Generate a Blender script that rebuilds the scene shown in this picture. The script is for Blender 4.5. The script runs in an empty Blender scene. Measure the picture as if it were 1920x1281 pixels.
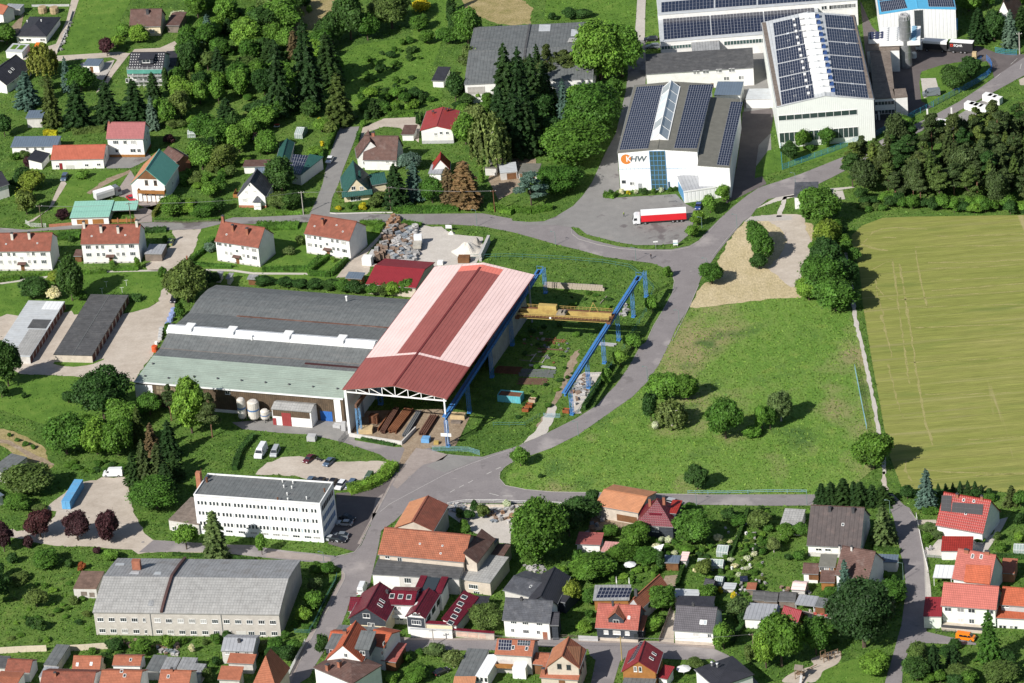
import bpy,bmesh,math,random
import numpy as np
from mathutils import Vector,Matrix
from mathutils.geometry import tessellate_polygon
random.seed(7);rng=np.random.default_rng(7)
C=bpy.context.scene.collection
rad=math.radians
# ---------------------------------------------------------------- camera, sky, sun
FPX,TH,ROLL,DIST=8600.0,rad(27.2),rad(-5.0),1316.0
FWD=Vector((0,math.cos(TH),-math.sin(TH)))
UP0=Vector((0,math.sin(TH),math.cos(TH)))
RT=Vector((math.cos(ROLL),0,0))+UP0*math.sin(ROLL)
UP=-Vector((math.sin(ROLL),0,0))+UP0*math.cos(ROLL)
EYE=-FWD*DIST
cam=bpy.data.cameras.new('camera');camo=bpy.data.objects.new('camera',cam);C.objects.link(camo)
m3=Matrix((RT,UP,-FWD)).transposed()
camo.matrix_world=Matrix.Translation(EYE)@m3.to_4x4()
cam.sensor_width=36;cam.lens=FPX/1920*36;cam.clip_start=10;cam.clip_end=20000
bpy.context.scene.camera=camo
SUN_AZ,SUN_EL=rad(42),rad(37)
w=bpy.data.worlds.new('World');bpy.context.scene.world=w;w.use_nodes=True
nt=w.node_tree;sky=nt.nodes.new('ShaderNodeTexSky');sky.sky_type='NISHITA';sky.sun_disc=False
sky.sun_elevation=SUN_EL;sky.sun_rotation=math.atan2(-math.cos(SUN_AZ),-math.sin(SUN_AZ))%(2*math.pi)
bg=nt.nodes['Background'];bg.inputs[1].default_value=0.07;nt.links.new(sky.outputs[0],bg.inputs[0])
sl=bpy.data.lights.new('sun','SUN');sl.energy=5.0;sl.angle=rad(0.55);sl.color=(1,.96,.90)
so=bpy.data.objects.new('sun',sl);C.objects.link(so)
sd=Vector((math.cos(SUN_AZ)*math.cos(SUN_EL),math.sin(SUN_AZ)*math.cos(SUN_EL),-math.sin(SUN_EL)))
so.rotation_euler=sd.to_track_quat('-Z','Y').to_euler()
vs=bpy.context.scene.view_settings;vs.view_transform='Standard';vs.look='None';vs.gamma=1;vs.exposure=0.32;vs.use_curve_mapping=False
# ---------------------------------------------------------------- photo pixel <-> place
OX=OY=0.0;SC=1.0
def R(ox,oy,sc=4.0):
 global OX,OY,SC
 OX,OY,SC=ox,oy,sc
def g(p):return(OX+p[0]/SC,OY+p[1]/SC)
def ray(p):
 p=g(p);return FWD*FPX+RT*(p[0]-960)-UP*(p[1]-640.5)
def P(p,z=0.0):
 d=ray(p);return EYE+d*((z-EYE.z)/d.z)
def proj(v):
 r=v-EYE;k=r.dot(FWD)
 return 960+FPX*r.dot(RT)/k,640.5-FPX*r.dot(UP)/k
def hit(p,o,n):
 d=ray(p);return EYE+d*((o-EYE).dot(n)/d.dot(n))
def zof(base,top):
 b=P(base);return hit(top,b,Vector((0,-1,0))).z
def scale_at(p):return FPX/((P(p)-EYE).dot(FWD))
# ---------------------------------------------------------------- materials
MATS={}
def nodes(name):
 m=bpy.data.materials.new(name);m.use_nodes=True
 return m,m.node_tree,m.node_tree.nodes['Principled BSDF']
def N(t,k,**kw):
 n=t.nodes.new(k)
 for a,b in kw.items():setattr(n,a,b)
 return n
def noise(t,vec,scale,detail=4,rough=.6):
 n=N(t,'ShaderNodeTexNoise');n.inputs['Scale'].default_value=scale
 n.inputs['Detail'].default_value=detail;n.inputs['Roughness'].default_value=rough
 if vec is not None:t.links.new(vec,n.inputs['Vector'])
 return n.outputs['Fac']
def ramp(t,fac,stops):
 r=N(t,'ShaderNodeValToRGB');e=r.color_ramp.elements
 while len(e)<len(stops):e.new(.5)
 for i,(p,c) in enumerate(stops):
  e[i].position=p;e[i].color=(c[0],c[1],c[2],1) if hasattr(c,'__len__') else(c,c,c,1)
 t.links.new(fac,r.inputs[0]);return r.outputs[0]
def mix(t,fac,a,b,mode='MIX'):
 n=N(t,'ShaderNodeMix',data_type='RGBA',blend_type=mode)
 for i,v in((0,fac),(6,a),(7,b)):
  s=n.inputs[i]
  if hasattr(v,'is_linked'):t.links.new(v,s)
  elif i==0:s.default_value=v
  elif hasattr(v,'__len__'):s.default_value=(v[0],v[1],v[2],1)
  else:s.default_value=(v,v,v,1)
 return n.outputs[2]
def mapping(t,vec,sc):
 n=N(t,'ShaderNodeMapping');n.inputs['Scale'].default_value=sc;t.links.new(vec,n.inputs[0]);return n.outputs[0]
def bumpn(t,b,h,dist,strength=1.0):
 n=N(t,'ShaderNodeBump');n.inputs['Distance'].default_value=dist;n.inputs['Strength'].default_value=strength
 t.links.new(h,n.inputs['Height']);t.links.new(n.outputs[0],b.inputs['Normal'])
def plain(name,col,rough=.75,var=.25,scale=.6,metal=0.0,spec=.3,dirt=None,pat=None,bump=0.0):
 """weathered paint, plaster, felt or sheet; pat = ('seam'|'tile'|'row', period in m, depth)"""
 if name in MATS:return MATS[name]
 m,t,b=nodes(name);MATS[name]=m
 tc=N(t,'ShaderNodeTexCoord');ob=tc.outputs['Object'];uv=tc.outputs['UV']
 f1=noise(t,ob,scale,5,.65);f2=noise(t,ob,scale*9,3,.6)
 c=mix(t,1.0,col,ramp(t,f1,[(.3,1-var),(.7,1+var*.5)]),'MULTIPLY')
 c=mix(t,.6,c,mix(t,1.0,c,ramp(t,f2,[(.3,1-var*1.1),(.7,1+var*.6)]),'MULTIPLY'))
 if dirt:
  f3=noise(t,mapping(t,uv if pat else ob,dirt[2] if len(dirt)>2 else(1,1,1)),.35,6,.7)
  c=mix(t,ramp(t,f3,[(.5,0),(.68,dirt[1])]),c,dirt[0])
 if pat:
  kind,per,dep=pat[:3]
  sx=N(t,'ShaderNodeSeparateXYZ');t.links.new(uv,sx.inputs[0])
  def saw(o,p,duty):
   a=N(t,'ShaderNodeMath',operation='DIVIDE');t.links.new(o,a.inputs[0]);a.inputs[1].default_value=p
   fr=N(t,'ShaderNodeMath',operation='FRACT');t.links.new(a.outputs[0],fr.inputs[0])
   return ramp(t,fr.outputs[0],[(0,0),(duty,1),(1-duty*.3,1),(1,0)])
  if kind=='seam':h=saw(sx.outputs[0],per,.28)
  elif kind=='row':h=saw(sx.outputs[1],per,.3)
  else:
   h=mix(t,1.0,saw(sx.outputs[1],per,.35),saw(sx.outputs[0],per*.8,.3),'MULTIPLY')
  c=mix(t,1.0,c,ramp(t,h,[(0,1-dep),(1,1.0)]),'MULTIPLY')
  bumpn(t,b,h,.06,.8)
 elif bump:bumpn(t,b,f2,bump,.7)
 t.links.new(c,b.inputs['Base Color'])
 b.inputs['Roughness'].default_value=rough;b.inputs['Metallic'].default_value=metal
 b.inputs['Specular IOR Level'].default_value=spec
 return m
def ground(name,stops,s1=.03,s2=.35,s3=2.5,bump=.15,rough=.95,stretch=None,patches=None,fine=.35,rows=None):
 """ground cover: broad drift, clumps and fine grain"""
 if name in MATS:return MATS[name]
 m,t,b=nodes(name);MATS[name]=m
 tc=N(t,'ShaderNodeTexCoord');ob=tc.outputs['Object']
 v2=mapping(t,ob,stretch) if stretch else ob
 f1=noise(t,ob,s1,5,.65);f2=noise(t,v2,s2,5,.7);f3=noise(t,v2,s3,4,.75)
 a=N(t,'ShaderNodeMath',operation='MULTIPLY_ADD');t.links.new(f2,a.inputs[0]);a.inputs[1].default_value=.55;
 a2=N(t,'ShaderNodeMath',operation='MULTIPLY');t.links.new(f1,a2.inputs[0]);a2.inputs[1].default_value=.45
 t.links.new(a2.outputs[0],a.inputs[2])
 c=ramp(t,a.outputs[0],stops)
 c=mix(t,1.0,c,ramp(t,f3,[(.28,1-fine),(.72,1+fine*.7)]),'MULTIPLY')
 if patches:
  for(col,sc,lo,hi,st) in patches:
   f=noise(t,mapping(t,ob,st),sc,5,.6);c=mix(t,ramp(t,f,[(lo,0),(hi,.85)]),c,col)
 if rows:
  wv=N(t,'ShaderNodeTexWave',bands_direction='Y');t.links.new(ob,wv.inputs[0])
  for k,v in(('Scale',rows[0]),('Distortion',rows[1]),('Detail',3),('Detail Scale',.15)):wv.inputs[k].default_value=v
  c=mix(t,1.0,c,ramp(t,wv.outputs[1],[(.1,1-rows[2]),(.9,1+rows[2])]),'MULTIPLY')
 t.links.new(c,b.inputs['Base Color']);b.inputs['Roughness'].default_value=rough
 b.inputs['Specular IOR Level'].default_value=.15
 if bump:bumpn(t,b,f3,bump,1.0)
 return m
def leafmat(name,col,var=.35):
 if name in MATS:return MATS[name]
 m,t,b=nodes(name);MATS[name]=m
 tc=N(t,'ShaderNodeTexCoord');oi=N(t,'ShaderNodeObjectInfo');ge=N(t,'ShaderNodeNewGeometry')
 f=noise(t,tc.outputs['Object'],.45,3,.6)
 c=mix(t,1.0,col,ramp(t,f,[(.35,1-var*1.2),(.66,1+var*1.1)]),'MULTIPLY')
 c=mix(t,1.0,c,ramp(t,ge.outputs['Random Per Island'],[(0,(.72,.78,.7)),(1,(1.3,1.2,1.15))]),'MULTIPLY')
 c=mix(t,1.0,c,ramp(t,oi.outputs['Random'],[(0,(.78,.86,.8)),(.5,(1,1,1)),(1,(1.25,1.12,.95))]),'MULTIPLY')
 t.links.new(c,b.inputs['Base Color']);b.inputs['Roughness'].default_value=.6;b.inputs['Specular IOR Level'].default_value=.2
 tr=N(t,'ShaderNodeBsdfTranslucent');t.links.new(mix(t,1.0,c,(1.1,1.3,.5),'MULTIPLY'),tr.inputs[0])
 ms=N(t,'ShaderNodeMixShader');ms.inputs[0].default_value=.22
 t.links.new(b.outputs[0],ms.inputs[1]);t.links.new(tr.outputs[0],ms.inputs[2])
 t.links.new(ms.outputs[0],t.nodes['Material Output'].inputs[0])
 return m
def glassy(name,col,rough=.12,metal=0.0,spec=.6):
 if name in MATS:return MATS[name]
 m,t,b=nodes(name);MATS[name]=m
 oi=N(t,'ShaderNodeObjectInfo')
 t.links.new(mix(t,1.0,col,ramp(t,oi.outputs['Random'],[(0,.6),(1,1.5)]),'MULTIPLY'),b.inputs['Base Color'])
 b.inputs['Roughness'].default_value=rough;b.inputs['Metallic'].default_value=metal;b.inputs['Specular IOR Level'].default_value=spec
 return m
# ---------------------------------------------------------------- mesh builder
class MB:
 def __init__(s):s.v=[];s.f=[];s.uv=[]
 def quad(s,pts,uv=None):
  i=len(s.v);s.v+=[tuple(p) for p in pts];s.f.append(tuple(range(i,i+len(pts))))
  if uv is None:
   a=Vector(pts[0]);u=(Vector(pts[1])-a);ul=u.normalized() if u.length>1e-6 else Vector((1,0,0))
   nrm=u.cross(Vector(pts[-1])-a);nn=nrm.normalized() if nrm.length>1e-9 else Vector((0,0,1));vl=nn.cross(ul)
   uv=[((Vector(p)-a).dot(ul),(Vector(p)-a).dot(vl)) for p in pts]
  s.uv+=list(uv)
  return s
 def box(s,x0,y0,z0,x1,y1,z1,M=None):
  c=[Vector(p) for p in((x0,y0,z0),(x1,y0,z0),(x1,y1,z0),(x0,y1,z0),(x0,y0,z1),(x1,y0,z1),(x1,y1,z1),(x0,y1,z1))]
  if M is not None:c=[M@p for p in c]
  for q in((0,3,2,1),(4,5,6,7),(0,1,5,4),(1,2,6,5),(2,3,7,6),(3,0,4,7)):s.quad([c[i] for i in q])
  return s
 def bar(s,a,b,w=.1,h=None):
  a,b=Vector(a),Vector(b);d=b-a
  if d.length<1e-6:return s
  q=d.to_track_quat('Z','Y').to_matrix().to_4x4();h=h or w
  return s.box(-w/2,-h/2,0,w/2,h/2,d.length,Matrix.Translation(a)@q)
 def tube(s,a,b,r0,r1=None,n=8,caps=True):
  a,b=Vector(a),Vector(b);r1=r0 if r1 is None else r1
  q=(b-a).to_track_quat('Z','Y').to_matrix();ra=[];rb=[]
  for i in range(n):
   t=2*math.pi*i/n;e=Vector((math.cos(t),math.sin(t),0));ra.append(a+q@(e*r0));rb.append(b+q@(e*r1))
  for i in range(n):
   j=(i+1)%n;s.quad([ra[i],ra[j],rb[j],rb[i]])
  if caps:s.quad(rb);s.quad(ra[::-1])
  return s
 def lathe(s,o,prof,n=12):
  o=Vector(o)
  for(r0,z0),(r1,z1) in zip(prof,prof[1:]):
   for i in range(n):
    a,b=2*math.pi*i/n,2*math.pi*(i+1)/n
    p=[o+Vector((r*math.cos(t),r*math.sin(t),z)) for r,z,t in((r0,z0,a),(r0,z0,b),(r1,z1,b),(r1,z1,a))]
    if r0<1e-4:s.quad([p[0],p[2],p[3]])
    elif r1<1e-4:s.quad([p[0],p[1],p[2]])
    else:s.quad(p)
  return s
 def slab(s,pts,t):
  lo=[Vector(p)-Vector((0,0,t)) for p in pts];s.quad(pts);s.quad(lo[::-1])
  for i in range(len(pts)):
   j=(i+1)%len(pts);s.quad([lo[i],lo[j],pts[j],pts[i]])
  return s
 def prism(s,prof,x0,x1):
  n=len(prof)
  s.quad([(x0,y,z) for y,z in prof][::-1]);s.quad([(x1,y,z) for y,z in prof])
  for i in range(n):
   j=(i+1)%n;a,b=prof[i],prof[j];s.quad([(x0,)+tuple(a),(x1,)+tuple(a),(x1,)+tuple(b),(x0,)+tuple(b)])
  return s
 def mesh(s,name,smooth=False):
  me=bpy.data.meshes.new(name);me.from_pydata(s.v,[],s.f)
  l=me.uv_layers.new(name='UVMap');l.data.foreach_set('uv',np.array(s.uv,dtype=np.float32).ravel())
  if smooth:me.polygons.foreach_set('use_smooth',[True]*len(me.polygons))
  return me
 def build(s,name,m,parent=None,M=None,smooth=False,mesh=None):
  return link(name,mesh or s.mesh(name,smooth),m,parent,M)
def link(name,me,m=None,parent=None,M=None):
 o=bpy.data.objects.new(name,me);C.objects.link(o)
 if m is not None:
  if not len(me.materials):me.materials.append(m)
  elif me.materials[0] is not m:o.material_slots[0].link='OBJECT';o.material_slots[0].material=m
 if parent is not None:o.parent=parent
 if M is not None:o.matrix_basis=M
 return o
LABELS={}
def tag(o,label=None,cat=None,group=None,kind=None):
 if label:o['label']=label;LABELS.setdefault(label,[]).append(o)
 if cat:o['category']=cat
 if group:o['group']=group
 if kind:o['kind']=kind
 return o
def empty(name,M,label=None,cat=None,group=None):
 o=bpy.data.objects.new(name,None);C.objects.link(o);o.empty_display_size=.5
 o.matrix_world=M if isinstance(M,Matrix) else Matrix.Translation(M)
 return tag(o,label,cat,group)
def copy_tree(src,M,label=None,group=None):
 r=src.copy();C.objects.link(r);r.matrix_world=M
 if label:tag(r,label)
 if group:r['group']=group
 kids=[o for o in KIDS[src.name]] if src.name in KIDS else list(src.children)
 KIDS[src.name]=kids
 for ch in kids:
  c=ch.copy();C.objects.link(c);c.parent=r
  gk=KIDS.setdefault(ch.name,list(ch.children))
  for gc in gk:d=gc.copy();C.objects.link(d);d.parent=c
 return r
KIDS={}
ORD=['','second ','third ','fourth ','fifth ','sixth ','seventh ','eighth ','ninth ','tenth ','eleventh ','twelfth ']
def frame(a,b,flipz=0):
 x=(b-a);x.z=0;x.normalize();y=Vector((0,0,1)).cross(x)
 return Matrix.Translation(a)@Matrix((x,y,Vector((0,0,1)))).transposed().to_4x4()
# ---------------------------------------------------------------- ground
G={}
G['lawn']=ground('lawn_grass',[(.32,(.06,.13,.02)),(.5,(.105,.20,.03)),(.62,(.155,.245,.045)),(.75,(.24,.25,.08))],.03,.25,2.2,.25,fine=.28)
G['base']=ground('rough_grass',[(.3,(.045,.10,.02)),(.46,(.085,.165,.03)),(.6,(.14,.22,.045)),(.75,(.24,.24,.09))],.02,.22,1.8,.4)
G['meadow']=ground('meadow_grass',[(.3,(.085,.18,.028)),(.46,(.13,.24,.04)),(.6,(.18,.275,.06)),(.74,(.27,.29,.10))],.025,.3,1.6,.4,
 stretch=(1,.6,1),patches=[((.30,.25,.13),.035,.52,.66,(.8,.6,1)),((.06,.13,.03),.05,.55,.68,(1,1,1)),((.21,.27,.06),.12,.6,.72,(1,1,1))])
G['field']=ground('mown_field',[(.3,(.19,.22,.05)),(.48,(.23,.245,.062)),(.6,(.265,.265,.078)),(.72,(.33,.305,.115))],.02,.16,1.2,.2,
 stretch=(.10,1.3,1),patches=[((.30,.275,.12),.3,.56,.70,(.05,1.3,1)),((.15,.19,.045),.10,.58,.7,(.2,1.0,1)),((.36,.31,.15),.10,.62,.67,(1.2,.05,1))],fine=.3,rows=(.07,5,.045))
G['dry']=ground('dry_grass',[(.35,(.18,.18,.05)),(.5,(.32,.26,.12)),(.65,(.42,.34,.18))],.03,.2,1.6,.2)
G['straw']=ground('straw',[(.3,(.22,.22,.08)),(.42,(.46,.38,.22)),(.7,(.60,.50,.33))],.03,.3,1.8,.2,stretch=(1,.5,1))
G['gravel']=ground('gravel',[(.3,(.36,.305,.25)),(.5,(.46,.40,.335)),(.7,(.56,.50,.43))],.04,.3,2.0,.05,stretch=(.7,1,1),fine=.15)
G['palegravel']=ground('pale_gravel',[(.3,(.42,.385,.34)),(.7,(.58,.54,.49))],.04,.3,2.0,.05,fine=.15)
G['dirt']=ground('bare_earth',[(.3,(.21,.155,.105)),(.5,(.31,.24,.17)),(.7,(.40,.33,.25))],.05,.4,2.0,.15)
G['asphalt']=ground('asphalt',[(.3,(.195,.178,.178)),(.5,(.23,.21,.21)),(.7,(.265,.243,.24))],.05,.25,3.0,0,stretch=(.8,1,1),fine=.16,
 patches=[((.17,.155,.155),.12,.62,.66,(1,1,1)),((.34,.31,.30),.06,.57,.66,(1,1,1)),((.14,.125,.125),.5,.66,.70,(.5,1.5,1)),((.36,.33,.31),.9,.68,.72,(.2,1,1))])
G['greyasphalt']=ground('old_asphalt',[(.3,(.19,.182,.175)),(.5,(.235,.228,.218)),(.7,(.28,.27,.255))],.05,.3,3.0,0,fine=.14,
 patches=[((.13,.115,.115),.07,.6,.64,(1,1,1)),((.3,.28,.26),.05,.62,.72,(1,1,1))])
G['dark']=ground('dark_asphalt',[(.3,(.10,.085,.085)),(.7,(.16,.14,.135))],.05,.3,3.0,0,fine=.1)
G['pave']=ground('paving',[(.3,(.25,.21,.19)),(.7,(.38,.33,.30))],.08,.6,4.0,0,fine=.15)
G['concrete']=ground('concrete_track',[(.3,(.36,.33,.30)),(.7,(.48,.45,.41))],.08,.6,2.0,0,fine=.15)
AREAS=[]
def smooth_poly(pts,n=4):
 out=[];k=len(pts)
 for i in range(k):
  p0,p1,p2,p3=(Vector(pts[(i+j-1)%k]) for j in range(4))
  for s in range(n):
   t=s/n
   out.append(.5*((2*p1)+(p2-p0)*t+(2*p0-5*p1+4*p2-p3)*t*t+(3*p1-p0-3*p2+p3)*t**3))
 return out
def sheet(name,pts,z,m,smooth=False,jit=0.0,label=None,kind='structure',px=True):
 w=[P(p) for p in pts] if px else[Vector(p) for p in pts]
 if smooth:w=smooth_poly(w)
 if jit:
  q=[]
  for a,b in zip(w,w[1:]+w[:1]):
   n=max(1,int((b-a).length/1.6));q+=[a.lerp(b,i/n)+Vector((random.gauss(0,jit),random.gauss(0,jit),0)) for i in range(n)]
  w=q
 w=[Vector((v.x,v.y,z)) for v in w]
 AREAS.append((name,[(v.x,v.y) for v in w]))
 me=bpy.data.meshes.new(name);tr=tessellate_polygon([w])
 a=sum(((w[t[1]]-w[t[0]]).cross(w[t[2]]-w[t[0]])).z for t in tr)
 me.from_pydata(w,[],[t if((w[t[1]]-w[t[0]]).cross(w[t[2]]-w[t[0]])).z>0 else t[::-1] for t in tr])
 o=link(name,me,m);tag(o,label,None,None,kind);return o
R(0,0,1)
S=4000
sheet('ground',[(-S,-S),(S,-S),(S,S),(-S,S)],0,G['base'],px=False);AREAS.clear()
def Z(ox,oy,l):return[(ox+x/4,oy+y/4) for x,y in l]
road_w=[(1960,82),(1920,108),(1872,140),(1842,162),(1800,190),(1748,218),(1690,245),(1612,282),(1560,303),(1500,327)]+Z(960,320,[(1850,130),(1760,190),(1660,270),(1560,360),(1470,450),(1400,525),(1330,565),(1200,592),(1000,592),(800,570),(600,522),(500,485),(452,440),(440,425),(330,410),(100,410),(0,375)])
town_up=Z(480,320,[(1920,362),(1700,322),(1040,328),(570,314),(400,330),(0,350)])+Z(0,320,[(1750,352),(1650,382),(1140,388),(1020,398),(520,412),(200,445),(0,430),(-200,440)])
town_lo=Z(0,320,[(-200,490),(0,470),(600,437),(1080,425),(1300,448),(1500,440),(1650,402),(1920,402)])+Z(480,320,[(380,388),(760,388),(950,395),(1100,398),(1260,405),(1480,405),(1700,420),(1920,462)])
road_s=Z(960,320,[(160,505),(330,555),(500,595),(700,650),(930,680),(1050,695),(1130,725),(1195,770),(1215,830),(1200,920),(1130,1050),(1060,1170),(1010,1280)])+Z(960,640,[(960,40),(870,200),(780,330),(700,410),(640,480),(480,580),(260,690),(60,780),(0,800)])+Z(480,640,[(1700,868),(1560,860),(1400,845),(1330,815),(1250,775),(1100,795),(1040,795),(690,735),(640,755),(780,800),(930,850),(985,890),(1050,915),(1090,925),(1060,1000),(1000,1090),(935,1230),(900,1290)])+Z(480,960,[(870,70),(830,160),(790,250),(740,300),(680,322),(600,332),(440,312),(230,292),(80,272)])+Z(0,960,[(1900,250),(1640,245),(1320,222),(1150,212)])
road_b=Z(0,960,[(1040,305),(1300,300),(1500,300),(1700,312),(1900,335)])+Z(480,960,[(170,355),(320,370),(560,388),(640,425),(668,470),(662,510),(620,590),(560,700),(480,830),(400,980),(330,1120),(240,1300),(220,1340),(330,1340),(330,1281),(400,1240),(440,1160),(470,1110),(540,1000),(560,910),(640,850),(680,750),(700,680),(770,620),(850,560),(870,470),(910,300),(940,140),(1040,70),(1110,0)])+Z(480,640,[(1180,1245),(1260,1262),(1400,1240),(1560,1215),(1920,1218)])+Z(960,640,[(370,1225),(600,1228),(990,1230),(1290,1225),(1920,1235)])+Z(1440,640,[(370,1232),(370,1150),(0,1150)])+Z(960,640,[(1400,1150),(990,1145),(590,1135),(300,1130),(100,1112),(0,1090)])+Z(480,640,[(1870,1085),(1825,1035),(1830,980),(1875,935),(1925,905)])+Z(960,640,[(110,868),(300,800),(500,700),(700,560),(900,420),(1010,310),(1100,180),(1190,0)])+Z(960,320,[(1230,1180),(1340,1010),(1390,880),(1420,800),(1500,680),(1540,620),(1620,520),(1700,425),(1740,378),(1790,345),(1830,290),(1920,215)])+[(1500,362),(1560,333),(1612,306),(1660,280),(1740,240),(1800,207),(1850,180),(1905,150),(1960,120)]
sheet('road',road_w+town_up+town_lo+road_s+road_b,.06,G['asphalt'])
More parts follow.
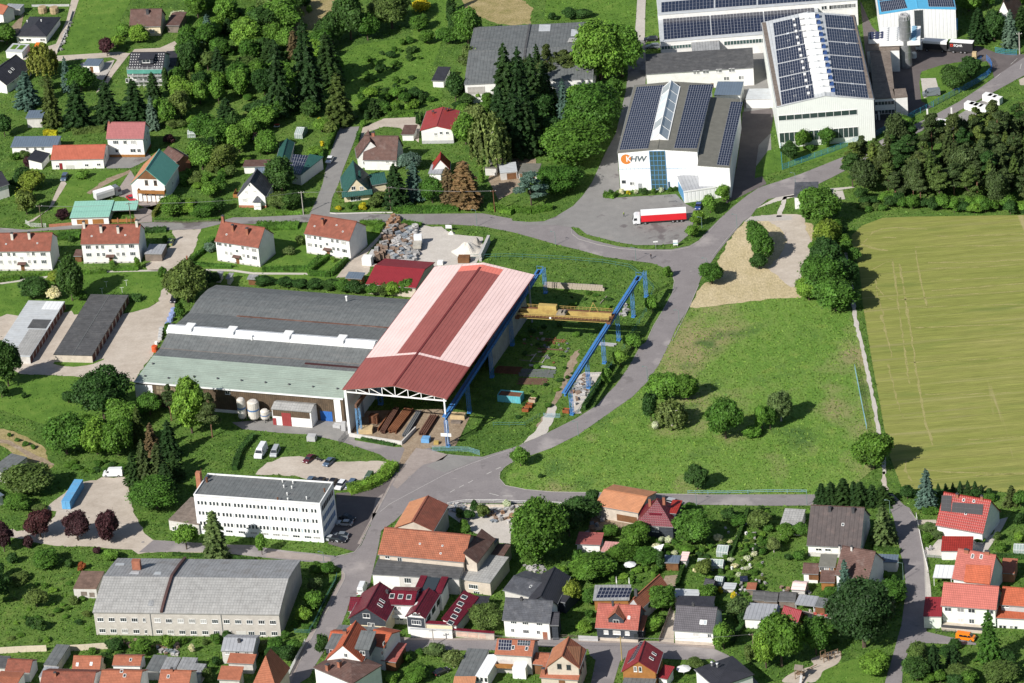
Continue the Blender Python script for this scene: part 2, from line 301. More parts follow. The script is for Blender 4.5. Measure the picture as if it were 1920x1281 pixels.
for nm,z,mt,pts,kw in[
 ('road',.065,'asphalt',Z(480,960,[(940,935),(1160,965),(1790,965)])+Z(960,960,[(0,960),(300,955),(500,975),(700,985),(1090,985),(1220,1000),(1520,1030),(1620,1075),(1780,1210),(1900,1340),(1740,1340),(1640,1190),(1500,1105),(1290,1110),(860,1090),(810,1120),(745,1340),(580,1340),(620,1150),(628,1110),(590,1090),(570,1030),(190,1010)])+Z(480,960,[(1780,1040),(1420,1040),(1060,1050),(980,1010)]),{}),
 ('road',.07,'asphalt',Z(1440,960,[(1060,-30),(1115,60),(1150,240),(1172,400),(1182,640),(1175,760),(1190,900),(1560,985),(1560,1000),(1180,985),(1080,1010),(1040,1080),(1010,1200),(1000,1340),(860,1340),(930,1100),(1000,850),(1035,600),(1020,400),(990,300),(975,200),(945,60),(925,0)])+Z(1440,640,[(870,1170),(880,1120),(940,1150),(1020,1230)]),{}),
 ('forecourt',.075,'greyasphalt',Z(960,320,[(440,425),(330,410),(100,410),(0,378),(130,387),(240,382),(330,345),(460,265),(530,190),(600,90)])+Z(960,0,[(700,1150),(780,1000),(850,700),(870,560),(860,420),(870,320),(925,295),(1000,300),(1005,560),(1000,640),(940,640),(790,1150)])+Z(960,320,[(810,140),(690,200),(700,210),(860,200),(1230,178),(1300,250),(1400,300),(1380,330),(1330,480),(1250,545),(1100,560),(930,560),(800,540),(640,500),(560,480),(500,430)]),{}),
 ('track',.08,'concrete',Z(960,0,[(1010,-80),(1000,60),(996,302),(918,305),(930,150),(944,-80)]),{}),
 ('side_street',.08,'greyasphalt',Z(480,0,[(620,960),(775,950),(745,1040),(690,1180),(650,1281)])+Z(480,320,[(620,100),(570,210),(552,318),(400,330),(450,230),(500,100),(520,0)]),{}),
 ('yard',.03,'dark',Z(1440,0,[(690,0),(780,200),(840,260),(1120,290),(1400,340),(1540,350),(1640,400),(1660,440),(1560,470),(1400,470),(1200,520),(1140,560),(1160,760),(1240,800),(1060,870),(980,900),(800,1030),(760,720),(690,0)]),{}),
 ('yard',.033,'dark',Z(1440,0,[(1560,340),(1720,400),(1960,410),(1960,470),(1700,600),(1680,520),(1640,460),(1540,470)]),{}),
 ('yard',.035,'greyasphalt',Z(960,0,[(1110,400),(1920,380),(1950,1281),(1730,1281),(1740,740),(1500,600),(1010,600),(1000,560),(1040,430)]),{}),
 ('drive',.04,'dark',Z(1360,240,[(130,-120),(370,-150),(340,40),(250,130),(230,280),(310,420),(0,570),(60,420),(100,200)]),{}),
 ('lawn',.05,'lawn',Z(1440,0,[(0,1130),(100,1110),(800,1040),(690,1060),(500,1160),(100,1281),(-100,1340),(-90,1250)]),{}),
 ('lawn',.06,'lawn',Z(1440,0,[(1150,540),(1300,490),(1480,460),(1620,490),(1670,530),(1600,620),(1400,710),(1230,800),(1150,760),(1135,620)]),{}),
 ('parking_bay',.07,'palegravel',Z(1440,0,[(1145,590),(1258,587),(1285,690),(1170,740),(1160,690)]),{}),
 ('field',.02,'field',Z(1440,320,[(625,490),(700,415),(860,355),(1100,345),(2600,325),(2600,2600)])+Z(1440,640,[(2600,1150),(1920,1145),(1500,1110),(1240,1105),(1090,1110),(1000,1090),(950,960),(910,850),(870,640),(830,420),(780,150),(755,0)])+Z(1440,320,[(740,1180),(710,1000),(700,860),(680,720),(640,600)]),{}),
 ('meadow',.02,'meadow',Z(960,640,[(110,868),(300,800),(500,700),(700,560),(900,420),(1010,310),(1100,180),(1190,0)])+Z(960,320,[(1230,1180),(1345,1025),(1600,1010),(1920,960)])+Z(1440,320,[(250,940),(620,1050)])+Z(1440,640,[(690,0),(780,420),(830,720),(800,950),(600,1120),(370,1150),(0,1150)])+Z(960,640,[(1400,1150),(990,1145),(590,1135),(300,1130),(100,1112),(0,1090),(-40,1070),(-50,1000),(20,920)]),{}),
 ('straw_patch',.03,'straw',Z(960,320,[(1745,385),(1920,378)])+Z(1440,320,[(100,385),(330,400),(330,520),(250,700),(250,860),(255,945),(100,960),(0,965)])+Z(960,320,[(1780,985),(1550,1012),(1345,1025),(1390,910),(1440,850),(1540,760),(1545,680),(1640,510)]),dict(smooth=True,jit=.25)),
 ('gravel_patch',.045,'gravel',Z(1440,320,[(-60,345),(0,336),(250,336),(290,470),(340,560),(310,620),(270,700),(250,860),(180,870),(90,810),(10,740),(30,700),(120,600),(140,520),(90,440),(30,400)]),dict(smooth=True,jit=.25)),
 ('track',.05,'palegravel',Z(1440,320,[(0,235),(120,170),(190,150),(400,140),(640,120),(650,128),(520,150),(390,165),(560,150),(580,215),(520,222),(500,180),(200,175),(190,200),(60,235),(-100,290)]),{}),
 ('track',.05,'concrete',Z(960,320,[(1790,345),(1925,335),(2100,338),(2100,372),(1740,385)]),{}),
 ('footpath',.06,'gravel',Z(1440,640,[(850,980),(878,980),(890,1060),(905,1130),(880,1170),(830,1130),(860,1070)]),dict(jit=.2)),
 ('gravel_lane',.05,'gravel',Z(0,320,[(1300,448),(1500,440),(1485,520),(1450,610),(1400,670),(1360,750),(1300,830),(1290,960),(1310,1000),(1290,1100),(1230,1180),(1200,1281)])+Z(0,640,[(1130,120),(1060,220),(1000,308),(950,295),(800,270),(560,262),(400,256),(160,245),(60,200),(-200,160),(-200,-120),(60,-200),(380,-180),(540,-230)])+Z(0,320,[(560,1080),(900,1080),(1050,1050),(1120,1030),(1190,980),(1240,810),(1235,755),(1100,745),(1100,700),(1180,650),(1250,600),(1320,520),(1290,470)]),dict(smooth=False,jit=.2)),
 ('grass_bank',.07,'lawn',Z(0,640,[(395,170),(410,155),(700,155),(780,130),(775,140),(700,175),(600,190),(470,192)]),dict(jit=.1)),
 ('lawn',.025,'lawn',Z(0,320,[(0,860),(300,800),(820,760),(1235,750),(1240,800),(1190,980),(1100,1035),(950,1065),(860,1050),(560,1090),(440,1000),(-200,1200),(-200,860)]),{}),
 ('lawn',.025,'lawn',Z(0,640,[(-200,260),(170,250),(700,270),(1000,308),(1020,430),(900,500),(700,620),(400,650),(-200,440)]),{}),
 ('lawn',.025,'lawn',Z(0,320,[(1480,520),(1500,450),(1560,420),(1700,400),(2600,400),(2860,420),(2600,760),(2400,860),(1440,860),(1400,700),(1440,620)]),{}),
 ('footpath',.05,'palegravel',Z(0,320,[(0,840),(300,795),(820,752),(1240,742),(1240,754),(820,764),(300,812),(0,855)]),{}),
 ('footpath',.05,'palegravel',Z(0,320,[(1440,738),(1740,742),(1900,765),(2300,768),(2310,782),(1900,780),(1740,758),(1440,752)]),{}),
 ('footpath',.05,'gravel',Z(480,320,[(960,410),(990,420),(940,500),(860,590),(820,640),(870,660),(850,760),(830,780),(800,790),(600,805),(690,690),(830,580),(930,480)]),{}),
 ('yard',.055,'palegravel',Z(480,320,[(1240,410),(1390,425),(1480,480),(1700,500),(1700,600),(1640,720),(1300,720),(880,700),(880,600),(1000,480),(1180,450)]),dict(jit=.15)),
 ('yard',.055,'gravel',Z(480,320,[(860,640),(1320,690),(1320,720),(850,720)]),{}),
 ('gravel_yard',.05,'gravel',Z(0,640,[(720,1040),(760,1020),(930,1020),(960,1090),(1000,1281)])+Z(0,960,[(1045,80),(1090,170),(1150,212),(1320,222),(1640,245),(1700,312),(1300,300),(1040,310),(980,285),(700,262),(380,255),(150,200),(-200,150),(-200,120),(300,150),(380,60),(430,0)])+Z(0,640,[(330,1260),(470,1150),(590,1060)]),dict(jit=.25)),
 ('dry_bank',.03,'dry',Z(0,640,[(-100,660),(60,670),(200,720),(330,800),(350,880),(400,940),(330,960),(230,960),(120,860),(0,780),(-100,760)]),dict(smooth=True,jit=.2)),
 ('footpath',.05,'dirt',Z(0,640,[(-20,740),(60,745),(180,810),(330,880),(400,930),(300,920),(170,840),(50,770),(-20,765)]),dict(smooth=True,jit=.15)),
 ('gravel_car_park',.05,'gravel',Z(480,640,[(80,910),(200,870),(330,870),(600,905),(960,900),(1000,905),(1000,930),(940,980),(860,1100),(600,1120),(300,1010),(0,1000),(20,960)]),dict(jit=.25)),
 ('service_lane',.045,'greyasphalt',Z(240,520,[(780,1090),(1080,1060),(1600,1040),(1700,1060),(1700,1281)])+Z(480,640,[(690,735),(640,755),(400,700),(200,690),(100,680),(-100,660)]),{}),
 ('hall_yard',.062,'dirt',Z(620,640,[(0,0)])[:0]+[(620+x/5.336,640+y/5.336) for x,y in[(180,930),(270,700),(1120,680),(1390,760),(1250,1050),(1040,1060),(930,1080),(760,1281),(660,1281),(740,1080),(700,1040)]],{}),
 ('parking_area',.066,'dark',Z(480,640,[(600,1140),(760,1130),(900,1090),(1060,930),(1090,925),(1000,1090),(900,1290)])+Z(480,960,[(780,250),(740,300),(540,240),(600,0)]),{}),
 ('pavement',.09,'pave',Z(480,640,[(1050,985),(1072,985),(1005,1095),(935,1230),(905,1290),(875,1290),(900,1180),(960,1140)])+Z(480,960,[(870,60),(780,245),(760,240)]),{}),
 ('pavement',.09,'pave',Z(480,960,[(640,430),(668,470),(662,510),(620,590),(560,700),(480,830),(400,980),(330,1120),(240,1340),(200,1340),(310,1090),(370,970),(450,830),(530,700),(600,560),(640,500)]),{}),
 ('pavement',.09,'pave',Z(480,960,[(980,930),(1160,945),(1790,950)])+Z(960,960,[(0,945),(500,955),(700,965),(1090,970),(1220,985),(1520,1010),(1520,1030),(1220,1000),(1090,985),(700,985),(500,975),(300,955)])+Z(480,960,[(1790,965),(1160,965),(980,950)]),{}),
 ('brown_field',.02,'dry',Z(480,0,[(280,-80),(660,-80),(640,60),(560,150),(470,180),(430,220),(300,250),(230,260),(210,230),(300,90)]),dict(smooth=True,jit=.3)),
 ('brown_field',.02,'dry',Z(860,0,[(0,-80),(420,-80),(480,0),(560,60),(540,150),(540,180),(380,190),(260,170),(130,120),(60,100)]),dict(jit=.3)),
 ('rough_pasture',.022,'lawn',Z(480,0,[(1160,-60),(1500,-60),(1440,150),(1400,300),(1300,560),(1400,700),(1380,800),(1000,760),(860,740),(760,760),(640,900),(520,600),(620,440),(760,340),(1180,270)]),{}),
 ('pasture',.023,'lawn',Z(960,0,[(260,-80),(940,-80),(930,150),(905,300),(680,300),(600,150),(240,160)]),{}),
 ('lawn',.024,'lawn',Z(0,0,[(600,-60),(1020,-60),(900,150),(900,240),(760,400),(430,420),(500,250),(560,150)]),{}),
 ('footpath',.05,'gravel',Z(0,0,[(550,-60),(610,-60),(560,100),(500,260),(440,370),(420,420),(900,390),(960,400),(1370,400),(1370,380),(1310,310),(1200,360),(1010,370),(960,420),(850,560),(800,640),(720,700),(760,620),(880,450),(830,430),(440,460),(300,450),(160,450),(260,380),(420,330),(500,150)]),{}),
 ('yard',.05,'concrete',Z(0,0,[(560,520),(620,470),(780,470),(860,450),(790,610),(640,560)]),{}),
 ('bare_patch',.05,'dirt',Z(0,0,[(60,230),(180,100),(150,260),(100,250)]),{}),
 ('lawn',.024,'lawn',Z(0,320,[(440,0),(470,120),(380,260),(420,320),(520,300),(700,230),(860,160),(960,30),(980,0)]),{}),
 ('footpath',.05,'gravel',Z(0,320,[(470,60),(500,100),(400,260),(250,380),(180,400),(360,300),(420,160)]),{}),
 ('bare_patch',.04,'dirt',Z(0,320,[(640,170),(800,60),(960,0),(970,20),(800,100),(680,180)]),dict(jit=.3)),
 ('yard',.05,'greyasphalt',Z(0,0,[(800,1170),(1110,1150),(1140,1180),(1050,1230),(980,1262),(800,1265),(790,1230)]),{}),
 ('yard',.05,'pave',Z(0,320,[(980,0),(900,120),(850,190),(930,200),(1020,250),(1140,300),(1140,385),(1020,395),(1000,300),(1240,240),(1240,200),(1100,190)]),{}),
 ('yard',.05,'gravel',Z(480,0,[(800,960),(960,890),(1200,880),(1230,950),(1220,1070),(1080,960),(960,950),(820,1000),(770,1080)]),{}),
 ('yard',.05,'dirt',Z(900,300,[(120,-10),(420,-10),(420,100),(260,240),(140,300),(60,150)]),{}),
 ('garden_court',.055,'palegravel',Z(840,900,[(0,190),(130,180),(860,190),(860,260),(560,270),(470,400),(470,480),(330,470),(320,430),(200,400),(100,330),(0,260)]),{}),
 ('garden_yard',.055,'dirt',Z(840,900,[(1040,420),(1100,200),(1300,250),(1400,320),(1300,370),(1120,380)]),{}),
 ('playground_sand',.05,'gravel',Z(1440,960,[(330,1100),(520,1040),(550,1080),(520,1140),(420,1190),(400,1220),(390,1240),(330,1281),(120,1281),(130,1240),(220,1190),(340,1150)]),dict(smooth=True)),
 ('lawn',.03,'lawn',Z(1440,960,[(390,1200),(560,1130),(700,1090),(880,1100),(860,1340),(340,1340)]),{}),
 ('gravel_court',.05,'pave',Z(1440,960,[(200,730),(360,760),(500,730),(500,800),(300,830),(210,830)]),{}),
 ('driveway',.05,'gravel',Z(1440,960,[(1110,60),(1260,60),(1270,90),(1140,140)]),{}),
 ('driveway',.05,'palegravel',Z(1440,960,[(1160,290),(1230,260),(1300,180),(1380,160),(1600,190),(1690,170),(1720,60),(1800,40),(1760,120),(1720,180),(1640,300),(1300,330),(1180,320)]),{}),
 ('pavement',.09,'palegravel',Z(1440,960,[(1150,240),(1190,340),(1220,560),(1225,640),(1180,650),(1172,400)]),{}),
 ('vegetable_bed',.05,'dirt',Z(960,960,[(1150,480),(1280,470),(1230,560),(1150,580),(1120,540)]),{}),
 ('driveway',.05,'gravel',Z(960,960,[(1190,740),(1220,740),(1215,985),(1100,985),(1140,880)]),{}),
 ('lot',.03,'gravel',Z(1440,0,[(1880,600),(1960,560),(1960,640),(1890,640)]),{}),
 ('lot',.03,'greyasphalt',Z(1440,0,[(1640,730),(1700,720),(1560,900),(1440,960),(1290,990),(1250,930),(1400,880)]),{}),
 ('crane_track_bed',.035,'dirt',Z(880,480,[(700,930),(760,760),(820,700),(790,860),(720,980),(640,1140),(560,1281),(500,1281),(590,1150)]),dict(jit=.25)),
 ('rubble_bed',.04,'palegravel',Z(880,480,[(870,870),(980,870),(980,890),(890,1040),(820,1180),(760,1190),(770,1020),(820,900)]),dict(jit=.3)),
 ('track',.05,'palegravel',Z(960,640,[(270,500),(330,480),(320,560),(260,690),(60,780),(130,720),(230,600)]),dict(jit=.2)),
]:
 sheet(nm,pts,z,G[mt],**kw)
def ribbon(name,pts,w,z,m,jit=.12):
 c=[P(p) for p in pts];L_,R_=[],[]
 for i,p in enumerate(c):
  d=(c[min(i+1,len(c)-1)]-c[max(i-1,0)]).normalized();n=Vector((-d.y,d.x,0))*w/2;L_.append(p+n);R_.append(p-n)
 return sheet(name,L_+R_[::-1],z,m,jit=jit,px=False)
R(0,0,1)
ribbon('footpath',Z(1440,320,[(562,500),(570,560),(590,690),(615,820),(640,960),(650,1080),(675,1200)])+Z(1440,640,[(700,20),(735,170),(770,340),(800,500),(825,660),(850,790),(868,900),(872,1000)]),1.05,.06,G['palegravel'])
ribbon('footpath',Z(1440,320,[(80,350),(130,200),(240,185),(400,150)]),1.5,.05,G['palegravel'])
for pts,mt in((Z(0,320,[(-200,440),(200,447),(520,414),(1020,400),(1650,384),(1920,354)])+Z(480,320,[(400,332),(570,320),(1040,332),(1260,333),(1275,395),(1100,396),(760,386),(380,386),(0,400)])+Z(0,320,[(1650,400),(1300,446),(600,435),(-200,488)]),'greyasphalt'),
 (Z(480,640,[(1110,925),(1200,800),(1290,815),(1440,850),(1400,890),(1250,930),(1160,1010),(1060,1110),(1020,1080)]),'pave'),(Z(480,640,[(1280,940),(1440,850),(1560,862),(1690,880),(1500,955),(1420,985)]),'greyasphalt'),(Z(480,960,[(90,290),(440,320),(560,345),(560,375),(320,360),(80,340)]),'pave')):
 sheet('road',pts,.085,G[mt],jit=.08)
hay=ground('dried_swath',[(.3,(.26,.255,.08)),(.7,(.36,.32,.14))],.1,.6,2,.1)
R(1440,320)
for pts,w_ in(([(700,555),(820,590),(900,600)],.8),([(720,540),(790,460),(860,435),(960,428),(1200,440)],.5),([(860,500),(960,505)],.7),([(1180,475),(1300,492),(1500,490),(1925,478)],.45),([(1100,575),(1500,565),(1925,560)],.3),([(1200,690),(1500,690),(1925,668)],.5),([(1180,735),(1600,725),(1925,700)],.3),([(1220,830),(1600,810),(1925,800)],.25),([(1230,900),(1700,865),(1925,845)],.5),([(820,880),(880,950),(960,975),(1300,940),(1925,905)],.3),([(1050,1030),(1500,1010),(1925,1003)],.35),([(1100,1180),(1500,1165),(1925,1150)],.4),
 ([(930,660),(960,860),(990,1100),(1015,1281),(1060,1600)],.45),([(985,700),(1020,900),(1060,1150),(1110,1480),(1180,1900),(1240,2060)],.5),([(1105,600),(1140,800),(1190,1020)],.4),([(850,1080),(880,1200),(930,1400)],.4),([(900,1450),(960,1700),(1010,1850)],.4),([(800,780),(820,940),(870,1090)],.25),([(790,740),(880,690),(930,680)],.3),([(1180,1680),(1500,1676),(1925,1660)],.3),([(1500,2020),(1700,2010),(1925,1995)],.35),([(1160,2240),(1300,2260),(1925,2280)],.4),([(1560,2290),(1925,2268)],.3),([(1060,1440),(1350,1425),(1925,1400)],.25),([(1080,2330),(1030,2250),(1040,2180)],.4)):
 ribbon('mowing_line',pts,w_,.035,hay,jit=.16)
R(480,640)
line=plain('line_paint',(.62,.6,.56),var=.3)
def stripe(a,b,w=.13,z=.09):
 A,B=P(a),P(b);d=(B-A).normalized();n=Vector((-d.y,d.x,0))*w/2
 sheet('lane_marking',[A-n,B-n,B+n,A+n],z,line,px=False)
for a,b in[((1800,962),(1838,946)),((1730,998),(1768,980)),((1590,1065),(1628,1045)),((1525,1098),(1558,1080)),((1455,1135),(1490,1115)),((1340,1200),(1365,1185)),((1750,1142),(1820,1160)),((1850,1162),(1925,1163))]:stripe(a,b,.2)
for l in[[(930,1281),(1000,1225),(1100,1170),(1250,1090),(1400,1010),(1500,965),(1600,925),(1750,870),(1925,810)]]:
 for a,b in zip(l,l[1:]):stripe(a,b,.1)
R(1440,0)
stripe((1820,485),(1870,440));stripe((1705,587),(1745,553));stripe((1890,520),(1900,480),.15)
R(960,320)
kerb=plain('kerb_stone',(.40,.38,.35),var=.2)
def kerbline(pts,w=.15,h=.12,label=None,z0=0.0):
 pts=[P(p) for p in pts];m=MB()
 for a,b in zip(pts,pts[1:]):
  d=(b-a).normalized();n=Vector((-d.y,d.x,0))*w/2
  m.quad([a-n+Vector((0,0,h)),b-n+Vector((0,0,h)),b+n+Vector((0,0,h)),a+n+Vector((0,0,h))])
  for s in(-1,1):m.quad([a+n*s,b+n*s,b+n*s+Vector((0,0,h)),a+n*s+Vector((0,0,h))])
 o=m.build('kerb',kerb);tag(o,kind='structure');return o
kerbline([(445,440),(450,475),(500,515),(640,555),(800,585),(1000,602),(1200,603),(1330,575),(1400,535),(1480,455),(1570,360)],z0=0)
kerbline([(1500,650),(1540,600),(1620,500),(1700,410)]);kerbline([(1200,1281),(1340,1000),(1400,860)])
kerbline([(1010,1281),(1062,1165),(1135,1045),(1205,915),(1218,830),(1205,775)])
R(480,640)
kerbline([(1925,908),(1870,940),(1830,985),(1825,1030),(1870,1082),(1925,1095)]);kerbline([(1005,1095),(935,1230),(900,1290)])
R(480,960);kerbline([(870,62),(785,247),(740,302),(600,335)]);kerbline([(640,428),(668,470),(662,510),(620,590),(560,700),(480,830),(400,980),(330,1120)])
R(960,640);kerbline([(0,1092),(100,1113),(300,1131),(590,1136),(1400,1151)])
R(1440,960);kerbline([(1062,0),(1117,60),(1152,240),(1175,400),(1185,640)])
# ---------------------------------------------------------------- materials of buildings
W={
 'white':plain('white_plaster',(.78,.77,.74),var=.08,dirt=((.55,.53,.5),.35),bump=.02),
 'cream':plain('cream_plaster',(.70,.60,.42),var=.1),'sand':plain('sand_plaster',(.55,.48,.40),var=.14,dirt=((.36,.31,.26),.5)),
 'pale':plain('pale_plaster',(.58,.56,.53),var=.16,dirt=((.3,.28,.26),.5)),
 'mint':plain('mint_plaster',(.70,.76,.66),var=.06),'grey':plain('grey_plaster',(.45,.45,.45),var=.14),
 'slate':plain('slate_cladding',(.055,.065,.08),var=.25,pat=('tile',.5,.25)),'wood':plain('brown_boards',(.21,.10,.045),var=.3,pat=('seam',.3,.4)),
 'orangewood':plain('orange_boards',(.38,.17,.05),var=.25,pat=('seam',.3,.4)),'brown':plain('stained_asbestos',(.12,.085,.055),var=.3,pat=('seam',.6,.35),dirt=((.05,.04,.03),.6)),
 'brick':plain('brick_wall',(.40,.17,.10),var=.25),'concrete':plain('grey_concrete',(.42,.40,.37),var=.2,dirt=((.2,.19,.17),.6)),
 'clad':plain('white_cladding',(.80,.81,.80),var=.05,rough=.5,pat=('seam',1.2,.03)),'cladgreen':plain('pale_green_cladding',(.74,.77,.73),var=.04,rough=.5,pat=('seam',.6,.05)),
 'graywood':plain('weathered_boards',(.23,.19,.16),var=.3,pat=('seam',.3,.4)),
}
T={
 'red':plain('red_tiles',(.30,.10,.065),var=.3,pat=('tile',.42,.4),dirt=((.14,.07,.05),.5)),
 'orange':plain('orange_tiles',(.42,.15,.085),var=.22,pat=('tile',.45,.4),dirt=((.24,.1,.06),.35)),
 'bright':plain('bright_orange_tiles',(.50,.125,.06),var=.2,pat=('tile',.5,.4)),
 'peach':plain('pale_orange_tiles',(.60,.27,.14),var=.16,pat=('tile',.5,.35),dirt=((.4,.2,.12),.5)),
 'crimson':plain('glazed_crimson_tiles',(.17,.016,.03),var=.3,rough=.35,pat=('tile',.6,.45)),
 'scarlet':plain('scarlet_tiles',(.36,.04,.03),var=.2,rough=.45,pat=('tile',.7,.5)),
 'brown':plain('brown_tiles',(.15,.085,.07),var=.3,pat=('tile',.45,.4),dirt=((.27,.22,.2),.4)),
 'anthracite':plain('anthracite_tiles',(.045,.045,.055),var=.25,rough=.55,pat=('tile',.5,.35)),
 'slate':plain('slate_roof',(.09,.095,.11),var=.35,pat=('tile',.5,.3),dirt=((.2,.2,.21),.5)),
 'green':plain('green_metal_roof',(.13,.36,.29),var=.1,rough=.45,pat=('seam',.8,.22)),
 'darkgreen':plain('dark_green_roof',(.03,.10,.085),var=.2,rough=.5,pat=('seam',.6,.3)),
 'mauve':plain('mauve_tiles',(.36,.13,.13),var=.12,pat=('tile',.6,.2)),
 'felt':plain('grey_roofing_felt',(.15,.16,.16),var=.28,pat=('seam',1.1,.14),dirt=((.19,.185,.18),.45,(.25,1,1))),
 'darkfelt':plain('dark_roofing_felt',(.095,.095,.097),var=.3,pat=('row',1.1,.2),dirt=((.16,.155,.15),.5)),
 'asbestos':plain('asbestos_sheets',(.38,.375,.36),var=.22,pat=('tile',1.0,.18),dirt=((.27,.26,.245),.5,(2,.3,1))),
 'corr':plain('grey_corrugated_roof',(.30,.305,.31),var=.25,pat=('seam',.9,.25),dirt=((.17,.15,.13),.6,(.4,.4,1))),
 'palegreen':plain('pale_green_sheet_roof',(.36,.43,.36),var=.14,rough=.5,scale=.2,pat=('row',1.0,.14),dirt=((.27,.30,.25),.8,(.3,2,1))),
 'grey':plain('grey_sheet_roof',(.33,.34,.36),var=.14,rough=.5,pat=('seam',1.0,.2)),
 'light':plain('light_grey_roof',(.52,.54,.55),var=.12,rough=.5,pat=('row',1.2,.12),dirt=((.38,.36,.33),.4)),
 'white':plain('white_roof',(.75,.76,.77),var=.06,rough=.5,pat=('seam',1.2,.1)),
 'pink':plain('faded_pink_sheet_roof',(.84,.62,.58),var=.07,rough=.5,scale=.15,pat=('row',1.1,.16),dirt=((.68,.47,.43),.6,(.25,2,1))),
 'brickred':plain('brick_red_sheet_roof',(.33,.10,.085),var=.1,rough=.5,scale=.15,pat=('row',1.1,.2),dirt=((.25,.06,.05),.6,(.25,2,1))),
 'wine':plain('wine_red_sheet_roof',(.25,.028,.035),var=.12,rough=.45,pat=('seam',.5,.15)),
 'khaki':plain('khaki_roof_felt',(.17,.165,.14),var=.18,dirt=((.12,.12,.1),.5)),'gravel':plain('gravelled_flat_roof',(.22,.18,.15),var=.35,scale=.9,dirt=((.12,.09,.07),.6)),
 'blue':plain('sky_blue_sheet_roof',(.10,.42,.66),var=.06,rough=.45,pat=('seam',.6,.15)),
 'navy':plain('blue_grey_sheet_roof',(.13,.17,.22),var=.1,rough=.45,pat=('seam',.8,.2)),
}
glass=glassy('window_glass',(.035,.045,.05));glass2=glassy('green_window_glass',(.05,.085,.08),.18);frost=glassy('translucent_skylight',(.55,.6,.63),.3)
curtain=glassy('curtained_glass',(.30,.30,.29),.3)
trim=plain('white_trim',(.78,.78,.76),var=.05,rough=.5);dtrim=plain('dark_trim',(.07,.07,.075),var=.1,rough=.5)
gutterm=plain('zinc_gutter',(.35,.36,.36),var=.15,rough=.4,metal=.3)
pvm=plain('solar_cells',(.018,.022,.045),var=.25,rough=.18,spec=.7);pvf=plain('solar_frame_metal',(.50,.51,.54),var=.1,rough=.4,metal=.3)
chimb=plain('chimney_brick',(.33,.13,.08),var=.3);chimw=plain('chimney_render',(.62,.58,.52),var=.2)
blinds=plain('roller_shutter',(.66,.65,.62),var=.06,pat=('row',.2,.2))
MC={}
def winmesh(w,h,bars=1,t=.07):
 k=('f',round(w,2),round(h,2),bars)
 if k not in MC:
  m=MB();b=.09
  m.box(-w/2,-t,-h/2,w/2,.03,-h/2+b).box(-w/2,-t,h/2-b,w/2,.03,h/2).box(-w/2,-t,-h/2,-w/2+b,.03,h/2).box(w/2-b,-t,-h/2,w/2,.03,h/2)
  for i in range(bars):x=-w/2+w*(i+1)/(bars+1);m.box(x-.035,-t+.01,-h/2,x+.035,.02,h/2)
  m.box(-w/2-.06,-t-.08,-h/2-.07,w/2+.06,.02,-h/2)
  p=MB();p.box(-w/2+b*.5,-.03,-h/2+b*.5,w/2-b*.5,-.01,h/2-b*.5)
  MC[k]=(m.mesh('window'),p.mesh('pane'))
 return MC[k]
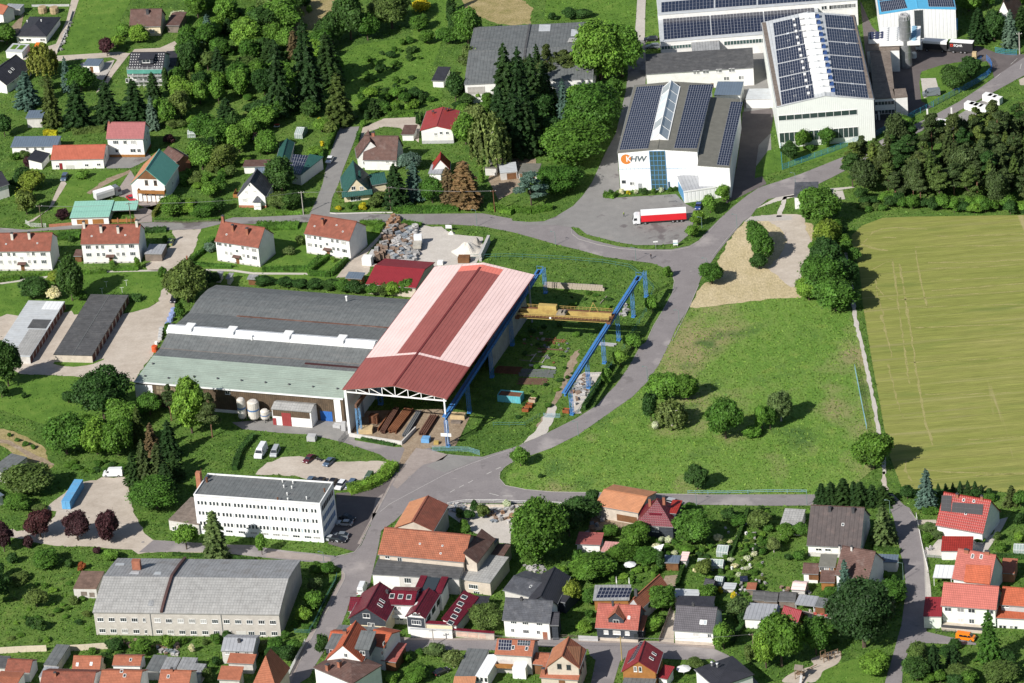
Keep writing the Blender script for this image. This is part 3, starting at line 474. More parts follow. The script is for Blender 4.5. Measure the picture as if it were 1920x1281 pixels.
class Bld:
 """a building in its own frame: x along the front, y to the back, z up"""
 def __init__(s,name,label,cat,a,b,group=None,root=None):
  s.F=frame(Vector((a.x,a.y,0)),Vector((b.x,b.y,0)));s.Fi=s.F.inverted()
  if root is None:s.root=empty(name,s.F,label,cat,group);s.off=Matrix.Identity(4)
  else:s.root=root.root;s.off=root.Fi@s.F
  s.sl={}
 def add(s,name,mb,m,parent=None,M=None,**k):
  o=mb.build(name,m,parent or s.root,(s.off@(M or Matrix.Identity(4))) if parent is None else(M or None),**k);return o
 def loc(s,p,o,n):
  w=hit(p,s.F@Vector(o),(s.F.to_3x3()@Vector(n)));return s.Fi@w
 def wallpt(s,side,p):
  if side=='F':return s.loc(p,(0,s.y0,0),(0,-1,0))
  if side=='R':return s.loc(p,(s.x1,0,0),(1,0,0))
  return s.loc(p,(s.x0,0,0),(1,0,0))
 def wallM(s,side):
  return{'F':Matrix.Identity(4),'R':Matrix.Rotation(math.pi/2,4,'Z'),'L':Matrix.Rotation(-math.pi/2,4,'Z')}[side]
 def win(s,side,pts,w=1.1,h=1.2,bars=1,fm=None,gm=None,name='window'):
  fm=fm or trim;gm=gm or glass;a,b=winmesh(w,h,bars)
  for p in pts:
   q=s.wallpt(side,p) if not isinstance(p,Vector) else p
   f=link(name,a,fm,s.root,s.off@Matrix.Translation(q)@s.wallM(side));link('pane',b,curtain if gm is glass and random.random()<.22 else gm,f)
 def row(s,side,a,b,n,w=1.1,h=1.2,bars=1,skip=(),**k):
  s.win(side,[(a[0]+(b[0]-a[0])*i/max(1,n-1),a[1]+(b[1]-a[1])*i/max(1,n-1)) for i in range(n) if i not in skip],w,h,bars,**k)
 def door(s,side,pts,w=1.0,h=2.1,m=None,name='door'):
  m=m or W['wood'];q0=MB().box(-w/2,-.06,0,w/2,.02,h)
  for p in pts:
   q=s.wallpt(side,p);q=Vector((q.x,q.y,0)) if not isinstance(p,Vector) else p
   link(name,q0.mesh(name),m,s.root,s.off@Matrix.Translation(q)@s.wallM(side))
 def panel(s,side,a,b,m,name,t=.05):
  A,B=s.wallpt(side,a),s.wallpt(side,b)
  x0,x1=((min(A.x,B.x),max(A.x,B.x)) if side=='F' else(min(A.y,B.y),max(A.y,B.y)));z0,z1=max(.02,min(A.z,B.z)),max(A.z,B.z)
  if side=='F':mb=MB().box(x0,s.y0-t,z0,x1,s.y0+.01,z1)
  else:mb=MB().box(s.x1-.01,x0,z0,s.x1+t,x1,z1)
  return s.add(name,mb,m)
 # ---- roof surfaces: origin, u (along eave), v (up the slope)
 def on(s,side,p):
  o,u,v=s.sl[side];n=u.cross(v).normalized();q=s.loc(p,o,n);return q
 def frameon(s,side,q):
  o,u,v=s.sl[side];n=u.cross(v).normalized();u=u.normalized();vv=n.cross(u)
  return Matrix.Translation(q)@Matrix((u,vv,n)).transposed().to_4x4()
 def sky(s,side,pts,w=.9,h=1.3,gm=None):
  k=('s',w,h)
  if k not in MC:
   m=MB();b=.09
   for a in((-w/2,-h/2,w/2,-h/2+b),(-w/2,h/2-b,w/2,h/2),(-w/2,-h/2,-w/2+b,h/2),(w/2-b,-h/2,w/2,h/2)):m.box(a[0],a[1],-.02,a[2],a[3],.12)
   MC[k]=(m.mesh('skylight'),MB().box(-w/2+.05,-h/2+.05,0,w/2-.05,h/2-.05,.07).mesh('pane'))
  for p in pts:
   f=link('skylight',MC[k][0],trim,s.root,s.off@s.frameon(side,s.on(side,p)));link('pane',MC[k][1],gm or glass,f)
 def pv(s,side,cs,nu,nv,gap=.05,name='solar_array',m=None,fm=None,lift=.12,skip=None):
  """cs: pixels of corners low-left, low-right, high-right, high-left"""
  q=[s.on(side,c) for c in cs];F=s.frameon(side,q[0]);Fi=F.inverted();q=[Fi@v for v in q]
  cells=MB();fr=MB()
  def bl(a,b):return(q[0]*(1-a)+q[1]*a)*(1-b)+(q[3]*(1-a)+q[2]*a)*b
  L=Vector((0,0,lift))
  fr.slab([bl(*t)+L*.85 for t in((0,0),(1,0),(1,1),(0,1))],.05)
  ga,gb=gap/((q[1]-q[0]).length/nu),gap/((q[3]-q[0]).length/nv)
  for i in range(nu):
   for j in range(nv):
    if skip and(i,j) in skip:continue
    a0,a1,b0,b1=(i+ga)/nu,(i+1-ga)/nu,(j+gb)/nv,(j+1-gb)/nv
    cells.quad([bl(a0,b0)+L,bl(a1,b0)+L,bl(a1,b1)+L,bl(a0,b1)+L])
  o=link(name,fr.mesh(name),fm or pvf,s.root,s.off@F)
  c=link('solar_cell_grid',cells.mesh('solar_cell_grid'),m or pvm,o);c['kind']='stuff';return o
 def chim(s,side,pts,w=.6,d=.6,h=1.3,m=None,cap=True):
  for p in pts:
   q=s.on(side,p);c=MB().box(-w/2,-d/2,-1.0,w/2,d/2,h)
   o=link('chimney',c.mesh('chimney'),m or chimb,s.root,s.off@Matrix.Translation(q))
   if cap:
    k=MB().box(-w/2-.08,-d/2-.08,h,w/2+.08,d/2+.08,h+.12).tube((0,0,h+.12),(0,0,h+.4),.13,n=6);link('chimney_cap',k.mesh('chimney_cap'),dtrim,o)
 def vent(s,side,pts,r=.15,h=.8,m=None):
  for p in pts:
   q=s.on(side,p);k=MB().tube((0,0,-.1),(0,0,h),r,n=7).tube((0,0,h),(0,0,h+.15),r*1.7,r*1.2,n=7)
   link('vent_pipe',k.mesh('vent_pipe'),m or trim,s.root,s.off@Matrix.Translation(q))
def H(label,a,b,ze,depth,rise=2.0,roof='gx',wall='white',rm='red',ov=.35,name='house',cat='house',group=None,root=None,
  th=.22,gut=True,wallR=None,zb=0.0,hipf=.5,fm=None,ridge=.5,plinth=None):
 """a, b: pixels of the front eave corners; ze: eave height or pixel of the ground under a; depth: metres or pixel of a back eave corner;
  rise: metres or pixel of a ridge (gx: on the ridge, gy: gable top)"""
 if isinstance(ze,tuple):ze=zof(ze,a)
 A,B=P(a,ze),P(b,ze);s=Bld(name,label,cat,A,B,group,root)
 L=(B-A);L.z=0;L=L.length
 if isinstance(depth,tuple):depth=abs((s.Fi@P(depth,ze)).y)
 D=depth;s.L,s.D,s.ze=L,D,ze
 if isinstance(rise,tuple):
  yy=D*ridge if roof in('gx','hip','barrel') else 0
  rise=s.loc(rise,(0,yy,0),(0,-1,0)).z-ze
  if rise<.15:print('low rise',label,round(rise,2));rise=.4
 s.rise=rise;s.x0,s.x1,s.y0,s.y1=ov,L-ov,ov,D-ov
 if roof in('gy',):s.y0,s.y1=ov*.6,D-ov*.6
 x0,x1,y0,y1=s.x0,s.x1,s.y0,s.y1
 wm=W[wall] if isinstance(wall,str) else wall;rmat=T[rm] if isinstance(rm,str) else rm
 wb=MB();V=Vector
 def hz(x,y):
  if roof=='gx':
   r=D*ridge;return ze+rise*(y/r if y<r else(D-y)/(D-r))
  if roof=='gy':return ze+rise*(1-abs(x-L/2)/(L/2))
  if roof=='shedb':return ze+rise*y/D
  if roof=='shedr':return ze+rise*x/L
  if roof=='shedl':return ze+rise*(L-x)/L
  return ze
 def side(p,q,mids=()):
  pts=[V((*p,zb)),V((*q,zb)),V((*q,hz(*q)-th*.6))]+[V((*m,hz(*m)-th*.6)) for m in mids]+[V((*p,hz(*p)-th*.6))];wb.quad(pts)
 mx=[(L/2,y0)] if roof=='gy' else[];mxb=[(L/2,y1)] if roof=='gy' else[]
 my=D*ridge
 side((x0,y0),(x1,y0),mx);side((x1,y1),(x0,y1),mxb)
 side((x1,y0),(x1,y1),[(x1,my)] if roof=='gx' else[]);side((x0,y1),(x0,y0),[(x0,my)] if roof=='gx' else[])
 if wall:s.wall=s.add('wall',wb,wm)
 if plinth:s.add('plinth',MB().box(x0-.05,y0-.05,0,x1+.05,y1+.05,plinth[0]),W[plinth[1]])
 rb=MB();h=ze
 if roof=='gx':
  rb.slab([V((0,0,h)),V((L,0,h)),V((L,my,h+rise)),V((0,my,h+rise))],th);rb.slab([V((L,D,h)),V((0,D,h)),V((0,my,h+rise)),V((L,my,h+rise))],th)
  s.sl={'f':(V((0,0,h)),V((L,0,0)),V((0,my,rise))),'b':(V((L,D,h)),V((-L,0,0)),V((0,-(D-my),rise)))}
 elif roof=='gy':
  rb.slab([V((0,D,h)),V((0,0,h)),V((L/2,0,h+rise)),V((L/2,D,h+rise))],th);rb.slab([V((L,0,h)),V((L,D,h)),V((L/2,D,h+rise)),V((L/2,0,h+rise))],th)
  s.sl={'l':(V((0,D,h)),V((0,-D,0)),V((L/2,0,rise))),'r':(V((L,0,h)),V((0,D,0)),V((-L/2,0,rise)))}
 elif roof=='hip':
  if L>=D:e=D/2*hipf*2;e=min(e,L/2-.01);r0,r1=V((e,D/2,h+rise)),V((L-e,D/2,h+rise))
  else:e=L/2*hipf*2;e=min(e,D/2-.01);r0,r1=V((L/2,e,h+rise)),V((L/2,D-e,h+rise))
  c=[V((0,0,h)),V((L,0,h)),V((L,D,h)),V((0,D,h))]
  fs=([c[0],c[1],r1,r0],[c[1],c[2],r1],[c[2],c[3],r0,r1],[c[3],c[0],r0]) if L>=D else([c[0],c[1],r0],[c[1],c[2],r1,r0],[c[2],c[3],r1],[c[3],c[0],r0,r1])
  for f in fs:rb.quad(f)
  rb.quad([p-V((0,0,th)) for p in c][::-1])
  for i in range(4):j=(i+1)%4;rb.quad([c[i]-V((0,0,th)),c[j]-V((0,0,th)),c[j],c[i]])
  s.sl={'f':(c[0],c[1]-c[0],fs[0][2]-c[1] if L<D else V((0,D/2,rise))),'r':(c[1],c[2]-c[1],V((-(e if L>=D else L/2),0,rise))),'l':(c[3],c[0]-c[3],V(((e if L>=D else L/2),0,rise)))}
  if L<D:s.sl['f']=(c[0],c[1]-c[0],V((0,e,rise)))
 elif roof in('shedb','shedr','shedl','flat'):
  z={'flat':(0,0,0,0),'shedb':(0,0,rise,rise),'shedr':(0,rise,rise,0),'shedl':(rise,0,0,rise)}[roof]
  c=[V((0,0,h+z[0])),V((L,0,h+z[1])),V((L,D,h+z[2])),V((0,D,h+z[3]))];rb.slab(c,th);s.sl={'f':(c[0],c[1]-c[0],c[3]-c[0])}
 elif roof=='barrel':
  n=14;prof=[(D*i/n,h+rise*math.sin(math.pi*i/n)**.9) for i in range(n+1)];acc=0
  for(ya,za),(yb,zb_) in zip(prof,prof[1:]):
   l=math.hypot(yb-ya,zb_-za);rb.quad([(0,ya,za),(L,ya,za),(L,yb,zb_),(0,yb,zb_)],[(0,acc),(L,acc),(L,acc+l),(0,acc+l)]);acc+=l
  for x in(x0,x1):wb2=[V((x,y,z-.1)) for y,z in prof];wb.quad(wb2 if x==x0 else wb2[::-1])
  s.sl={'f':(V((0,0,h)),V((L,0,0)),V((0,D/2,rise)))};s.prof=prof
  C.objects.unlink(s.wall);s.wall=s.add('wall',wb,wm)
 s.roof=s.add('roof',rb,rmat)
 if gut and roof in('gx','gy','shedb','hip'):
  q=[]
  if roof!='gy':q+=[(0,-.13,h-.2,L,-.003,h-.06)]
  if roof=='gx':q+=[(0,D+.003,h-.2,L,D+.13,h-.06)];s.add('ridge_cap',MB().box(0,my-.14,h+rise-.03,L,my+.14,h+rise+.09),rmat)
  if roof=='gy':q+=[(-.13,0,h-.2,-.003,D,h-.06),(L+.003,0,h-.2,L+.13,D,h-.06)];s.add('ridge_cap',MB().box(L/2-.14,0,h+rise-.03,L/2+.14,D,h+rise+.09),rmat)
  for k in q:s.add('gutter',MB().box(*k),gutterm)
 return s
def dormer(s,cx,y,w,d,zb,h,rise,wall='slate',rm='red',kind='gable',wn=(1.2,1.0)):
 """a dormer whose front stands at local y, centred on cx"""
 m=MB();V=Vector;a,b=cx-w/2,cx+w/2;o=.2
 k=rise if kind=='gable' else 0
 m.quad([(a,y,zb),(b,y,zb),(b,y,zb+h)]+([(cx,y,zb+h+rise)] if k else[])+[(a,y,zb+h)])
 m.quad([(b,y,zb),(b,y+d,zb),(b,y+d,zb+h),(b,y,zb+h)]);m.quad([(a,y+d,zb),(a,y,zb),(a,y,zb+h),(a,y+d,zb+h)])
 f=s.add('dormer',m,W[wall]);r=MB()
 if k:
  r.slab([V((a-o,y+d,zb+h-.1)),V((a-o,y-.3,zb+h-.1)),V((cx,y-.3,zb+h+rise+.05)),V((cx,y+d,zb+h+rise+.05))],.12)
  r.slab([V((b+o,y-.3,zb+h-.1)),V((b+o,y+d,zb+h-.1)),V((cx,y+d,zb+h+rise+.05)),V((cx,y-.3,zb+h+rise+.05))],.12)
 else:r.slab([V((a-o,y-.3,zb+h+.02)),V((b+o,y-.3,zb+h+.02)),V((b+o,y+d,zb+h+rise)),V((a-o,y+d,zb+h+rise))],.14)
 link('dormer_roof',r.mesh('dormer_roof'),T[rm],f)
 if wn:A,B=winmesh(wn[0],wn[1],1);q=link('dormer_window',A,trim,f,Matrix.Translation((cx,y,zb+h*.5)));
 if wn:link('dormer_pane',B,glass,f,Matrix.Translation((cx,y,zb+h*.5)))
 return f
# ---------------------------------------------------------------- large halls
def profhall(label,a,b,ze,prof,mats,wall,cat='building',name='hall'):
 """long hall with a roof outline read off its left end; mats: one per stretch of the outline"""
 A,B=P(a,ze),P(b,ze);s=Bld(name,label,cat,A,B);L=(B-A);L.z=0;L=L.length;s.L=L;s.ze=ze
 pr=[(0.0,ze)]
 for p in prof:q=s.loc(p,(0,0,0),(1,0,0));pr.append((q.y,q.z))
 print(label,[(round(y,1),round(z,1)) for y,z in pr],round(L,1))
 s.pr=pr;s.D=pr[-1][0];s.x0,s.x1,s.y0,s.y1=.2,L-.2,.3,s.D-.3
 wb=MB();x0,x1=s.x0,s.x1
 wb.quad([(x0,.3,0),(x1,.3,0),(x1,.3,ze-.1),(x0,.3,ze-.1)]);wb.quad([(x1,s.D-.3,0),(x0,s.D-.3,0),(x0,s.D-.3,pr[-1][1]-.1),(x1,s.D-.3,pr[-1][1]-.1)])
 low=[(y,z-.12) for y,z in pr];low[0]=(.3,low[0][1]);low[-1]=(s.D-.3,low[-1][1])
 for x in(x0,x1):
  q=[(x,s.D-.3,0),(x,.3,0)]+[(x,y,z) for y,z in low];wb.quad(q if x==x0 else q[::-1])
 s.wall=s.add('wall',wb,W[wall] if isinstance(wall,str) else wall)
 i=0
 while i<len(mats):
  j=i
  while j+1<len(mats) and mats[j+1]==mats[i]:j+=1
  rb=MB();acc=0
  for(ya,za),(yb,zb) in zip(pr[i:j+1],pr[i+1:j+2]):
   l=math.hypot(yb-ya,zb-za)
   rb.quad([(0,ya,za),(L,ya,za),(L,yb,zb),(0,yb,zb)],[(0,acc),(L,acc),(L,acc+l),(0,acc+l)])
   rb.quad([(0,yb,zb-.25),(L,yb,zb-.25),(L,ya,za-.25),(0,ya,za-.25)])
   for x in(0,L):rb.quad([(x,ya,za-.25),(x,ya,za),(x,yb,zb),(x,yb,zb-.25)])
   acc+=l
  if i==0:rb.quad([(0,0,ze-.25),(L,0,ze-.25),(L,0,ze),(0,0,ze)])
  s.add('roof',rb,T[mats[i]]);i=j+1
 s.sl={str(k):(Vector((0,pr[k][0],pr[k][1])),Vector((L,0,0)),Vector((0,pr[k+1][0]-pr[k][0],pr[k+1][1]-pr[k][1]))) for k in range(len(pr)-1)}
 return s
R(240,520)
zg=7.8
gh=profhall('long grey workshop hall with a pale green front roof and white skylight band',(45,781),(1612,910),zg,
 [(190,586),(240,532),(312,392),(385,330),(458,264),(505,190),(545,140),(600,88),(662,57)],
 ['palegreen','felt','felt','felt','felt','felt','felt','felt','felt'],'brown')
gh.panel('F',(48,800),(205,1000),W['clad'],'end_panel');gh.panel('F',(1540,905),(1612,1130),W['clad'],'end_panel')
gh.panel('F',(640,985),(830,1060),W['white'],'lower_wall');gh.panel('F',(1000,1005),(1090,1060),W['white'],'lower_wall')
gh.panel('F',(1440,1002),(1538,1085),plain('blue_gate_paint',(.03,.13,.42),var=.1,pat=('seam',.5,.2)),'sliding_gate')
gh.panel('F',(205,800),(390,890),plain('framed_glazing',(.25,.2,.13),var=.3,pat=('tile',1.3,.5)),'glazing',.07)
gh.win('F',[(747,861)],1.5,1.4)
fas=MB().box(0,-.25,zg-.35,gh.L,-.002,zg+.05);gh.add('gutter',fas,trim)
k=3;y0_,z0_=gh.pr[3];L=gh.L
segs=[];cuts=[(420,485),(735,800),(1155,1220),(1560,1625)]
def xat(px):return gh.loc((px,340+(px-320)*.083),(0,y0_,z0_),(0,1,0)).x
prev=-.4
for c0,c1 in cuts:
 a_,b_=xat(c0),xat(c1);segs+=[(prev,a_,0),(a_,b_,1)];prev=b_
if prev<L:segs.append((prev,L,0))
for a_,b_,t_ in segs:
 b_=min(b_,L-.05)
 if b_-a_<.3:continue
 if t_:gh.add('vent_box',MB().box(a_+.05,y0_-1.5,z0_-.6,b_-.05,y0_+2.6,z0_+1.35),trim)
 else:gh.add('skylight_band',MB().slab([(a_,y0_-1.6,z0_+.35),(b_,y0_-1.6,z0_+.35),(b_,y0_+.5,z0_+1.2),(a_,y0_+.5,z0_+1.2)],.1).box(a_,y0_-1.5,z0_-.6,b_,y0_+2.4,z0_+.55).slab([(a_,y0_+.5,z0_+1.2),(b_,y0_+.5,z0_+1.2),(b_,y0_+2.5,z0_+.5),(a_,y0_+2.5,z0_+.5)],.1),T['white'])
R(240,520)
for p in((930,470),):gh.vent('2',[p],.25,1.4)
R(480,320);gh.vent('6',[(680,975)],.25,1.3)
R(240,520)
vd=[(187,652),(128,745),(304,760),(496,748),(672,763),(851,778),(1031,793),(1208,808),(1387,825),(1570,840)]
gh.vent('0',vd,.22,.25,dtrim)
rust=plain('rusty_valley_gutter',(.16,.075,.05),var=.4,dirt=((.35,.28,.24),.8,(.3,1,1)))
for q,r in(((820,283),(1640,345)),):
 A,B=gh.on('5',q),gh.on('5',r);yv,zv=gh.pr[5]
 gh.add('valley_gutter',MB().box(A.x,yv-.35,zv-.1,L,yv+.35,zv+.08),rust)
yv,zv=gh.pr[2];yv1,zv1=gh.pr[1]
gh.add('valley_gutter',MB().box(L*.72,(yv+yv1)/2-.4,(zv+zv1)/2-.3,L-.2,(yv+yv1)/2+.4,max(zv,zv1)+.05),plain('dark_rust',(.06,.02,.02),var=.3))
gh.add('roof_edge_strip',MB().box(0,yv-.15,zv-.05,L,yv+.15,zv+.12),plain('worn_felt_strip',(.19,.17,.155),var=.35,scale=.3))
s=H('low white and brown annex with a red door in front of the grey hall',(1072,985),(1372,1010),(1085,1108),5.5,(1245,945),wall='white',rm='asbestos',ov=.15,name='annex',cat='annex')
s.panel('F',(1082,985),(1366,1062),W['brown'],'cladding');s.panel('F',(1150,1015),(1230,1118),plain('dull_red_door',(.30,.05,.05),var=.15,pat=('seam',.5,.25)),'double_door',.1);s.panel('F',(1085,1055),(1116,1108),MATS['dull_red_door'],'hatch',.1)
def tank(p,top,r,label,m=None):
 b=P(p);h=zof(p,top);t=empty('storage_tank',Matrix.Translation(b),label,'tank','white tanks before the grey hall')
 m=m or plain('tank_paint',(.66,.62,.56),var=.2,rough=.45,dirt=((.35,.27,.2),.5))
 MB().lathe((0,0,0),[(0,.9),(r*.75,.9),(r,1.4),(r,h-.5),(r*.7,h-.12),(0,h)],16).build('tank_shell',m,t,smooth=True)
 for i in range(3):a=i*2.1+.5;MB().tube((math.cos(a)*r*.8,math.sin(a)*r*.8,0),(math.cos(a)*r*.8,math.sin(a)*r*.8,1.3),.09,n=6).build('leg',dtrim,t)
 MB().lathe((0,0,0),[(r+.02,h*.55),(r+.05,h*.55),(r+.05,h*.62),(r+.02,h*.62)],16).build('band',plain('blue_band',(.1,.2,.4)),t)
 MB().bar((r,0,.4),(r+.1,0,h*.9),.08).build('pipe',trim,t)
tank((862,1075),(845,905),1.15,'tall slim white storage tank, leftmost of the three before the grey hall')
tank((950,1078),(940,922),1.6,'widest white storage tank, middle one of the three before the grey hall')
tank((1032,1083),(1027,990),1.2,'short white storage tank, rightmost of the three before the grey hall')
# ------------------------------------------------ red and pink hall
R(620,640,5.336)
zp=zof((183,935),(120,480));A,B=P((120,480),zp),P((1162,574),zp)
ph=Bld('open_hall','open-fronted steel hall with a pink and brick red gable roof','hall',A,B)
L=(B-A).length;ph.L=L
R(0,0,1)
D=abs((ph.Fi@P((808.7,499.5),zp)).y);rise=ph.loc((739,723),(0,0,0),(0,1,0)).z-zp
print('pink hall',L,D,rise,zp)
V=Vector;ph.sl={'l':(V((0,D,zp)),V((0,-D,0)),V((L/2,0,rise))),'r':(V((L,0,zp)),V((0,D,0)),V((-L/2,0,rise)))}
R(620,640,5.336);yb=ph.on('l',(600,148)).y
R(480,320);ya=ph.on('r',(1750,765)).y;yaa=ph.on('r',(1755,745)).y
R(620,640,5.336)
def rs(y0,y1,f0,f1,side,t=.25):
 x=(lambda f:f*L/2) if side=='l' else(lambda f:L-f*L/2);z=lambda f:zp+rise*f
 q=[V((x(f0),y1,z(f0))),V((x(f0),y0,z(f0))),V((x(f1),y0,z(f1))),V((x(f1),y1,z(f1)))]
 if side=='r':q=q[::-1]
 return MB().slab(q,t)
salmon=plain('fresh_salmon_sheet_roof',(.72,.20,.15),var=.05,rough=.5,pat=('row',1.0,.06))
for sd_ in 'lr':
 ph.add('roof',rs(0,yb,0,1,sd_),T['brickred']);ph.add('roof',rs(yb+.003,D,0,.58,sd_),T['pink'])
 ph.add('roof',rs(yb+.003,yb+1.2,.583,1,sd_),T['pink']);ph.add('roof',rs(yb+1.203,ya,.583,1,sd_),T['brickred'])
 ph.add('roof',rs(ya+.003,yaa+2.0,.583,1,sd_),salmon);ph.add('roof',rs(yaa+2.003,D,.583,1,sd_),T['pink'])
ph.add('ridge_cap',MB().box(L/2-.3,0,zp+rise-.1,L/2+.3,D-3,zp+rise+.1),plain('dark_red_ridge_cap',(.16,.03,.03),var=.1))  # ridge cap in a darker red than the roof sheets
for x,nm in((-.18,'gutter'),(L+.02,'gutter')):ph.add(nm,MB().box(x,0,zp-.25,x+.16,D,zp-.05),plain('dark_red_gutter',(.2,.04,.04)))
blue=plain('crane_blue_paint',(.06,.21,.50),var=.18,rough=.5,dirt=((.16,.10,.07),.35));lblue=plain('pale_blue_paint',(.16,.36,.62),var=.15,rough=.5)
ph.add('wall',MB().box(.1,.4,0,.4,D,zp-.3),W['clad'])
ph.add('wall',MB().box(.4,D-.6,0,L-4,D-.3,zp-.2).quad([(.4,D-.45,zp-.2),(L-.4,D-.45,zp-.2),(L/2,D-.45,zp+rise-.3)]),W['pale'])
ph.add('wall',MB().box(L-3.4,D*.56,0,L-3.1,D-.3,zp-.4),W['concrete'])
def truss(y,m):
 t=MB();z0,o=zp-1.0,.5
 t.bar((.4,y,z0),(L-.4,y,z0),.32,.32);t.bar((.3,y,zp-.35),(L/2,y,zp+rise-.4),.3);t.bar((L/2,y,zp+rise-.4),(L-.3,y,zp-.35),.3)
 n=8;pt=lambda i:(L*i/n,zp-.4+(rise)*(1-abs(i-n/2)/(n/2)))
 for i in range(1,n):
  x,z=pt(i);t.bar((x,y,z0),(x,y,z),.2)
  j=i+1 if i<n/2 else i-1;x2,z2=pt(i)
  if i!=n//2:t.bar((x2,y,z2),(pt(j)[0],y,z0),.18)
 return t
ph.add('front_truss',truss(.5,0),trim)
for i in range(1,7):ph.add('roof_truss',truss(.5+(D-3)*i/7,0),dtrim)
for i in range(0,8):
 y=.5+(D-3)*i/7
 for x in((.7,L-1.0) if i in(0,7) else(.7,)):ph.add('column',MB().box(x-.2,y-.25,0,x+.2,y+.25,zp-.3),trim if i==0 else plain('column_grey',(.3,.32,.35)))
def lattice(p,z,label=None,parent=None,w=1.25,d=.7,name='lattice_leg'):
 t=MB();t.box(-w*.55,-d*.8,0,w*.55,d*.8,.3)
 for sx in(-1,1):
  for sy in(-1,1):t.bar((sx*w*.5,sy*d*.5,.4),(sx*w*.42,sy*d*.5,z),.12)
 n=max(4,int(z/1.5))
 for sy in(-1,1):
  for i in range(n):a,b=.5+(z-.5)*i/n,.5+(z-.5)*(i+1)/n;s_=1 if i%2 else-1;t.bar((s_*w*.46,sy*d*.5,a),(-s_*w*.45,sy*d*.5,b),.055);t.bar((-w*.45,sy*d*.5,b),(w*.45,sy*d*.5,b),.04)
 return t
def runway(a,b,z,legs,label,group=None):
 A,B=P(a,z),P(b,z);F=frame(Vector((A.x,A.y,0)),Vector((B.x,B.y,0)));Fi=F.inverted();Lr=(B-A).length
 t=empty('crane_runway',F,label,'crane runway',group)
 g_=MB().box(-.6,-.45,z-.25,Lr+.6,.45,z).box(-.6,-.1,z-.95,Lr+.6,.1,z-.25).box(-.6,-.3,z-1.05,Lr+.6,.3,z-.95).box(-.6,.45,z-.15,Lr+.6,1.0,z-.08)
 n=int(Lr/2)
 for i in range(n):x=Lr*i/n;g_.box(x,-.3,z-.95,x+.06,.3,z-.25)
 g_.build('runway_beam',blue,t);MB().box(-.5,-.06,z+.003,Lr+.5,.06,z+.14).build('rail',dtrim,t)
 for p in legs:
  q=Fi@P(p);o=lattice(None,z-1.05).build('lattice_leg',blue if group is None else blue,t,Matrix.Translation((q.x,0,0)))
 MB().box(Lr-2,-1.0,z-.1,Lr+1,1.0,z).bar((Lr-2,-1,z),(Lr-2,-1,z+1),.07).bar((Lr+1,-1,z),(Lr+1,-1,z+1),.07).bar((Lr-2,-1,z+1),(Lr+1,-1,z+1),.07).bar((Lr+1,1,z),(Lr+1,1,z+1),.07).bar((Lr+1,-1,z+1),(Lr+1,1,z+1),.07).build('platform',blue,t)
 return t,F
R(0,0,1)
ZR=9.3
rw1,F1=runway((836,780),(1011,508),ZR,[(842,837),(881,774),(917,707),(955,647),(1016,549)],'blue steel crane runway along the open side of the pink hall')
rw2,F2=runway((1060,735),(1197,520),ZR,[(1071,777),(1099,727),(1122,680),(1147,637),(1174,593),(1196,555)],'free-standing blue steel crane runway on lattice legs between meadow yard and curved road')
R(620,640,5.336)
q=ph.Fi@P((240,930));ph.add('inner_runway_beam',MB().box(2.6,1,ZR-1.2,3.2,D-4,ZR),plain('brown_beam',(.16,.09,.06)));
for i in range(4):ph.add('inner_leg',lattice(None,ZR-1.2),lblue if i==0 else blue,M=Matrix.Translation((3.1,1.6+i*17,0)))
yel=plain('crane_yellow_paint',(.47,.34,.11),var=.2,rough=.6,dirt=((.24,.11,.05),.55));rusty=plain('rusty_steel',(.17,.075,.04),var=.4)
R(880,480)
A,B=P((375,440),ZR+.3),P((1060,478),ZR+.3);F=frame(Vector((A.x,A.y,0)),Vector((B.x,B.y,0)));cr=empty('bridge_crane',F,'yellow overhead bridge crane spanning the two blue runways','crane');Lc=(B-A).length
z=ZR
for y in(-1.4,1.4):MB().box(0,y-.35,z+.1,Lc,y+.35,z+1.5).build('girder',yel,cr)
MB().box(-.6,-2.6,z+.15,.6,2.6,z+.8).build('end_carriage',rusty,cr);MB().box(Lc-.6,-2.6,z+.15,Lc+.6,2.6,z+.8).build('end_carriage',rusty,cr)
wk=MB().box(0,1.8,z+1.3,Lc,2.9,z+1.4).box(0,-2.7,z+1.1,Lc,-1.8,z+1.2);wk.build('walkway',rusty,cr)
rl=MB()
for y in(2.9,-2.7):
 for i in range(25):x=Lc*i/24;rl.bar((x,y,z+1.2),(x,y,z+2.3),.06)
 rl.bar((0,y,z+2.3),(Lc,y,z+2.3),.07).bar((0,y,z+1.8),(Lc,y,z+1.8),.05)
rl.build('railing',yel,cr)
MB().box(Lc*.2,1.0,z+1.5,Lc*.4,2.6,z+3.0).build('machinery_house',yel,cr)
MB().box(Lc*.42,-1.6,z+1.52,Lc*.52,1.6,z+1.8).box(Lc*.44,-.8,z+1.8,Lc*.47,.8,z+2.3).tube((Lc*.5,-1,z+2.0),(Lc*.5,1,z+2.0),.35).build('trolley',plain('trolley_grey',(.3,.26,.2)),cr)
MB().box(Lc*.36,-2.9,z+1.0,Lc*.38,-2.75,z+1.5).build('plate',trim,cr)
MB().bar((Lc*.75,2,z+1.4),(Lc*.8,2,z+4.5),.12).bar((Lc*.8,2,z+4.5),(Lc*.85,2,z+1.4),.12).bar((Lc*.77,2,z+2.8),(Lc*.83,2,z+2.8),.1).build('cable_mast',yel,cr)
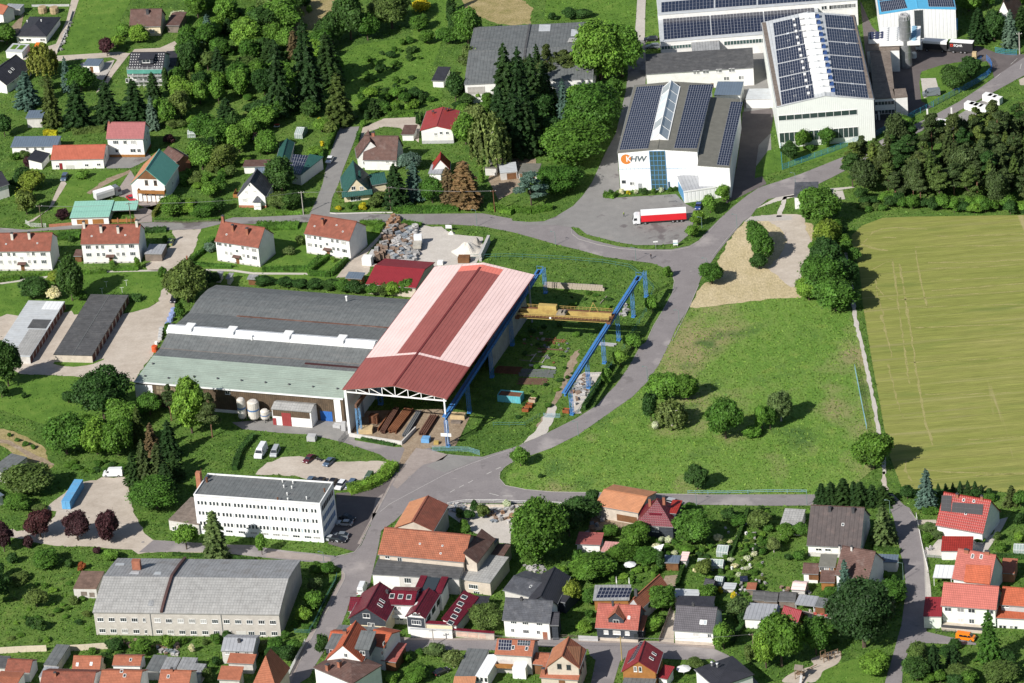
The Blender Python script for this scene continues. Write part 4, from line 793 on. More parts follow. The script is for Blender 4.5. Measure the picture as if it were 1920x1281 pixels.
# ------------------------------------------------ logo hall
R(960,0)
zk=zof((812,1430),(790,1145))
kh=H('white hall with an orange logo on its front and a ridge skylight between solar panels',(790,1146),(1392,1136),zk,(1512,628),(1092,1118),'gy','clad','khaki',ov=.15,name='logo_hall',cat='industrial hall')
kh.pv('l',[(805,1128),(1020,1115),(1147,640),(935,655)],13,27,name='solar_array');kh.pv('r',[(1215,1113),(1385,1115),(1512,637),(1330,640)],10,27,name='solar_array')
A=kh.on('l',(1085,1050));y0_=A.y;y1_=kh.on('r',(1215,650)).y;c=kh.L/2;zr=zk+kh.rise
for i in range(6):
 ya_,yb_=y0_+(y1_-y0_)*i/6+.12,y0_+(y1_-y0_)*(i+1)/6-.12
 kh.add('skylight_pane',MB().slab([(c-2.6,yb_,zr-.2),(c-2.6,ya_,zr-.2),(c,ya_,zr+2.0),(c,yb_,zr+2.0)],.1),frost);kh.add('skylight_pane',MB().slab([(c+2.6,ya_,zr-.2),(c+2.6,yb_,zr-.2),(c,yb_,zr+2.0),(c,ya_,zr+2.0)],.1),frost)
sk=MB().prism([(c-2.6,zr-.4),(c+2.6,zr-.4),(c,zr+1.95)],0,.1)
skf=MB()
for i in range(7):
 y_=y0_+(y1_-y0_)*i/6;skf.bar((c-2.6,y_,zr-.2),(c,y_,zr+2.05),.16);skf.bar((c+2.6,y_,zr-.2),(c,y_,zr+2.05),.16)
skf.bar((c,y0_,zr+2.05),(c,y1_,zr+2.05),.2);skf.bar((c-2.65,y0_,zr-.15),(c-2.65,y1_,zr-.15),.25);skf.bar((c+2.65,y0_,zr-.15),(c+2.65,y1_,zr-.15),.25)
skf.quad([(c-2.6,y0_,zr-.4),(c+2.6,y0_,zr-.4),(c,y0_,zr+1.9)]);skf.quad([(c+2.6,y1_,zr-.4),(c-2.6,y1_,zr-.4),(c,y1_,zr+1.9)])
kh.add('skylight_frame',skf,trim)
bluep=plain('blue_frame_paint',(.10,.27,.48),var=.08,rough=.4)
x0_,x1_=kh.wallpt('F',(1034,1200)).x,kh.wallpt('F',(1150,1200)).x
kh.add('stair_glazing',MB().box(x0_,kh.y0-.04,.3,x1_,kh.y0+.02,zk+.2),glass2)
fr=MB()
for i in range(5):x=x0_+(x1_-x0_)*i/4;fr.box(x-.07,kh.y0-.16,.2,x+.07,kh.y0-.045,zk+.25)
for i in range(9):z=.3+(zk)*i/8;fr.box(x0_,kh.y0-.14,z-.06,x1_,kh.y0-.05,z+.06)
kh.add('glazing_frame',fr,bluep)
kh.add('blue_band',MB().box(kh.x0,kh.y0-.03,zk*.56,kh.x1,kh.y0+.001,zk*.56+.14),bluep)
org=plain('logo_orange',(.60,.20,.04),var=.03,rough=.5);lgrey=plain('logo_grey',(.10,.13,.15),var=.03,rough=.5);lwhite=plain('logo_white',(.8,.8,.8),var=.02)
q=kh.wallpt('F',(856,1195));rr=(kh.wallpt('F',(892,1195)).x-q.x)*1.12
kh.add('logo_disc',MB().tube((q.x,kh.y0-.05,q.z),(q.x,kh.y0+.02,q.z),rr,n=32),org)
def text_mesh(body,size,m,M,name,parent,ext=.02,bold=0.0,shear=0.0):
 cu=bpy.data.curves.new(name,'FONT');cu.body=body;cu.size=size;cu.extrude=ext;cu.align_x='LEFT';cu.align_y='CENTER';cu.offset=bold;cu.shear=shear
 tmp=bpy.data.objects.new('tmp',cu);C.objects.link(tmp);dg=bpy.context.evaluated_depsgraph_get()
 me=bpy.data.meshes.new_from_object(tmp.evaluated_get(dg));C.objects.unlink(tmp);bpy.data.objects.remove(tmp)
 me.name=name;me.materials.clear();return link(name,me,m,parent,M)
RX=Matrix.Rotation(math.pi/2,4,'X')
hgt=2.0
text_mesh('K',hgt*1.3,lwhite,kh.off@Matrix.Translation((q.x-.1,kh.y0-.07,q.z))@RX,'logo_letter',kh.root,.02,.03)
text_mesh('HW',hgt*1.3,lgrey,kh.off@Matrix.Translation((q.x+1.15,kh.y0-.06,q.z))@RX@Matrix.Diagonal((1.05,1,1,1)),'logo_letters',kh.root,.02,.06,.2)
R(960,320)
kh.win('F',[(893,97),(909,97)],.7,1.1,0);kh.door('F',[(962,130)],1.2,2.3,plain('grey_door',(.35,.36,.37)));kh.win('F',[(838,83)],1.2,.9,2,dtrim)
kh.win('F',[(1178,105)],.6,2.0,0,fm=bluep)
R(960,0)
zl=10.2
kb=H('',(1392,1262),(1634,1256),zl,(1748,742),1.0,'shedl','clad','khaki',ov=.12,root=kh,gut=False)
kb.pv('f',[(1535,1238),(1625,1246),(1732,768),(1642,765)],5,27,name='solar_array')
R(960,320)
ka=H('',(1288,157),(1618,108),(1293,245),(1622,5),1.0,'shedb','clad','grey',ov=.05,root=kh,gut=False)
ka.add('blue_glazing',MB().box(-.03,.5,.3,.06,ka.D*.9,ka.ze-.3),bluep)
ka.add('fascia',MB().box(-.1,-.1,ka.ze-.35,ka.L+.1,.04,ka.ze+.08),trim)
# ------------------------------------------------ big hall with central ventilators
R(1440,0)
zb_=zof((92,1112),(68,803))
bh=H('huge white solar-roofed hall with a row of ventilators along its ridge',(66,804),(795,745),zb_,(688,110),(432,718),'gy','cladgreen','light',ov=.15,name='production_hall',cat='industrial hall')
def quadpv(b,side,cs,rows,nu,nv,skip=None):
 for r in range(rows):
  a0,a1=r/rows+.006,(r+1)/rows-.006
  L_=lambda t:(cs[0][0]+(cs[3][0]-cs[0][0])*t,cs[0][1]+(cs[3][1]-cs[0][1])*t);Rr=lambda t:(cs[1][0]+(cs[2][0]-cs[1][0])*t,cs[1][1]+(cs[2][1]-cs[1][1])*t)
  b.pv(side,[L_(a0),Rr(a0),Rr(a1),L_(a1)],nu,nv,skip=[(i,j) for i,j in(skip or[]) if(r,0) and(i+j+r)%1==0])
quadpv(bh,'l',[(106,792),(347,738),(272,120),(38,172)],6,13,4);quadpv(bh,'r',[(505,720),(752,742),(658,124),(423,108)],6,13,4)
bh.sky('l',[(140,198),(148,253),(155,307),(160,365),(167,428),(172,478),(180,540),(185,594),(195,662),(202,722)],1.6,.8,frost)
bh.sky('r',[(565,165),(573,218),(582,275),(590,330),(600,390),(606,448),(616,515),(626,572),(633,630),(642,688)],1.6,.8,frost)
c=bh.L/2
for i in range(13):
 y=4+(bh.D-8)*i/12;zr=zb_+bh.rise
 bh.add('ventilator',MB().box(c-3.0,y-.9,zr-.7,c+2.0,y+.9,zr+.45).tube((c-3,y,zr+.35),(c+2,y,zr+.35),.8,n=8),trim)
 bh.add('vent_hood',MB().box(c+2.05,y-.8,zr-.8,c+3.4,y+.8,zr+.25),plain('deep_blue_hood',(.04,.09,.25)))
 bh.add('roof_hatch',MB().box(c-5.2,y-.4,zr-1.0,c-4.4,y+.4,zr-.2),trim)
def strip(b,side,p0,p1,p2,n,gm=None,nm='window_band'):
 A_,B_,Cc=b.wallpt(side,p0),b.wallpt(side,p1),b.wallpt(side,p2);z1,z0=A_.z,Cc.z
 y=b.y0;o=b.add(nm,MB().box(A_.x,y-.03,z0,B_.x,y+.01,z1),gm or glass2);f=MB()
 for i in range(n+1):x=A_.x+(B_.x-A_.x)*i/n;f.box(x-.06,y-.12,z0-.02,x+.06,y-.031,z1+.02)
 f.box(A_.x-.06,y-.12,z1+.021,B_.x+.06,y-.031,z1+.12);f.box(A_.x-.06,y-.12,z0-.12,B_.x+.06,y-.031,z0-.021)
 link('band_frame',f.mesh('band_frame'),trim,o);return o
strip(bh,'F',(78,870),(668,830),(79,905),10);strip(bh,'F',(85,1000),(676,958),(90,1070),16)
for side_,x in(('L',.05),('R',0)):bh.add('roof_walkway',MB().box(x+.1 if side_=='L' else bh.L-1.6,.5,zb_+.05 if side_=='L' else zb_+.05,x+1.5 if side_=='L' else bh.L-.2,bh.D-.5,zb_+.25),T['gravel'])
an=H('grey flat-roofed annex of the huge solar hall with gravelled roof and open ground floor',(797,742),(953,733),7.3,(902,380),0,'flat','white','gravel',ov=.1,name='annex',cat='annex',gut=False)
a2=H('',(953,733),(1048,725),7.3,(1040,660),0,'flat','white','gravel',ov=.1,root=an,gut=False)
strip(an,'F',(800,765),(946,755),(800,790),6,glass);strip(an,'F',(800,830),(950,822),(800,856),6,glass)
an.add('bay_shade_panel',MB().box(.5,an.y0-.05,0,an.L,an.y0+.01,2.8),dtrim)  # dark panel on the wall paints the shade of the open ground floor
for i in range(4):an.add('column',MB().box(1+i*7.5,-.3,0,1.5+i*7.5,.05,2.8),W['white'])
fb=H('white flat-roofed plant building carrying rows of cooling fans',(742,382),(985,374),7.6,(958,236),0,'flat','white','gravel',ov=.05,name='plant_building',cat='building',gut=False)
ct=empty('cooling_unit',fb.F@Matrix.Translation((fb.L*.38,2.2,7.6)),'bank of blue and white cooling fans on the plant building roof','cooling unit')
MB().box(0,0,.4,13,12,1.8).build('casing',trim,ct)
fan=MB().tube((0,0,1.8),(0,0,2.15),.8,n=12).mesh('fan')
for i in range(4):
 for j in range(7):link('fan',fan,plain('fan_pale_blue',(.25,.45,.6)) if i>1 else trim,ct,Matrix.Translation((2+i*3,1.2+j*1.6,0)))
ct=empty('cooling_unit',fb.F@Matrix.Translation((-.6,5,7.6)),'small dark cooling unit at the left end of the plant building roof','cooling unit')
MB().box(1,0,.2,6.5,6,1.6).build('casing',trim,ct)
for i in range(3):
 for j in range(3):link('fan',fan,plain('fan_dark',(.05,.06,.12)),ct,Matrix.Translation((2.0+i*1.75,1.0+j*1.9,-.2)))
b=P((1038,498));hs=zof((1038,498),(1020,115));rs_=44/4/scale_at((1038,498))
t=empty('silo',Matrix.Translation(b),'tall cylindrical steel silo beside the plant building','silo')
steel=plain('brushed_steel',(.42,.43,.44),var=.25,rough=.35,metal=.6,pat=('seam',.5,.2))
MB().lathe((0,0,0),[(rs_,0),(rs_,hs-1.2),(rs_*.9,hs-1.2),(rs_*.85,hs-.2),(0,hs)],24).build('silo_shell',steel,t,smooth=False)
for i in range(8):MB().lathe((0,0,0),[(rs_+.01,hs*i/8+.8),(rs_+.07,hs*i/8+.85),(rs_+.07,hs*i/8+.95),(rs_+.01,hs*i/8+1.0)],24).build('hoop',steel,t)
cage=MB()
for i in range(14):a=i*.449;cage.bar((math.cos(a)*rs_,math.sin(a)*rs_,hs-1.2),(math.cos(a)*rs_,math.sin(a)*rs_,hs+.1),.1);cage.box(math.cos(a*3)*rs_*.6-.3,math.sin(a*3)*rs_*.6-.3,hs-.9,math.cos(a*3)*rs_*.6+.3,math.sin(a*3)*rs_*.6+.3,hs+.3)
cage.build('top_gantry',W['grey'],t)
zc=zof((1420,290),(1408,68))
bl=H('white hall with sky blue roof edging at the top edge of the photo',(836,106),(1409,68),zc,34,(1098,64),'gy','clad','blue',ov=.1,name='workshop_hall',cat='industrial hall')
bl.pv('l',[(850,92),(1045,62),(1020,-10),(835,15)],14,3);bl.pv('l',[(836,10),(1018,-14),(990,-120),(800,-95)],14,4)
bl.pv('r',[(1205,52),(1400,54),(1385,-10),(1195,-10)],12,3);bl.pv('r',[(1194,-14),(1383,-14),(1360,-120),(1160,-120)],12,4)
A_=bl.wallpt('F',(1100,160));B_=bl.wallpt('F',(1163,160))
bl.add('window_band',MB().box(A_.x,bl.y0-.05,1.0,B_.x,bl.y0+.01,zc+.4),glass)
fr=MB()
for i in range(4):x=A_.x+(B_.x-A_.x)*i/3;fr.box(x-.06,bl.y0-.12,1,x+.06,bl.y0-.051,zc+.5)
for i in range(9):z=1+zc*i/9;fr.box(A_.x,bl.y0-.11,z,B_.x,bl.y0-.052,z+.1)
bl.add('glazing_frame',fr,dtrim)
bx=H('small pale annex with a sky blue lean-to roof on the blue-edged hall',(1268,230),(1424,224),(1275,290),(1410,158),1.0,'shedb','pale','blue',ov=.15,name='annex',cat='annex')
R(0,0,1)
c2=H('long white factory building with a solar roof at the top edge of the photo',(1234,28),(1608,0),9.0,34,0,'flat','white','light',ov=.1,name='factory_building',cat='industrial hall',gut=False)
c2.pv('f',[(1240,24),(1338,16),(1338,-3),(1240,5)],15,3);c2.pv('f',[(1341,15.5),(1418,10),(1418,-10),(1341,-4)],12,3);c2.pv('f',[(1421,10),(1600,-3),(1600,-25),(1421,-12)],26,3)
c1=H('lower front wing of the factory with a solar roof and ribbon windows',(1238,79),(1540,56),6.6,(1236,31),.8,'shedb','white','light',ov=.1,name='factory_wing',cat='industrial hall',gut=False)
c1.pv('f',[(1245,75),(1333,67),(1330,29),(1243,36)],14,7);c1.pv('f',[(1335,67),(1433,59),(1430,22),(1332,29)],16,7);c1.pv('f',[(1435,59),(1530,51),(1526,14),(1432,22)],15,7)
R(960,0)
strip(c1,'F',(1120,348),(1342,333),(1122,372),10);strip(c1,'F',(1590,312),(1920,290),(1592,340),14)
A_=c1.wallpt('F',(1345,330));B_=c1.wallpt('F',(1553,320))
c1.add('canopy',MB().slab([(A_.x,-5,4.6),(B_.x,-5,4.6),(B_.x,c1.y0-.01,5.6),(A_.x,c1.y0-.01,5.6)],.3),T['corr']);c1.add('canopy_post',MB().box(A_.x+.5,-4.6,0,A_.x+.8,-4.3,4.5).box(B_.x-.8,-4.6,0,B_.x-.5,-4.3,4.5),dtrim)
c1.add('loading_door',MB().box(A_.x+2,c1.y0-.05,0,B_.x-2,c1.y0+.01,3.2),dtrim)
R(1440,0);c2.row('F',(476,55),(640,42),7,1.6,1.5,1);c2.row('F',(412,60),(430,58),2,1.0,1.4,0)
R(960,0)
zo=6.3
of=H('long two-storey white office with a dark flat-pitched roof behind the logo hall',(1004,556),(1813,506),zo,(1808,376),.9,'shedb','white','darkfelt',ov=.15,name='office_block',cat='office building')
of.win('F',[(1370,545),(1396,543),(1443,540),(1466,539),(1540,533),(1563,532),(1637,527),(1660,526),(1600,590),(1617,589),(1711,583),(1728,582)],.9,1.3)
of.door('F',[(1500,640),(1550,640)],1.0,1.6)
sh=H('small grey-roofed link building between the logo hall and the white office',(1515,712),(1712,712),5.0,(1735,622),.5,'shedb','white','navy',ov=.1,name='link_building',cat='building')
w1=H('low white flat-roofed store between the logo hall and the huge solar hall',(1752,745),(1960,742),3.2,8,0,'flat','white','light',ov=.1,name='store',cat='store',gut=False)
w1.panel('F',(1870,770),(1930,830),trim,'roller_door')
R(0,0,1)
wh=H('broad grey felt-roofed warehouse half hidden behind the tall trees',(870,158),(1112,147),6.9,(890,51),1.4,'gx','white','felt',ov=.2,name='warehouse',cat='warehouse')
R(480,0);wh.panel('F',(1585,655),(1720,705),W['concrete'],'panel')
R(960,0)
for(a_,b_,m_) in(((135,170),(100,430),'darkfelt'),):
 A_,B_=wh.on('f',(105,330)),wh.on('f',(80,430));wh.add('roof_joint',MB().box(A_.x-.35,0,wh.ze+.1,A_.x+.35,wh.D/2,wh.ze+.3).bar((A_.x,0,wh.ze+.2),(A_.x,wh.D/2,wh.ze+1.5),.7,.2).bar((A_.x,wh.D/2,wh.ze+1.5),(A_.x,wh.D,wh.ze+.2),.7,.2),T['darkfelt'])
for cs in(((440,270),(505,275),(510,225),(445,220)),((555,240),(608,240),(612,165),(560,165)),((200,235),(285,235),(290,185),(205,185))):
 q_=[wh.on('b',c_)+Vector((0,0,.05)) for c_ in cs];wh.add('roof_patch',MB().slab(q_,.04),T['light'])
q_=[wh.on('f',c_)+Vector((0,0,.05)) for c_ in((415,318),(650,312),(660,278),(430,285))];wh.add('roof_patch',MB().slab(q_,.04),T['asbestos'])
# ------------------------------------------------ white office block
R(0,0,1)
zo=zof((608,1018),(600,946));ob=H('four-storey white office block with a dark flat roof beside the main road',(363,929),(600,946),zo,(629,906),0,'flat',plain('painted_concrete',(.78,.79,.80),var=.05),'felt',ov=.02,name='office_block',cat='office building',gut=False)
ob.add('parapet',MB().box(-.05,-.05,zo-.1,ob.L+.05,.25,zo+.35).box(-.05,ob.D-.25,zo-.1,ob.L+.05,ob.D+.05,zo+.35).box(-.05,.26,zo-.1,.25,ob.D-.26,zo+.35).box(ob.L-.25,.26,zo-.1,ob.L+.05,ob.D-.26,zo+.35),trim)
pb=plain('pale_blue_infill',(.45,.55,.62),var=.08)
bays=[(1515,1200),(1605,1210),(1695,1218),(1790,1227),(1880,1237),(1965,1245),(2050,1253),(2115,1258),(2200,1265),(2288,1272),(2355,1280)]
R(0,640)
b0=[ob.wallpt('F',p) for p in bays]
for r,z in enumerate([q.z for q in[b0[0]]*4]):
 pass
ztop=b0[5].z;st=3.15
for r in range(3):
 for i,q in enumerate(b0):
  w_=3.0 if i in(0,1,2,3,4,5,8) else 1.9
  f=ob.add('window_band',MB().box(q.x-w_/2,ob.y0-.03,ztop-st*r-.5,q.x+w_/2,ob.y0+.01,ztop-st*r+.55),glass)
  k=MB().box(q.x-w_/2,ob.y0-.09,ztop-st*r-.72,q.x+w_/2,ob.y0-.031,ztop-st*r-.625);n_=3 if w_>2 else 2
  for j in range(n_+1):x=q.x-w_/2+w_*j/n_;k.box(x-.2,ob.y0-.1,ztop-st*r-.62,x+.2,ob.y0-.031,ztop-st*r+.62)
  link('band_frame',k.mesh('band_frame'),trim,f)
  if i<len(b0)-1:
   x2=(q.x+w_/2+b0[i+1].x-(3.0 if i+1 in(0,1,2,3,4,5,8) else 1.9)/2)/2;ob.add('infill_panel',MB().box(x2-.45,ob.y0-.02,ztop-st*r-.6,x2+.45,ob.y0+.01,ztop-st*r+.6),pb)
for i,q in enumerate(b0):
 ob.win('F',[Vector((q.x,ob.y0,1.4))],2.0,.8,2)
gb=plain('blue_grey_lettering',(.12,.2,.36),var=.3)
for r in range(3):
 for i in range(7):y=1.2+i*(ob.D-2)/7;ob.add('side_window',MB().box(ob.x1-.01,y,ztop-st*r-.7,ob.x1+.05,y+1.1,ztop-st*r+.9),gb if r else glass)
R(480,640);ob.vent('f',[(200,1058),(278,1068),(210,1098),(270,1105),(235,1155),(240,1195),(380,1185)],.14,.7);ob.vent('f',[(165,1198),(515,1130)],.2,.9,rusty)
R(0,640);q=P((1470,1140),zo);F_=ob.Fi@q
ob.add('brick_chimney',MB().box(-1.7,6.9,0,-.4,8.2,zo+2.9),W['brick']);ob.add('chimney_ladder',MB().bar((-.1,7,zo),(-.1,7,zo+4),.08).bar((-.1,7.6,zo),(-.1,7.6,zo+4),.08).tube((1.2,7.5,zo),(1.2,7.5,zo+1.4),.35),rusty)
R(0,960)
lx=H('low pale annex with a flat roof at the left end of the white office block',(1262,58),(1490,95),3.2,13,0,'flat','pale','gravel',ov=.05,name='annex',cat='annex',gut=False)
lx.row('F',(1308,125),(1465,140),2,1.3,1.2,1)
# ------------------------------------------------ old grey factory, bottom left
zf=zof((190,1198-1),(175,1149));R(0,0,1);zf=zof((528,1197),(524,1153));R(0,960)
ff=profhall('long old factory with a curved grey sheet roof and two rows of windows',(693,752),(1916+178,770),zf,[(712,680),(735,605),(775,482),(835,400),(882,346)],['asbestos','asbestos','asbestos','corr','corr'],plain('factory_render',(.50,.47,.425),var=.14,dirt=((.34,.31,.28),.5)))
R(0,960)
ff.win('F',[(x,y) for x,y in((753,807),(838,807),(925,808),(1010,810),(1182,812),(1267,817),(1355,817),(1440,818),(1526,820),(1613,821),(1700,822),(1786,824),(1872,825),(1961,826),(2047,828))],1.7,1.2,2)
ff.win('F',[(768,890),(852,892),(937,893),(1023,896),(1195,898),(1281,900),(1367,902),(1453,905),(1540,905),(1626,906),(1712,908),(1886,910),(1971,912),(2059,912)],1.7,1.2,2)
ff.win('F',[(1082,810),(1095,898)],.8,1.2,1);ff.panel('F',(1770,893),(1850,945),blinds,'boarded_opening')
for px in(1135,1665):q=ff.wallpt('F',(px,850));ff.add('downpipe',MB().bar((q.x,.2,0),(q.x,.2,zf),.14),gutterm)
q=ff.loc((1215,750),(0,0,zf),(0,0,1));pw=MB()
for(ya_,za_),(yb_,z2_) in zip(ff.pr,ff.pr[1:]):pw.bar((q.x,ya_,za_+.25),(q.x,yb_,z2_+.25),.7,.7)
ff.add('fire_wall',pw,plain('dark_brown_capping',(.10,.055,.05),var=.2))
q=ff.on('4',(1028,425));ff.add('chimney',MB().box(q.x-1.1,q.y-.7,q.z-.5,q.x+1.1,q.y+.7,q.z+2.6),chimb)
for cs in(((860,402),(930,402),(935,385),(870,384)),((965,465),(1040,468),(1045,448),(985,446)),((1150,470),(1205,470),(1210,450),(1165,450)),((1105,705),(1145,707),(1155,665),(1120,663))):
 side_='4' if cs[0][1]<440 else('3' if cs[0][1]<480 else '1');q_=[ff.on(side_,c_)+Vector((0,0,.06)) for c_ in cs];ff.add('roof_patch',MB().slab(q_,.04),T['light'] if cs[0][1]<500 else T['corr'])
R(0,960)
fl=H('tumbledown lean-to with a rusty flat roof at the left end of the old factory',(548,572),(722,575),3.0,9,0,'flat','pale',plain('rusty_felt',(.2,.13,.10),var=.4),ov=.05,name='lean_to',cat='lean-to',gut=False)
fl.panel('F',(605,598),(655,628),W['graywood'],'shutter');fl.panel('F',(668,605),(712,638),W['graywood'],'shutter')
# ---------------------------------------------------------------- dwellings, sheds, garages
RT_=lambda s,pts,**k:s.sky('f',pts,.9,1.2,**k)
# --- top left
R(0,0)
s=H('white bungalow with a black hipped roof at the top left',(113,270),(348,274),2.7,(470,128),(245,158),'hip','white','anthracite',hipf=.5);s.win('F',[(160,300),(215,300),(320,300)],1.8,1.0);s.vent('f',[(205,165),(310,160)],.15,.5)
s=H('flat-roofed garage with two green beds on its roof beside the orange van',(40,386),(166,392),2.5,(212,330),0,'flat','white','light',ov=.1,name='garage',cat='garage',gut=False)
s.add('roof_planting',MB().box(s.L*.15,s.D*.3,2.51,s.L*.42,s.D*.8,2.62),G['lawn']);s.add('roof_planting',MB().box(s.L*.55,s.D*.3,2.51,s.L*.85,s.D*.8,2.62),G['lawn'])
s=H('white house with a steep black roof cut by the left edge below the bungalow',(50,640),(238,500),3.2,11,(140,396),'gx','white','anthracite');s.win('F',[(95,610),(170,560)],1.4,1.1);s.sky('f',[(75,540),(95,518)],.8,1.2)
s=H('small white flat-roofed garage on the concrete yard by the lane',(620,490),(742,492),2.6,(766,440),0,'flat','white','navy',ov=.08,name='garage',cat='garage',gut=False);s.door('F',[(690,535)])
s=H('white house with scaffolding, green netting and a black roof full of roof hooks',(960,517),(1222,514),6.2,11.5,(1090,393),'gx','white','anthracite')
s.win('F',[(965,605),(1050,605),(1100,600),(1170,605)],2.0,1.4,1);s.win('F',[(975,558),(1090,553),(1180,555)],1.6,1.2,1)
dormer(s,s.L*.52,1.0,4.8,4.0,7.6,1.6,.3,'slate','anthracite','flat',(2.6,1.1))
hk=MB()
for i in range(14):
 for j in range(6):
  if 5<=i<=9 and j<4:continue
  q=s.sl['f'][0]+s.sl['f'][1]*((i+.6)/14.2)+s.sl['f'][2]*((j+.6)/6.4);hk.box(q.x-.15,q.y-.1,q.z,q.x+.15,q.y+.15,q.z+.14)
o=s.add('roof_hooks',hk,trim);o['kind']='stuff'
sc=empty('scaffolding',s.F,'steel scaffolding with green netting in front of the black-roofed white house','scaffolding')
m=MB()
for i in range(8):
 x=s.L*i/7
 for y in(-1.6,-.5):m.bar((x,y,0),(x,y,7.4),.09)
for z in(2.2,4.2,6.2):m.bar((0,-1.6,z+1),(s.L,-1.6,z+1),.07);m.bar((0,-1.6,z+.5),(s.L,-1.6,z+.5),.06)
m.build('poles',W['grey'],sc);MB().box(0,-1.6,2.1,s.L,-.5,2.2).box(0,-1.6,4.1,s.L,-.5,4.2).box(0,-1.6,6.1,s.L,-.5,6.2).build('decks',W['grey'],sc)
MB().box(0,-1.75,5.2,s.L,-1.7,6.6).build('netting',plain('green_netting',(.10,.32,.26)),sc)
s=H('',(1225,505),(1318,500),3.0,(1330,405),1.2,'shedb','white','anthracite',root=s)
s=H('house with a faded brown-grey tiled roof and a dark chimney behind the black-roofed white house',(968,202),(1206,197),3.6,9.5,(1090,68),'gx','cream','brown');s.chim('f',[(1108,100)],.9,.8,1.2,dtrim);s.win('F',[(1040,235),(1140,235)],1.6,1.2);s.win('R',[(1222,140)],1.0,1.1)
s=H('',(1240,190),(1345,192),2.8,(1400,110),1.0,'shedb','graywood','brown',root=s)
s=H('square white house with a dusty pink roof and two window rows',(794,1041),(1076,1041),6.6,9.0,(940,917),'gx','white','mauve',plinth=(.9,'orangewood'))
s.win('F',[(868,1068),(1000,1068)],1.8,1.3,2);s.win('F',[(938,1068),(878,1131),(1043,1130)],1.2,1.3);s.win('F',[(998,1130)],1.8,1.3);s.win('R',[(1100,1050),(1105,1000)],1.0,1.2);s.chim('f',[(820,925)],.5,.5,.8)
s=H('long low white outbuilding with an orange-red sheet roof',(378,1200),(777,1192),3.4,10.5,(610,1088),'gx','white',plain('orange_sheet_roof',(.42,.12,.075),var=.16,rough=.5,pat=('seam',.5,.12)),name='outbuilding',cat='outbuilding',ov=.2)
s.win('F',[(432,1248),(650,1240),(740,1235)],1.2,.9);s.panel('F',(495,1240),(562,1285),blinds,'garage_door');s.door('F',[(462,1281)],1.0,2.1,T['wine']);s.win('R',[(792,1170)],.9,1.3)
s=H('low white garage block with a long blue-grey roof',(78,1102),(430,1098),3.0,(475,1036),.8,'shedb','white','navy',name='outbuilding',cat='outbuilding');s.win('F',[(205,1118),(265,1118),(320,1115)],.9,1.2)
s=H('',(315,1220),(375,1150),2.6,5,1.0,'shedb','white','anthracite',root=s)
s=H('small pale shed with a blue-grey roof under the dark conifers',(190,886),(318,884),3.6,(325,832),.3,'shedb','pale','navy',name='shed',cat='shed')
s=H('cream brick house with brown tiled roof behind the teal-roofed house',(1215,1150),(1330,1220),3.6,(1378,1150),1.6,'gx','brick','brown')
R(0,320)
g5=H('white chalet with a teal and orange roof and a carved wooden balcony',(975,104),(1240,112),(1250,208),(1337,-40),(1082,-10),'gy','white','green')
g5.win('F',[(1100,165),(1150,165)],1.3,1.9);g5.win('F',[(1098,90),(1165,92)],1.0,1.7,fm=W['wood']);g5.win('R',[(1295,95)],.8,1.2)
V=Vector
x0_,x1_=g5.wallpt('F',(1042,140)).x,g5.wallpt('F',(1236,140)).x
zb=g5.wallpt('F',(1140,155)).z;g5.add('balcony',MB().box(x0_,-1.3,zb-.2,x1_+.3,g5.y0,zb).box(x0_,-1.35,zb,x1_+.3,-1.25,zb+1.0).box(x0_-.05,-1.3,zb,x0_+.05,g5.y0,zb+1).box(x1_+.25,-1.3,zb,x1_+.35,g5.y0,zb+1),W['orangewood'])
for i in range(4):x=x0_+(x1_-x0_)*i/3;g5.add('balcony_post',MB().box(x-.1,-1.3,0,x+.1,-1.1,zb),W['wood'])
q=[v+V((0,0,.05)) for v in(V((0,g5.D,g5.ze)),V((0,0,g5.ze)),V((g5.L/2-.1,0,g5.ze+g5.rise-.1)),V((g5.L/2-.1,g5.D,g5.ze+g5.rise-.1)))]
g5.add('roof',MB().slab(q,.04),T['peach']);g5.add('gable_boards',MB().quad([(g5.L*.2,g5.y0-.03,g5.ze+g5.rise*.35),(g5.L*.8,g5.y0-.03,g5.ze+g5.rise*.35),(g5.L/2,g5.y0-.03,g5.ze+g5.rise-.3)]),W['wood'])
s=H('long teal-roofed garage block with orange doors beside the town road',(522,354),(818,345),2.8,(548,250),.9,'shedb','white',plain('mint_metal_roof',(.27,.52,.42),var=.06,rough=.45,pat=('tile',1.0,.15)),name='garage_block',cat='garage')
s.panel('F',(575,368),(663,400),W['orangewood'],'garage_door');s.panel('F',(692,365),(780,398),W['orangewood'],'garage_door')
t_=H('',(818,300),(1022,293),2.8,(1010,237),.5,'shedb',None,MATS['mint_metal_roof'],root=s)
t_.add('back_wall',MB().box(.2,t_.D-.5,0,t_.L-.2,t_.D-.3,2.8),W['sand'])
for i in range(4):t_.add('post',MB().box(t_.L*i/3.1+.1,-3.2,0,t_.L*i/3.1+.4,-2.9,1.6),W['brick'])
t_.add('fence_boards',MB().box(.2,-3.1,.2,t_.L,-3.0,1.2),W['orangewood'])
